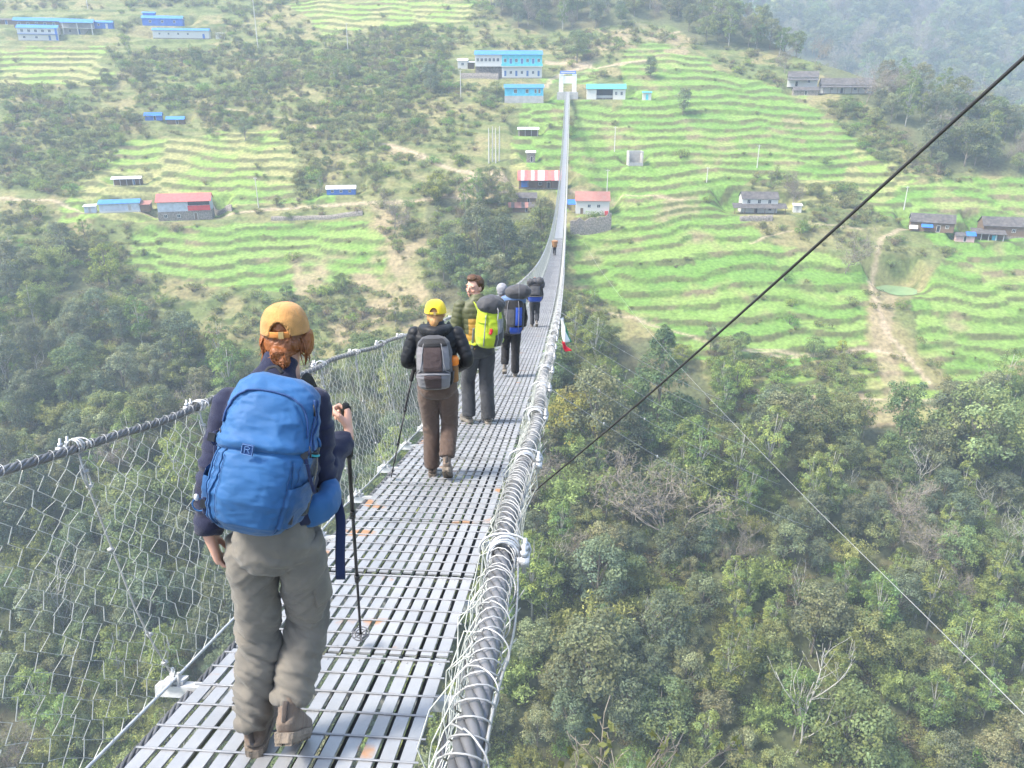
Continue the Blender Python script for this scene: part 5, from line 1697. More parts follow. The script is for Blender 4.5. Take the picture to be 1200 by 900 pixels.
# ---- packs: a surface over (angle, height); angle 0 faces away from the wearer, + to the right
class Pack:
    def __init__(s, origin, lean=0.0, tilt=0.0, w=.33, h=.52, d=.24, prof=None, power=2.7, wprof=None, seed=0, wrinkle=.004, ledges=()):
        s.o = np.array(origin, float)
        s.M = rotm(lean, tilt, 0)
        s.w, s.h, s.d, s.p = w, h, d, power
        s.dp = np.array(prof or [(0, .25), (.04, .62), (.12, .92), (.3, 1.06), (.5, .98), (.75, .82), (.9, .66), (.97, .42), (1, .15)])
        s.wp = np.array(wprof or [(0, .35), (.04, .70), (.12, .90), (.3, 1.0), (.7, .98), (.88, .86), (.96, .62), (1, .25)])
        s.seed, s.wr, s.led = seed, wrinkle, ledges
    def f(s, a, v, off=0.0):
        a = np.asarray(a, float); v = np.asarray(v, float)
        a, v = np.broadcast_arrays(a, v)
        sa, ca = np.sin(a), np.cos(a)
        q = 2 / s.p
        W = s.w / 2 * np.interp(v, s.wp[:, 0], s.wp[:, 1]); Dp = s.d * np.interp(v, s.dp[:, 0], s.dp[:, 1])
        x = np.sign(sa) * np.abs(sa) ** q * W
        y = np.where(ca > 0, -np.abs(ca) ** q * Dp * .80, np.abs(ca) ** q * Dp * .20)
        z = (v - .5) * s.h
        P = np.stack([x, y, z], -1)
        n = np.stack([sa / (s.w / 2), -ca / s.d, 0 * sa + (v - .5) * 2.2 * (np.abs(v - .5) > .38)], -1)
        n /= np.linalg.norm(n, axis=-1)[..., None] + 1e-9
        flat = P.reshape(-1, 3)
        wr = s.wr * crease(flat + flat[:, [2, 0, 1]] * .5, 9, 9, 13, s.seed).reshape(a.shape) + s.wr * .5 * crease(flat, 22, 22, 30, s.seed + 4).reshape(a.shape) + s.wr * .28 * crease(flat + .5 * flat[:, [1, 2, 0]], 48, 48, 40, s.seed + 8).reshape(a.shape)
        for fn in s.led: wr = wr + fn(a, v)
        P = P + n * (off + wr * (ca > -.6))[..., None]
        return P @ s.M.T + s.o
    def shell(s, name, m, parent, a0=-math.pi, a1=math.pi, v0=0.0, v1=1.0, na=96, nv=80, off=0.0, top=None):
        a = np.linspace(a0, a1, na); v = np.linspace(0, 1, nv)
        closed = a1 - a0 > 6.2
        if closed: a = a[:-1]
        A, V = np.meshgrid(a, v)
        if top is not None: V = v0 + V * (top(A) - v0)
        else: V = v0 + V * (v1 - v0)
        mb = MB()
        if closed: mb.grid(s.f(A, V, off), True, v0 <= 0.001 and v1 >= .999)
        else:
            G = s.f(A, V, off)
            G[0] = s.f(A[0], V[0], 0); G[:, 0] = s.f(A[:, 0], V[:, 0], 0); G[:, -1] = s.f(A[:, -1], V[:, -1], 0)
            mb.grid(G)
        me = mb.mesh(name, True)
        return link(name, me, m, parent)
    def cord(s, name, m, parent, pts, r=.004, off=.003, n=24, flat=None):
        pts = np.asarray(pts, float); t = np.linspace(0, len(pts) - 1, n)
        a = np.interp(t, np.arange(len(pts)), pts[:, 0]); v = np.interp(t, np.arange(len(pts)), pts[:, 1])
        mb = MB(); mb.tube(s.f(a, v, off), r, 6, flat=flat)
        return link(name, mb.mesh(name, True), m, parent)

def strap(name, m, parent, pts, w=.03, t=.006, up=(0, 0, 1)):
    P = np.asarray(pts, float); n = len(P); tt = np.linspace(0, n - 1, (n - 1) * 5 + 1)
    P = np.stack([np.interp(tt, np.arange(n), P[:, j]) for j in range(3)], -1)
    for _ in range(2): P[1:-1] = (P[:-2] + 2 * P[1:-1] + P[2:]) / 4
    mb = MB(); mb.tube(P, 1.0, 8, flat=(w / 2, t / 2), up=up)
    return link(name, mb.mesh(name, True), m, parent)

def trek_pole(base, top, tip, label, grip=True, sec=(.42, .70)):
    top, tip = Vector(top), Vector(tip)
    t = empty('trekking_pole', base, 0, label, 'trekking pole')
    a, b = top - Vector(base), tip - Vector(base)
    d = (b - a).normalized()
    def seg(x, y, r0, r1, nm, m, k=10):
        q = MB(); q.tube([tuple(a.lerp(b, x)), tuple(a.lerp(b, (x + y) / 2)), tuple(a.lerp(b, y))], [r0, (r0 + r1) / 2, r1], k); return q.build(nm, m, t, True)
    seg(.14, sec[0], .0088, .0088, 'upper_tube', M_BLACK); seg(sec[0] - .005, sec[1], .0078, .0075, 'middle_tube', M_BLACK); seg(sec[1] - .005, .985, .0065, .006, 'lower_tube', M_BLACK)
    for x in (sec[0], sec[1]): seg(x - .012, x + .014, .0125, .012, 'lock_lever', M_BLACK)
    q = MB(); q.tube([tuple(a.lerp(b, v)) for v in (-.005, .012, .03, .06, .10, .15, .175, .18)], [.012, .021, .019, .0155, .0175, .019, .0165, .011], 12); q.build('grip', M_RUBBER, t, True)
    q = MB()
    c = np.array(a.lerp(b, .955)); x_ = np.array(d.orthogonal().normalized()); y_ = np.cross(np.array(d), x_)
    th = np.linspace(0, 2 * math.pi, 25)
    for r in (.026, .040): q.tube(c + r * (np.cos(th)[:, None] * x_ + np.sin(th)[:, None] * y_), .0035, 6)
    for k in range(6):
        e = math.cos(k * math.pi / 3) * x_ + math.sin(k * math.pi / 3) * y_
        q.tube([c + e * .006, c + e * .042], .0035, 5)
    q.build('basket', M_BLACKSHINE, t, True)
    seg(.985, 1.0, .0052, .0030, 'tip', M_CLAMP)
    return t

M_BLACK = mat('black_anodised', (.018, .018, .020), rough=.38, var=.1)
M_RUBBER = mat('black_foam', (.022, .022, .023), rough=.9, var=.2, bump=.3, bscale=200)
M_BLACKSHINE = mat('grey_plastic', (.10, .10, .11), rough=.4)
M_PACKBLUE = cloth('blue_ripstop', (.024, .100, .245), .62, .12, 420, var=.10, scale=5, sheen=.1)
M_PACKBLUE2 = cloth('blue_stretch_mesh', (.018, .078, .20), .7, .2, 500)
M_NAVY = cloth('navy_fleece', (.014, .017, .042), .9, .3, 420)
M_NAVYSTRAP = cloth('navy_webbing', (.012, .020, .06), .8)
M_TAUPE = cloth('taupe_trekking_cloth', (.155, .144, .124), .85, .25, 300, var=.2, scale=9, c2=(.155, .138, .112))
M_BOOTTAN = cloth('tan_suede', (.205, .150, .112), .9, .3, 150, var=.25, scale=14, c2=(.13, .105, .085))
M_SOLETAN = cloth('dusty_sole', (.19, .155, .12), .95, .4, 90, var=.3, scale=20)
M_MUSTARD = cloth('mustard_corduroy', (.44, .225, .072), .9, .35, 260, var=.16, scale=30)
M_ORANGEBAND = cloth('orange_band', (.48, .18, .04), .8)
def hairmat(name, c):
    m = mat(name, c, rough=.45, var=.4, scale=4, bump=.6, bscale=30, spec=.4)
    return m
M_HAIR_RED = hairmat('auburn_hair', (.27, .092, .027))
M_HAIR_BLOND = hairmat('fair_hair', (.42, .22, .085))
M_HAIR_BROWN = hairmat('brown_hair', (.085, .042, .020))
M_HAIR_BLACK = hairmat('black_hair', (.012, .011, .010))

def cap(P, c, M, m, mband, s=1.0, hole=True, bill=True, peak_up=0.0, low=-.030):
    """baseball cap worn with the bill forward; opening with its strap at the back"""
    def T(v): return np.asarray(c) + (np.asarray(v, float) * s) @ M.T
    na, nv = 96, 44
    a = np.linspace(0, 2 * math.pi, na, endpoint=False)          # 0 = back
    v = np.linspace(0, 1, nv)
    A, V = np.meshgrid(a, v)
    el = V * math.pi / 2
    rx, ry, rz = .088, .109, .112
    r = np.cos(el) ** .74
    X = np.sin(A) * rx * r; Y = -np.cos(A) * ry * r - .012; Z = low + .005 + .02 * np.cos(A) * 0 + np.sin(el) ** .92 * rz
    seam = .0016 * np.abs(np.sin(A * 3)) ** .25 + .0022 * crease(np.stack([X, Y, Z], -1).reshape(-1, 3), 18, 18, 22, 7).reshape(A.shape)
    n = np.stack([X, Y, Z - low], -1); n /= np.linalg.norm(n, axis=-1)[..., None] + 1e-9
    G = T(np.stack([X, Y, Z], -1) + n * seam[..., None])
    I = np.arange(nv - 1)[:, None] * na; J = np.arange(na)[None]; J2 = (J + 1) % na
    Q = np.stack([I + J, I + J2, I + na + J2, I + na + J], -1)
    keep = np.ones(Q.shape[:2], bool)
    if hole:
        aa = ((a + math.pi) % (2 * math.pi)) - math.pi
        hh = .058 * np.sqrt(np.clip(1 - (aa / .46) ** 2, 0, 1))
        zz = Z[:-1] - low
        keep = ~((np.abs(aa)[None] < .46) & (zz < hh[None]))
    mb = MB(); mb.add(G.reshape(-1, 3), Q[keep])
    me = mb.mesh('cap', True)
    o = link('cap', me, m, P.root)
    so = o.modifiers.new('thick', 'SOLIDIFY'); so.thickness = .003; so.offset = 1
    if hole:
        th = np.linspace(-.50, .50, 15)
        q = MB(); q.tube(T(np.stack([np.sin(th) * rx * 1.015, -np.cos(th) * ry * 1.02 - .012, np.full(15, low + .012)], -1)), 1.0, 8, flat=(.0025, .011), up=M[:, 2]); link('cap_strap', q.mesh('cap_strap', True), mband, o)
        q = MB(); q.box(T((.012, -ry * 1.03 - .012, low + .012)), np.array((.020, .008, .026)) * s, Matrix(M.tolist())); link('buckle', q.mesh('buckle'), mat('brass_buckle', (.5, .35, .15), rough=.4, metal=.6), o)
        th = np.linspace(-math.pi / 2, math.pi / 2, 20)
        q = MB(); ah = .46 * np.sin(th); zh = .058 * np.cos(th); rr = np.cos(np.arcsin(np.clip(zh / rz, 0, 1))) ** .74
        q.tube(T(np.stack([np.sin(ah) * rx * rr * 1.01, -np.cos(ah) * ry * rr * 1.01 - .012, low + .005 + zh], -1)), .0035, 6); link('opening_trim', q.mesh('opening_trim', True), m, o)
    for k in range(6):
        aa = k * math.pi / 3
        ev = np.linspace(.62 if (k == 0 and hole) else .04, .97, 16) * math.pi / 2
        rr = np.cos(ev) ** .74
        P_ = np.stack([np.sin(aa) * rx * rr, -np.cos(aa) * ry * rr - .012, low + .005 + np.sin(ev) ** .92 * rz], -1)
        for dq in (-.0035, .0035):
            q = MB(); q.tube(T(P_ * np.array([1.03, 1.03, 1.0]) + np.array([math.cos(aa) * dq, math.sin(aa) * dq, .0035])), .0010, 5); link('cap_stitching', q.mesh('cap_stitching', True), mband, o)
    if bill:
        u = np.linspace(-1, 1, 17); w = np.linspace(0, 1, 8)
        U, W = np.meshgrid(u, w)
        ang = U * .95
        bx = np.sin(ang) * rx * (1 + .08 * W) ; by = np.cos(ang) * ry - .012 + W * .075 * (1 - .55 * U ** 2); bz = low + .006 - W * .012 - .022 * U ** 2 * (.4 + W) + peak_up * W
        q = MB(); q.grid(T(np.stack([bx, by, bz], -1))); b = link('bill', q.mesh('bill', True), m, o)
        so = b.modifiers.new('thick', 'SOLIDIFY'); so.thickness = .004
    q = MB(); q.ball(T((0, -.012, low + .005 + rz)), .006, 6, 8); link('cap_button', q.mesh('cap_button', True), m, o)
    return o

def hair_mass(P, pieces, m, voxel=.006, seed=0, amp=.004, strands=(), freq=(70, 70, 9)):
    mb = MB()
    for c, r in pieces: mb.ball(c, r, 12, 16)
    me = remesh(mb, 'hair', voxel, 3)
    V = coords(me)
    displace(me, amp * crease(V + .15 * np.sin(V[:, [2, 0, 1]] * 30), *freq, seed))
    o = P.add('hair', me, m)
    if len(strands):
        q = MB()
        for pts, r in strands: q.tube(pts, r, 5)
        link('loose_strands', q.mesh('loose_strands', True), m, o)
    return o

# =================================================== the hiker in front
def front_hiker():
    P = Person(2.22, -.88, 'hiker in mustard cap, navy top and taupe trousers, carrying a big blue backpack')
    hip = (.058, .07, .905); waist = (.06, .105, 1.02)
    legs = [((-.028, .07, .845), (-.058, .085, .46), (-.090, .0, .130), .056, .053), ((.134, .08, .845), (.122, .165, .49), (.068, .0, .240), .057, .053)]
    arms = [((-.100, .235, 1.325), (-.142, .105, 1.085), (-.158, .050, .925), .051, .044, .036), ((.200, .235, 1.325), (.195, .225, 1.03), (.238, .450, 1.090), .050, .042, .032)]
    hc = (.080, .385, 1.538); Mh = rotm(R(-6), 0, R(2))
    body(P, hc, Mh, [(.06, .075, .88, .09, .07), (.06, .08, .93, .12, .085), (.06, .12, 1.03, .115, .085), (.055, .18, 1.18, .135, .09), (.05, .235, 1.29, .14, .08), (.05, .275, 1.38, .07, .06), (.07, .34, 1.46, .046, .048)],
         arms, [((-.158, .048, .900), (.10, .12, -1), (.9, .35, .1), -1, .42, .25), ((.250, .475, 1.108), (-.10, .75, .62), (-.80, -.35, -.15), 1, 1.15, .9)], legs, .0048, .90)
    trousers(P, hip, waist, legs, M_TAUPE, .0062, .74, 3, .022)
    q = MB()
    a = np.linspace(-.7, 1.1, 12); z = np.linspace(.60, .75, 8)
    A, Z = np.meshgrid(a, z)
    q.grid(np.stack([.134 + .078 * np.cos(A * .9), .118 + .24 * (.68 - Z) - .084 * np.sin(A * .9), Z], -1))
    cpk = link('cargo_pocket', q.mesh('cargo_pocket', True), M_TAUPE, P.root)
    so = cpk.modifiers.new('thick', 'SOLIDIFY'); so.thickness = .012; so.offset = 0
    rows = [(.06, .085, .95, .145, .112), (.06, .11, 1.03, .138, .108), (.057, .155, 1.15, .145, .110), (.052, .205, 1.26, .160, .106), (.050, .235, 1.325, .153, .090), (.050, .270, 1.375, .105, .072), (.058, .30, 1.415, .064, .061), (.070, .335, 1.458, .059, .058)]
    jacket(P, rows, arms, M_NAVY, .0068, 11, .015)
    P.boots([((-.092, .045, .004), 0.06, R(6), 1.06), ((.068, -.075, .120), R(40), R(2), 1.06)], M_BOOTTAN, M_SOLETAN)
    cap(P, (.080, .385, 1.562), Mh, M_MUSTARD, M_ORANGEBAND, .88)
    c = np.array(hc)
    def h(v): return tuple(c + np.array(v) @ Mh.T)
    st = []
    g = np.random.default_rng(5)
    for sx in (-1, 1):
        for k in range(26):
            x = sx * g.uniform(.058, .078); y = g.uniform(-.06, .035)
            L = g.uniform(.035, .085)
            st.append(([h((x * .88, y, -.012)), h((x * 1.02, y - .004, -.035)), h((x * g.uniform(.95, 1.10), y + g.uniform(-.02, .02), -.03 - L * .6)), h((x * g.uniform(.85, 1.2), y + g.uniform(-.03, .03), -.03 - L))], [.0035, .0032, .0022, .0008]))
    for k in range(40):
        a = g.uniform(-1.1, 1.1)
        st.append(([h((math.sin(a) * .068, -math.cos(a) * .085, g.uniform(-.035, .0))), h((math.sin(a) * .06, -math.cos(a) * .088 - .008, -.050)), h((math.sin(a) * .03, -.100, -.064 + g.uniform(-.010, .010)))], [.004, .0045, .003]))
    for k in range(14):
        a = g.uniform(0, 6.28)
        st.append(([h((.0 + .016 * math.cos(a), -.108, -.065 + .016 * math.sin(a))), h((.026 * math.cos(a), -.126, -.070 + .026 * math.sin(a))), h((.038 * math.cos(a), -.122 + g.uniform(-.01, .01), -.076 + .036 * math.sin(a)))], [.003, .002, .0008]))
    for k in range(150):
        a = g.uniform(-1.5, 1.5); sx = math.sin(a); e0 = g.uniform(-.045, -.012)
        st.append(([h((sx * .070, -math.cos(a) * .086 - .006, e0)), h((sx * .060, -math.cos(a) * .094 - .012, -.052 + g.uniform(-.008, .008))), h((sx * .034, -.098 + g.uniform(-.006, .004), -.060 + g.uniform(-.010, .010))), h((sx * .012 + g.uniform(-.016, .016), -.118 + g.uniform(-.008, .006), -.064 + g.uniform(-.016, .016)))], [.0016, .0019, .0017, .0008]))
    for k in range(90):
        a = g.uniform(0, 6.28); b = a + g.uniform(1.2, 2.4); r0 = g.uniform(.014, .028)
        st.append(([h((r0 * math.cos(t_), -.108 - .020 * math.sin((t_ - a) / (b - a) * 3.14), -.066 + .9 * r0 * math.sin(t_))) for t_ in np.linspace(a, b, 5)], [.0010, .0018, .0019, .0017, .0008]))
    hair_mass(P, [(h((0, -.022, .02)), (.067, .077, .070)), (h((0, -.045, -.030)), (.066, .060, .048)), (h((-.072, .0, -.035)), (.018, .045, .05)), (h((.072, .0, -.035)), (.018, .045, .05)), (h((0, -.100, -.062)), (.030, .026, .028)), (h((.010, -.106, -.082)), (.022, .020, .024)), (h((-.012, -.110, -.052)), (.020, .018, .018))], M_HAIR_RED, .0055, 4, .0045, st, (60, 60, 16))
    # the blue backpack
    PO = Vector((.085, .03, 1.235))
    root = empty('backpack', P.o + PO, 0, 'big bright blue hiking backpack worn by the hiker in the mustard cap', 'backpack')
    def band(a, v):        # the lid overhangs the lower bag; the band bulges
        line = .56 - .075 * np.clip(-a, -1.3, 1.3) * -.35
        ln = .545 + .030 * np.sin(a * 1.2 + .5)
        return .012 * np.exp(-((v - ln - .035) / .035) ** 2) * (np.cos(a) > -.2) - .012 * np.exp(-((v - ln + .012) / .012) ** 2) * (np.cos(a) > -.2)
    def lower(a, v):
        s_ = -.006 * (np.exp(-((a + .62 + .25 * (v - .3)) / .05) ** 2) + np.exp(-((a - .80 + .35 * (v - .3)) / .05) ** 2)) * (v < .53)
        return s_ + .004 * np.exp(-((a + .78 + .25 * (v - .3)) / .12) ** 2) * (v < .53)
    def arch(a, v):
        q = np.hypot(a / .98, np.clip(v - .60, 0, 1) / .31)
        return -.005 * np.exp(-((q - 1) / .035) ** 2) * (v > .6)
    pk = Pack((0, 0, 0), R(-19), R(13), .285, .51, .225, seed=21, wrinkle=.0068, ledges=(band, lower, arch),
              prof=[(0, .30), (.03, .60), (.10, .90), (.25, 1.06), (.42, 1.02), (.58, .92), (.75, .80), (.88, .66), (.95, .47), (1, .22)],
              wprof=[(0, .42), (.03, .66), (.10, .88), (.25, 1.0), (.45, 1.02), (.60, .98), (.80, .95), (.92, .84), (.98, .62), (1, .40)])
    main = pk.shell('main_bag', M_PACKBLUE, root, na=150, nv=130)
    M_ZIP = cloth('dark_blue_zip', (.014, .05, .16), .7)
    t = np.linspace(-1, 1, 13)
    pk.cord('lid_zip', M_ZIP, root, [(.98 * math.sin(x * 1.5), .60 + .31 * max(0, math.cos(x * 1.5)) ** .55) for x in t], .0035, .0045, 70)
    pk.cord('side_zip', M_ZIP, root, [(1.02, .60), (1.15, .75), (1.05, .90)], .0035, .005, 30)
    pk.cord('side_zip', M_ZIP, root, [(1.16, .60), (1.32, .75), (1.25, .90)], .0035, .004, 30)
    for pts in ([(-.60, .53), (-.66, .35), (-.72, .16), (-.62, .06)], [(-.98, .53), (-.93, .35), (-.90, .16), (-.80, .06)], [(.74, .52), (.86, .34), (1.0, .14), (.85, .05)]):
        pk.cord('panel_seam', M_PACKBLUE2, root, pts, .0030, .003, 40)
    # stretch side pocket and what is in it
    pk.shell('side_pocket', M_PACKBLUE2, root, .72, 2.35, .10, .42, 40, 40, .016, top=lambda A: .33 + .10 * np.sin((A - .72) / 1.63 * 1.57) + .03)
    pk.shell('side_pocket', M_PACKBLUE2, root, -2.35, -1.05, .08, .42, 40, 40, .014, top=lambda A: .33 + .08 * np.sin((-A - 1.05) / 1.3 * 1.57))
    lg = pk.f(np.array([-.06]), np.array([.525 + .035 + .004]), .020)[0]
    Mk = Matrix(pk.M.tolist()) @ Matrix.Rotation(R(8), 3, 'X')
    def lpt(x, z): return np.array(lg) + np.array(Mk @ Vector((x, -.003, z)))
    q = MB(); q.box(lg, (.036, .004, .034), Mk)
    emb = link('emblem', q.mesh('emblem'), M_ZIP, root)
    q = MB()
    def stroke(pts): q.tube([lpt(*p) for p in pts], .0014, 5)
    stroke([(-.016, -.015), (.016, -.015), (.016, .015), (-.016, .015), (-.016, -.015)])
    stroke([(-.007, -.010), (-.007, .010), (.003, .010), (.007, .006), (.003, .001), (-.007, .001)]); stroke([(.001, .001), (.008, -.010)])
    link('emblem_mark', q.mesh('emblem_mark'), cloth('pale_thread', (.10, .20, .40), .8), emb)
    # shoulder straps, grab loop, cords and hip belt
    o = Vector((.155, -.19, 1.30)); dO = PO - o
    def rel(x, y, z):
        x, y, z = x - o.x, y - o.y, z - o.z
        return (x, y + .34 * z, z)
    for sx, x0 in ((-1, .045), (1, .215)):
        strap('shoulder_strap', M_RUBBER, root, [rel(x0, -.09, 1.38), rel(x0 - sx * .0, -.06, 1.435), rel(x0 + sx * .01, .02, 1.455), rel(x0 + sx * .01, .10, 1.42), rel(x0 + sx * .03, .15, 1.32), rel(x0 + sx * .06, .12, 1.15), rel(x0 + sx * .09, .04, 1.08)], .055, .012, (1, 0, 0))
    strap('grab_loop', M_RUBBER, root, [rel(.12, -.10, 1.515), rel(.13, -.09, 1.53), rel(.16, -.09, 1.535), rel(.18, -.10, 1.515)], .014, .006)
    q = MB()
    loft(q, [rel(.235, -.085, 1.055) + (.020, .045), rel(.27, -.06, 1.055) + (.034, .052), rel(.305, -.01, 1.06) + (.036, .052), rel(.30, .06, 1.065) + (.034, .050), rel(.26, .11, 1.065) + (.02, .04)], 18, (1, 0, .0), 2.8)
    me = remesh(q, 'hip_belt_pouch', .006, 3); V = coords(me); displace(me, .004 * crease(V, 18, 18, 20, 9)); smooth_shade(me)
    hp = link('hip_belt_pouch', me, M_PACKBLUE, root)
    q = MB(); q.tube([rel(.265, -.088, 1.085), rel(.305, -.055, 1.092), rel(.336, 0, 1.095), rel(.325, .06, 1.098)], .0035, 6); link('pouch_zip', q.mesh('pouch_zip', True), M_ZIP, hp)
    strap('hip_belt', M_NAVYSTRAP, root, [rel(.23, -.08, 1.045), rel(.30, 0, 1.05), rel(.26, .14, 1.05), rel(.10, .17, 1.04), rel(-.05, .12, 1.04), rel(-.08, .0, 1.05), rel(-.03, -.08, 1.055)], .05, .008)
    strap('hanging_strap', M_NAVYSTRAP, root, [rel(.325, .04, 1.06), rel(.345, .03, .98), rel(.342, .02, .88), rel(.345, .01, .79)], .036, .005, (0, 1, 0))
    strap('compression_strap', M_NAVYSTRAP, root, [tuple(x) for x in pk.f(np.linspace(1.2, 2.1, 6), np.linspace(.60, .52, 6), .010)], .014, .004)
    strap('compression_strap', M_NAVYSTRAP, root, [tuple(x) for x in pk.f(np.linspace(-1.2, -2.0, 6), np.linspace(.60, .54, 6), .010)], .014, .004)
    b = pk.f(np.array([-1.25]), np.array([.16]), .012)[0]
    q = MB(); th = np.linspace(0, 5.6, 24)
    q.tube(np.stack([b[0] - .012 + .02 * np.cos(th), b[1] - .01 + 0 * th, b[2] - .01 + .022 * np.sin(th)], -1), .0028, 5); link('drawcord', q.mesh('drawcord', True), M_PACKBLUE, root)
    q = MB(); q.ball((b[0] - .015, b[1] - .012, b[2] + .018), (.008, .008, .012), 8, 10); link('cord_lock', q.mesh('cord_lock', True), mat('white_plastic', (.7, .7, .7), rough=.4), root)
    M_BUCK = mat('black_buckle', (.015, .016, .02), rough=.4)
    for sg in (-1, 1):
        a0 = sg * 1.02
        for v0, v1 in ((.52, .60), (.10, .20)):
            pts = pk.f(np.full(6, a0), np.linspace(v0, v1, 6), .010)
            strap('cinch_strap', M_NAVYSTRAP, root, [tuple(x) for x in pts], .014, .004, (0, -1, 0))
            q = MB(); q.box(pts[3], (.022, .010, .026), Matrix(pk.M.tolist())); link('buckle', q.mesh('buckle'), M_BUCK, root)
        e_ = pk.f(np.array([a0]), np.array([.52]), .014)[0]
        strap('strap_tail', M_NAVYSTRAP, root, [tuple(e_), tuple(e_ + np.array([sg * .006, -.006, -.05])), tuple(e_ + np.array([sg * .014, -.004, -.10]))], .012, .003, (0, 1, 0))
    for a0, v0 in ((1.0, .63), (.96, .88), (-.98, .63)):
        e_ = pk.f(np.array([a0]), np.array([v0]), .010)[0]
        q = MB(); q.tube([e_, e_ + np.array([.004, -.008, -.018]), e_ + np.array([.002, -.006, -.036])], [.0022, .0022, .0034], 6); link('zip_pull', q.mesh('zip_pull', True), M_BUCK, root)
    for k in range(4):
        t_ = np.linspace(0, 1, 16)
        pk.cord('stitch_line', M_ZIP, root, [((-.50, .70, -.75, .92)[k], .06 + .44 * x_) for x_ in t_], .0011, .0035, 30)
    # water bottle in the side pocket
    c0 = pk.f(np.array([1.55]), np.array([.355]), -.012)[0] + np.array(P.o) + np.array(PO)
    wb = empty('water_bottle', c0, 0, 'dark bottle with turquoise-rimmed lid in the side pocket of the big blue backpack', 'bottle')
    ax = pk.M[:, 2]
    q = MB(); q.tube([ax * z for z in (-.10, -.09, -.03, .06, .085, .10)], [.026, .032, .033, .032, .027, .022], 18); link('bottle_body', q.mesh('bottle_body', True), mat('smoky_plastic', (.02, .03, .05), rough=.2, spec=.6), wb)
    q = MB(); q.tube([ax * z for z in (.098, .102, .125, .130)], [.024, .026, .026, .020], 18); link('bottle_lid', q.mesh('bottle_lid', True), mat('black_lid', (.02, .025, .03), rough=.35), wb)
    q = MB(); th = np.linspace(0, 6.283, 25); u1 = pk.M[:, 0]; u2 = pk.M[:, 1]
    q.tube(ax * .100 + .0265 * (np.cos(th)[:, None] * u1 + np.sin(th)[:, None] * u2), .004, 6); link('lid_ring', q.mesh('lid_ring', True), mat('turquoise_plastic', (.03, .36, .42), rough=.4), wb)
    q = MB(); th = np.linspace(0, math.pi, 14); q.tube(ax * .128 + .024 * np.cos(th)[:, None] * u1 + .03 * np.sin(th)[:, None] * ax, .005, 6); link('carry_loop', q.mesh('carry_loop', True), M_PACKBLUE2, wb)
    trek_pole(P.o + Vector((.20, .60, 0)), P.o + Vector((.236, .522, 1.195)), P.o + Vector((.140, .835, -.195)), 'black trekking pole gripped by the hiker in the mustard cap', sec=(.40, .68))
front_hiker()

# =================================================== generic walking hiker seen from behind
def walker(D, x, label, H, legm, jm, pose, jr=1.0, voxel=.009, puff=0.0, head=(0, 0, 0), armspec=None, colour=None, boots=None, brow=(.1, .055, .03), lean=0.0, hood=None, slack=1.0, seat=1.0, rz=0.0, handspec=None, headoff=(0, 0, 0)):
    P = Person(D, x, label, rz=rz)
    k = H / 1.74
    P.k = k
    P.root.scale = (k, k, k)
    legs = pose['legs']
    hipc = pose.get('hip', (0, .0, .93))
    sh = pose.get('sh', (0, .03 + lean, 1.43))
    arms = armspec or [((-.185, sh[1], 1.425), (-.245, sh[1] - .02, 1.15), (-.235, sh[1] + .14, .93), .072, .060, .048), ((.185, sh[1], 1.425), (.245, sh[1] - .02, 1.15), (.235, sh[1] + .14, .93), .072, .060, .048)]
    hc = np.array((sh[0], sh[1] + .055 + lean * .3, 1.60)) + np.array(headoff); Mh = rotm(*head)
    hands = handspec
    if hands is None:
        hands = []
        for sx, a in zip((-1, 1), arms):
            d = Vector(a[2]) - Vector(a[1]); d.normalize()
            hands.append((tuple(Vector(a[2]) + d * .02), tuple(d), (-sx, .2, 0), sx, .5, .3))
    body(P, tuple(hc), Mh, [(hipc[0], hipc[1], .89, .09, .07), (hipc[0], hipc[1], .94, .13, .095), (0, .01 + lean * .4, 1.10, .13, .10), (sh[0], sh[1] - .005, 1.28, .15, .105), (sh[0], sh[1], 1.40, .15, .09), (sh[0], sh[1] + .005, 1.47, .07, .06), (sh[0], sh[1] + .02, 1.54, .05, .05)], arms, hands, legs, voxel * .75, 1.0, brow)
    trousers(P, hipc, (hipc[0], .01, 1.05), legs, legm, voxel, slack, int(D * 7) % 90, .010, seat=seat)
    z0 = pose.get('hem', .93)
    rows = [(hipc[0], hipc[1] + .005, z0, .175 * jr, .135 * jr), (hipc[0] * .7, .01, z0 + .07, .172 * jr, .135 * jr), (0, .01 + lean * .4, 1.12, .172 * jr, .135 * jr), (sh[0], sh[1], 1.28, .19 * jr, .138 * jr), (sh[0], sh[1], 1.39, .205 * jr, .122 * jr), (sh[0], sh[1], 1.455, .150, .10), (sh[0], sh[1] + .01, 1.50, .082, .078), (sh[0], sh[1] + .02, 1.535, .070, .070)]
    jacket(P, rows, arms, jm, voxel, int(D * 5) % 80, .008, puff, colour=colour, hood=hood)
    if boots: P.boots(pose['boots'], *boots)
    P.hc, P.Mh, P.sh, P.arms = hc, Mh, sh, arms
    return P
def wpt(P, v): return P.o + Matrix.Rotation(P.rz, 3, 'Z') @ (Vector(v) * P.k)
STEP_R = dict(legs=[((-.09, 0, .87), (-.085, .06, .48), (-.085, .0, .09), .072, .068), ((.09, 0, .87), (.095, .09, .50), (.075, -.11, .25), .072, .066)],
              boots=[((-.085, .04, .0), 0, R(4), 1.05), ((.075, -.185, .115), R(42), 0, 1.05)])
STEP_L = dict(legs=[((-.09, 0, .87), (-.10, .15, .52), (-.115, .02, .235), .072, .066), ((.09, 0, .87), (.085, .02, .47), (.08, -.02, .085), .072, .068)],
              boots=[((-.115, -.03, .095), R(30), R(3), 1.0), ((.08, .02, .0), 0, R(-4), 1.0)])

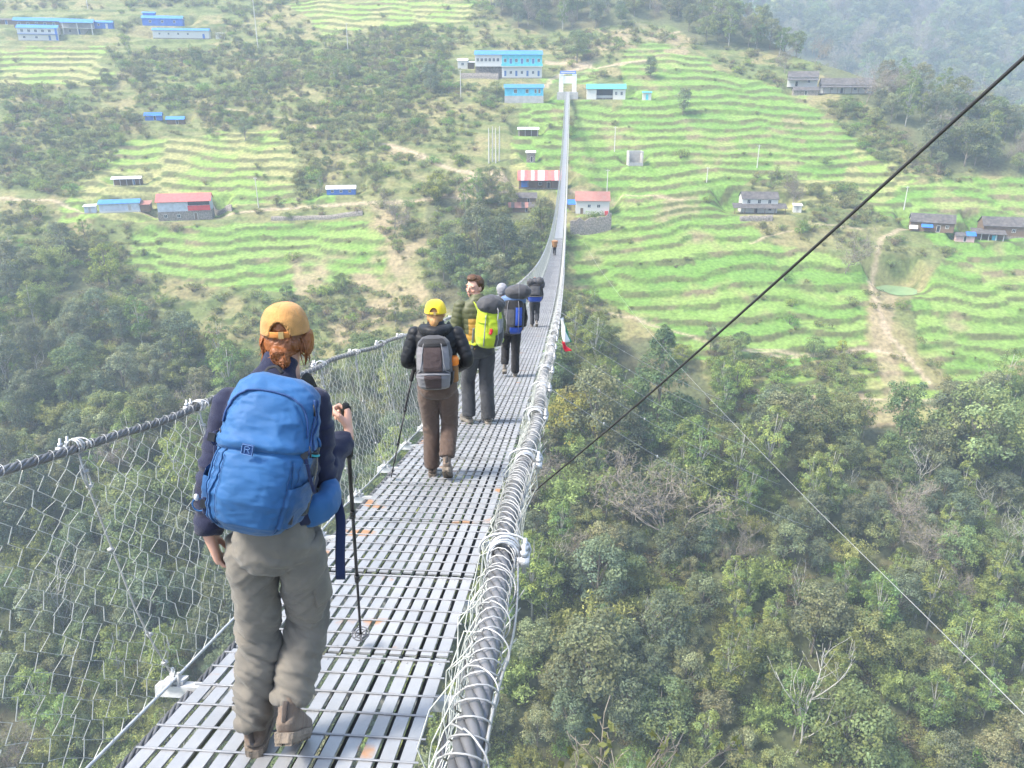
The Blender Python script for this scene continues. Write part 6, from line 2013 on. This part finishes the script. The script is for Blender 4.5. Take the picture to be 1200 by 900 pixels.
M_BLACKPUFF = cloth('black_nylon', (.010, .011, .014), .5, .1, 200, sheen=.05)
M_BROWN = cloth('brown_trekking_cloth', (.092, .062, .048), .85)
M_BOOTGREY = cloth('dusty_grey_boot', (.15, .135, .115), .9, .3, 120, var=.25, scale=15)
M_SOLEGREY = cloth('dusty_grey_sole', (.24, .21, .17), .95)
M_DKGREY = cloth('charcoal_trousers', (.045, .047, .052), .85)
M_YELLOW = cloth('yellow_cotton', (.72, .52, .03), .85)
M_YBAND = cloth('ochre_band', (.50, .36, .04), .8)
M_GREYPACK = cloth('dark_grey_nylon', (.055, .055, .060), .6, .2, 300)
M_GREYPACK2 = cloth('light_grey_nylon', (.17, .165, .175), .65, .2, 300)
M_BRNPANEL = cloth('dark_brown_panel', (.045, .030, .030), .6)
M_LIME = cloth('lime_nylon', (.33, .42, .02), .55, .15, 300)
M_SILVER = cloth('silver_grey_nylon', (.20, .20, .21), .5, .2, 250)
M_BLACKCLOTH = cloth('black_cloth', (.014, .014, .016), .7)
M_BLUENYLON = cloth('royal_blue_nylon', (.02, .06, .30), .55)
M_ORANGE = mat('orange_plastic', (.72, .20, .02), rough=.4)

# --- second hiker: yellow cap, black puffer
def hood2(mb):
    loft(mb, [(-.115, .03, 1.475, .035, .05), (-.06, -.065, 1.475, .045, .06), (0, -.09, 1.465, .05, .068), (.06, -.065, 1.475, .045, .06), (.115, .03, 1.475, .035, .05)], 16, (0, .3, 1))
P2 = walker(6.3, -.655, 'hiker in yellow cap, black puffer jacket and brown trousers with a small grey daypack', 1.66, M_BROWN, M_BLACKPUFF, STEP_R, 1.0, .0085, .0045, rotm and (R(-8), 0, R(-4)),
            [((-.19, .03, 1.42), (-.275, -.03, 1.17), (-.21, .20, 1.06), .064, .057, .045), ((.19, .03, 1.42), (.29, -.05, 1.19), (.185, .17, 1.04), .064, .057, .045)], boots=(M_BOOTTAN, M_SOLETAN), hood=hood2, slack=1.07, seat=1.12)
cap(P2, tuple(P2.hc + np.array((0, 0, .025))), P2.Mh, M_YELLOW, M_YBAND, 1.04)
c = P2.hc
def h2(v): return tuple(P2.hc + np.array(v) @ P2.Mh.T)
hair_mass(P2, [(h2((0, -.02, .015)), (.083, .094, .08)), (h2((0, -.045, -.045)), (.073, .066, .058)), (h2((.0, -.10, -.075)), (.040, .034, .040)), (h2((0, -.10, -.11)), (.032, .026, .036))], M_HAIR_BLOND, .007, 6, .004)
r2 = empty('backpack', wpt(P2, (0, -.17, 1.22)), 0, 'small dark grey and brown daypack worn by the hiker in the yellow cap', 'backpack')
pk = Pack((0, 0, 0), R(-4), R(-1), .30, .46, .22, seed=31, wrinkle=.004)
pk.shell('main_bag', M_GREYPACK, r2, na=90, nv=70)
pk.shell('centre_panel', M_BRNPANEL, r2, -.42, .42, .40, .90, 24, 30, .006)
pk.shell('front_pocket', M_GREYPACK2, r2, -.95, .95, .05, .40, 44, 26, .018, top=lambda A: .40 - .05 * A ** 2)
pk.shell('pocket_panel', M_BRNPANEL, r2, -.34, .34, .07, .36, 20, 20, .022)
pk.shell('side_panel', M_GREYPACK2, r2, -1.0, -.45, .42, .88, 16, 26, .005); pk.shell('side_panel', M_GREYPACK2, r2, .45, 1.0, .42, .88, 16, 26, .005)
pk.shell('top_flap', M_BLACKCLOTH, r2, -.95, .95, .84, .97, 30, 12, .010)
for s_ in (-1, 1):
    pk.cord('reflective_piping', M_SILVER, r2, [(s_ * .44, .90), (s_ * .46, .62), (s_ * .60, .42), (s_ * .95, .36)], .004, .008, 30)
    pk.shell('side_pocket', M_BLACKCLOTH, r2, 1.15 if s_ > 0 else -2.1, 2.1 if s_ > 0 else -1.15, .08, .36, 20, 16, .014)
pk.cord('pocket_zip', M_SILVER, r2, [(-.8, .34), (0, .385), (.8, .34)], .004, .022, 30)
for s_ in (-1, 1):
    strap('shoulder_strap', M_BLACKCLOTH, r2, [(s_ * .07, .06, .16), (s_ * .085, .10, .235), (s_ * .10, .20, .27), (s_ * .11, .30, .23), (s_ * .14, .345, .05), (s_ * .16, .28, -.10), (s_ * .15, .12, -.17)], .06, .012, (1, 0, 0))
bt = empty('water_bottle', r2.location + Vector((.165, .0, -.12)), 0, 'orange-capped bottle in the side pocket of the grey daypack', 'bottle')
q = MB(); q.tube([(0, 0, -.06), (0, 0, -.05), (0, 0, .08), (0, 0, .10)], [.028, .036, .036, .030], 14); link('bottle_body', q.mesh('bottle_body', True), mat('amber_bottle', (.20, .10, .04), rough=.25), bt)
q = MB(); q.tube([(0, 0, .092), (0, 0, .10), (0, 0, .15), (0, 0, .165)], [.034, .040, .040, .030], 14); link('bottle_cap', q.mesh('bottle_cap', True), M_ORANGE, bt)
trek_pole(P2.o + Vector((-.30, .1, 0)), wpt(P2, (-.225, .24, 1.09)), P2.o + Vector((-.43, -.20, .06)), 'black trekking pole held at the left side of the hiker in the yellow cap')

# --- third hiker: looks back over his shoulder
SK_O, SK_M = np.array([.085, .090, .045]), np.array([.40, .225, .050])
def puffcol(V):
    t = ((V[:, 2] < 1.12) | ((np.abs(V[:, 0] - .01) < .15) & (V[:, 2] < 1.30) & (V[:, 1] < .02)))
    sl = (np.abs(V[:, 0]) > .205)
    return np.where((t & ~sl)[:, None], SK_M, SK_O)
M_PUFFTWO = mat('two_tone_puffer', (.1, .1, .05), rough=.5, attr='Col', var=.1, scale=9, spec=.3, bump=.1, bscale=200)
st3 = dict(legs=[((-.09, 0, .87), (-.10, .13, .49), (-.125, .03, .10), .076, .072), ((.09, 0, .87), (.085, .0, .47), (.09, -.05, .085), .076, .072)], boots=[((-.125, .07, .015), R(12), R(4), 1.05), ((.09, -.01, .0), 0, R(-6), 1.05)])
P3 = walker(8.8, -.40, 'tall brown-haired man in olive and mustard puffer jacket looking back over his shoulder', 1.86, M_DKGREY, M_PUFFTWO, st3, 1.03, .0085, .0065, (R(2), R(-4), R(122)),
            [((-.195, .04, 1.42), (-.27, .03, 1.15), (-.20, .25, 1.05), .070, .060, .048), ((.195, .03, 1.42), (.27, -.01, 1.15), (.24, .18, .98), .070, .060, .048)], colour=puffcol, boots=(M_BOOTGREY, M_SOLEGREY), rz=R(20), headoff=(-.01, .01, .01))
def h3(v): return tuple(P3.hc + np.array(v) @ P3.Mh.T)
g = np.random.default_rng(8); st = []
pcs = [(h3((0, -.03, .045)), (.083, .090, .078)), (h3((0, -.06, -.01)), (.074, .058, .065)), (h3((0, .045, .098)), (.060, .040, .028)), (h3((.02, .02, .108)), (.055, .055, .028))]
for k in range(80):
    a = g.uniform(0, 6.28); e = g.uniform(.45, 1.4)
    b = np.array([math.cos(a) * math.cos(e) * .080, math.sin(a) * math.cos(e) * .09 - .01, .03 + math.sin(e) * .085])
    if b[1] > .055 and b[2] < .085: continue
    nrm = b / np.linalg.norm(b); tn = np.cross(nrm, [0, 0, 1]) * g.uniform(-.02, .02)
    st.append(([h3(b * .93), h3(b * 1.09 + tn * .6), h3(b * 1.16 + tn * 1.6 + np.array([0, 0, -.006]))], [.010, .008, .002]))
hair_mass(P3, pcs, M_HAIR_BROWN, .006, 8, .005, st, (38, 38, 30))
r3 = empty('backpack', wpt(P3, (.045, -.20, 1.24)), R(20), 'lime green and grey hiking backpack worn by the man looking back', 'backpack')
pk = Pack((0, 0, 0), R(-3), R(6), .29, .52, .25, seed=41, wrinkle=.005)
pk.shell('main_bag', M_LIME, r3, na=90, nv=80)
pk.shell('grey_side', M_SILVER, r3, .35, 1.9, .12, .72, 40, 40, .008)
pk.shell('grey_mesh_pocket', M_GREYPACK, r3, .05, 1.0, .10, .50, 30, 24, .016, top=lambda A: .36 + .14 * A)
pk.shell('lime_pocket', M_LIME, r3, -1.0, .10, .08, .44, 30, 24, .016)
q = MB()
loft(q, [(-.11, -.04, .225, .05, .055), (-.07, -.05, .25, .095, .095), (.02, -.055, .26, .115, .115), (.10, -.05, .235, .105, .105), (.14, -.04, .20, .06, .07)], 22, (0, 1, 0))
me = remesh(q, 'top_bag', .009, 3); V = coords(me); displace(me, .009 * crease(V, 14, 14, 12, 5)); smooth_shade(me); link('top_bag', me, M_GREYPACK, r3)
pk.shell('lid', M_LIME, r3, -1.4, -.35, .60, .99, 24, 24, .02)
for a in (-.55, .22, .9): pk.cord('webbing', M_SILVER, r3, [(a, .10), (a * .95, .45), (a * .8, .80)], .006, .020, 30, flat=(1, .4))
pk.cord('red_whistle_tag', mat('red_nylon', (.60, .02, .03), rough=.6), r3, [(-.18, .40), (-.10, .46), (-.12, .52)], .018, .022, 12)
pk.cord('top_strap', M_SILVER, r3, [(.05, .72), (.10, .85), (.12, .97)], .007, .075, 16)
for s_ in (-1, 1):
    strap('shoulder_strap', M_LIME, r3, [(s_ * .08, .06, .12), (s_ * .10, .10, .205), (s_ * .12, .20, .245), (s_ * .13, .31, .20), (s_ * .155, .355, .02), (s_ * .18, .28, -.14), (s_ * .17, .10, -.20)], .065, .014, (1, 0, 0))
strap('hip_belt', M_LIME, r3, [(-.14, .0, -.22), (-.20, .12, -.22), (-.19, .28, -.22), (0, .37, -.22), (.19, .28, -.22), (.20, .12, -.22), (.14, .0, -.22)], .09, .016)
strap('side_strap', M_SILVER, r3, [(-.165, .02, -.02), (-.17, .04, -.14), (-.18, .06, -.28)], .03, .006, (0, 1, 0))

# --- fourth: porter with a big load, mostly hidden
P4 = walker(13.1, -.02, 'trekker in black with grey headwear under a towering black and blue load', 1.70, M_BLACKCLOTH, M_BLACKPUFF, STEP_L, 1.05, .012, 0, (R(-14), 0, R(20)), boots=(M_BOOTGREY, M_SOLEGREY), headoff=(-.16, .03, .0), lean=.05)
q = MB(); q.ball(tuple(P4.hc + np.array((0, -.01, .03))), (.10, .115, .10), 12, 16); q.ball(tuple(P4.hc + np.array((0, -.04, -.03))), (.085, .08, .07), 10, 12)
me = remesh(q, 'headscarf', .009, 2); V = coords(me); displace(me, .006 * crease(V, 16, 16, 22, 3)); smooth_shade(me); link('headscarf', me, cloth('grey_scarf', (.24, .24, .26), .8), P4.root)
r4 = empty('backpack', wpt(P4, (.04, -.22, 1.25)), 0, 'tall black and blue expedition pack carried by the trekker in grey headwear', 'backpack')
pk = Pack((0, 0, 0), R(-6), R(2), .38, .66, .30, seed=51, wrinkle=.006)
pk.shell('main_bag', M_BLACKCLOTH, r4, na=70, nv=60)
pk.shell('blue_panel', M_BLUENYLON, r4, .12, .75, .28, .75, 20, 24, .012); pk.shell('blue_pocket', M_BLUENYLON, r4, -.2, .8, .04, .24, 20, 14, .02)
pk.shell('front_panel', M_GREYPACK, r4, -.8, .1, .12, .70, 20, 24, .012)
for a in (-.4, .35): pk.cord('webbing', M_GREYPACK2, r4, [(a, .06), (a, .9)], .006, .016, 20)
q = MB(); loft(q, [(-.10, 0, .36, .06, .06), (-.04, -.02, .40, .11, .11), (.10, -.03, .42, .125, .125), (.22, -.02, .41, .11, .115), (.27, 0, .39, .06, .07)], 20, (0, 1, 0))
me = remesh(q, 'rolled_duffel', .012, 2); V = coords(me); displace(me, .010 * crease(V, 12, 12, 10, 6)); smooth_shade(me); link('rolled_duffel', me, M_GREYPACK, r4)
q = MB(); loft(q, [(-.20, 0, .27, .05, .06), (0, -.03, .29, .09, .10), (.22, 0, .28, .05, .07)], 18, (0, 1, 0)); me = remesh(q, 'blue_roll', .012, 2); smooth_shade(me); link('blue_roll', me, cloth('slate_blue_nylon', (.10, .16, .28), .6), r4)
strap('white_strap', M_SILVER, r4, [(.10, -.10, .30), (.10, -.17, .42), (.10, -.10, .54), (.10, 0, .56)], .03, .008, (1, 0, 0))
for s_ in (-1, 1): strap('shoulder_strap', M_BLACKCLOTH, r4, [(s_ * .09, .05, .12), (s_ * .11, .15, .25), (s_ * .12, .28, .22), (s_ * .16, .33, 0), (s_ * .16, .10, -.2)], .06, .014, (1, 0, 0))

# --- fifth: walker with a humped black load
P5 = walker(24.1, .735, 'walker in dark clothes bent under a hump of black bags, ahead of the group', 1.62, M_DKGREY, M_BLACKPUFF, STEP_R, 1.05, .013, 0, (R(-20), 0, 0), boots=(M_BOOTGREY, M_SOLEGREY), lean=.10)
hair_mass(P5, [(tuple(P5.hc + np.array((0, -.02, .03))), (.085, .098, .085))], M_HAIR_BLACK, .012, 6, .003)
r5 = empty('backpack', wpt(P5, (0, -.17, 1.28)), 0, 'black pack with royal blue lower bag and piled bundles, worn by the walker farther ahead', 'backpack')
pk = Pack((0, 0, 0), R(-8), 0, .42, .62, .30, seed=61, wrinkle=.008)
pk.shell('main_bag', M_BLACKCLOTH, r5, na=60, nv=50); pk.shell('blue_lower_bag', M_BLUENYLON, r5, -1.3, 1.3, .02, .30, 30, 16, .03); pk.shell('grey_panel', M_GREYPACK, r5, -.7, .7, .40, .85, 20, 20, .03)
q = MB(); q.ball((-.14, 0, .33), (.13, .12, .11), 10, 14); q.ball((.15, .02, .36), (.13, .13, .13), 10, 14); q.ball((.22, .02, .26), (.09, .10, .15), 10, 14); q.ball((0, .02, .34), (.12, .12, .10), 10, 14)
me = remesh(q, 'top_bundles', .013, 2); V = coords(me); displace(me, .012 * crease(V, 9, 9, 9, 6)); smooth_shade(me); link('top_bundles', me, M_GREYPACK, r5)
strap('belt_band', M_SILVER, r5, [tuple(v) for v in pk.f(np.linspace(-1.2, 1.2, 9), np.full(9, .34), .045)], .03, .006)

# --- sixth: far porter with a wicker basket
P6 = walker(77, 4.28, 'distant porter carrying a large brown basket far along the bridge', 1.52, M_BLACKCLOTH, cloth('dull_brown_shirt', (.16, .11, .07), .9), STEP_L, 1.0, .018, 0, (R(-22), 0, 0), boots=(M_BOOTGREY, M_SOLEGREY), lean=.12)
hair_mass(P6, [(tuple(P6.hc + np.array((0, -.01, .03))), (.087, .10, .09))], M_HAIR_BLACK, .016, 2, .002)
bk = empty('wicker_basket', wpt(P6, (0, -.26, 1.05)), 0, 'tall brown wicker carrying basket on the back of the distant porter', 'basket')
th = np.linspace(0, 2 * math.pi, 36, endpoint=False)
rows_ = []
for i, z in enumerate(np.linspace(0, .60, 19)):
    r_ = .15 + .18 * (z / .60) ** .8
    rows_.append(np.stack([r_ * np.cos(th) * (1 + .02 * np.sin(th * 9 + i * math.pi)), r_ * np.sin(th) * .85, np.full(36, z)], -1))
q = MB(); q.grid(np.array(rows_), True, True); link('basket_body', q.mesh('basket_body'), mat('brown_cane', (.36, .19, .085), rough=.85, var=.3, scale=20), bk)
q = MB(); q.tube(np.vstack([rows_[-1], rows_[-1][:1]]), .02, 6); link('basket_rim', q.mesh('basket_rim', True), mat('dark_cane', (.22, .11, .05), rough=.85), bk)
strap('head_strap', mat('pale_jute', (.4, .33, .22), rough=.9), bk, [(-.24, .05, .40), (-.15, .24, .62), (0, .36, .69), (.15, .24, .62), (.24, .05, .40)], .05, .01)
# ------------------------------------------------------------------ loose cables, stays, flags
def at(px, py, depth):
    d = ray(px, py); return Vector(d * depth)
M_BLKCABLE = mat('black_insulation', (.03, .03, .032), rough=.55, var=.15, scale=3)
a, b = at(628, 574, 6.6), at(1230, 40, 2.35)
q = MB()
tt = np.linspace(0, 1, 50)
pts = np.array([tuple(a.lerp(b, t)) for t in tt]); pts[:, 2] -= .035 * np.sin(math.pi * tt)
q.tube(pts, .0066, 10)
q.tube([pts[0] + np.array([-.05, .02, -.02]), pts[0], pts[1]], .010, 8)
o = q.build('black_cable', M_BLKCABLE, None, True)
tag(o, 'thick black cable rising from the bridge rail to the upper right corner', 'cable')
# wind guy: a pale wire rope sweeping past the right side of the bridge
ctrl = [(676, 268, 236), (700, 312, 190), (745, 371, 138), (803, 437, 98), (890, 528, 66), (960, 600, 50), (1090, 727, 34), (1215, 852, 26)]
cp_ = np.array([tuple(at(*c)) for c in ctrl])
n = len(cp_)
tt = np.linspace(0, n - 1, 90)
guy = np.stack([np.interp(tt, np.arange(n), cp_[:, j]) for j in range(3)], -1)
for _ in range(12): guy[1:-1] = (guy[:-2] + 2 * guy[1:-1] + guy[2:]) / 4
dep = guy[:, 1] * cp - guy[:, 2] * sp
q = MB(); q.tube(guy, .018, 6)
wg = q.build('wind_guy_cable', M_WIRE, None, True)
tag(wg, 'pale wire rope curving down through the air right of the bridge', 'cable')
# stays from the deck edge to the guy
for i, s in enumerate((12.5, 16.5, 21, 26, 32, 40)):
    e = BP(s, .72, -.05)
    j = int(np.argmin(np.abs(guy[:, 1] - (s + 20 + s * .5))))
    f = guy[j]
    if i < 5:
        f = BP(s + 3.0, 5.2 + .12 * s, -3.2 - .05 * s)
    q = MB()
    t = np.linspace(0, 1, 12)[:, None]
    p = e * (1 - t) + f * t; p[:, 2] -= .25 * np.sin(math.pi * t[:, 0])
    q.tube(p, .003 + .0002 * s, 5)
    for k in (2, 4):
        if i < 5: q.ball(tuple(p[k]), (.022, .022, .04), 6, 8)
    o = q.build('wind_stay', M_WIRE, None, True)
    tag(o, 'thin wire stay slanting out from the right edge of the bridge deck', 'cable', 'wire stays along the right side of the bridge')
# small flags tied to the rail
def flag(s, l, h, col, label, w=.26, hh=.36, seed=0):
    o_ = BP(s, l, h)
    u = np.linspace(0, 1, 10); v = np.linspace(0, 1, 12)
    U, V = np.meshgrid(u, v)
    wav = .05 * np.sin(V * 4 + U * 3 + seed) * V + .03 * np.sin(U * 7 + seed * 2)
    G = o_ + UV * (U * w)[..., None] + np.array([0, 0, -1.0]) * (V * hh)[..., None] + NV * (wav + .10 * V)[..., None]
    q = MB(); q.grid(G)
    ob = q.build('prayer_flag', cloth('flag_cloth', col, .9), None, True)
    so = ob.modifiers.new('thick', 'SOLIDIFY'); so.thickness = .004
    tag(ob, label, 'flag')
flag(14.6, .98, 1.0, (.72, .72, .70), 'white prayer flag hanging outside the right rail', .18, .50, 1)
flag(14.2, 1.02, .55, (.55, .02, .04), 'small red prayer flag under the white one', .14, .17, 2)
flag(15.2, 1.02, .85, (.03, .22, .12), 'dark green prayer flag just beyond the white one', .16, .38, 3)
# shrubs that reach up from the near bank at the bottom of the picture
def near_twigs():
    g = np.random.default_rng(4)
    base = at(725, 935, 9.5)
    t = empty('bare_shrub', base, 0, 'pale bare-twigged shrub at the bottom of the picture right of the bridge', 'shrub')
    q, lf, ln, lk = MB(), [], [], []
    for k in range(26):
        a = g.uniform(-1.2, 1.5); L = g.uniform(.75, 1.7)
        p = np.array([g.uniform(-.55, .75), g.uniform(-.3, .3), -.4]); d = np.array([a * .55, g.normal(0, .25), 1.0]); pts = [p.copy()]
        for s_ in range(7):
            d = d + g.normal(0, .13, 3); d /= np.linalg.norm(d); p = p + d * L / 7; pts.append(p.copy())
        q.tube(pts, np.linspace(.013, .005, 8), 5)
        for m_ in range(5):
            i = g.integers(2, 7); e = pts[i] + np.array([g.normal(0, .12), g.normal(0, .1), g.uniform(.05, .25)])
            q.tube([pts[i], (pts[i] + e) / 2 + g.normal(0, .02, 3), e], [.006, .005, .003], 4)
            if g.random() < .25 or k < 6: lf.append(e + g.normal(0, .02, (3, 3)))
    q.build('branches', M_TWIG, t, True)
    c = np.vstack(lf)
    V, Q = cards(c, g.normal(0, 1, c.shape) + np.array([0, -1, .6]), .13, g, .5)
    me = np_mesh('leaves', V, Q); vcol(me, 'Col', np.repeat(np.array([.26, .29, .12])[None] * g.uniform(.6, 1.2, (len(c), 1)), 4, 0))
    link('leaves', me, M_LEAF, t)
near_twigs()
# ------------------------------------------------------------------ haze in the valley air
mb = MB()
mb.box((0, 400, 83), (3900, 3900, 430))
hz = bpy.data.materials.new('haze')
hz.use_nodes = True
N = hz.node_tree.nodes
N.remove(N['Principled BSDF'])
pv = N.new('ShaderNodeVolumePrincipled')
pv.inputs['Color'].default_value = (.66, .80, 1.0, 1)
pv.inputs['Density'].default_value = 0.00062
pv.inputs['Anisotropy'].default_value = 0.2
hz.node_tree.links.new(pv.outputs[0], N['Material Output'].inputs['Volume'])
haze = mb.build('haze', hz)
tag(haze, kind='stuff')
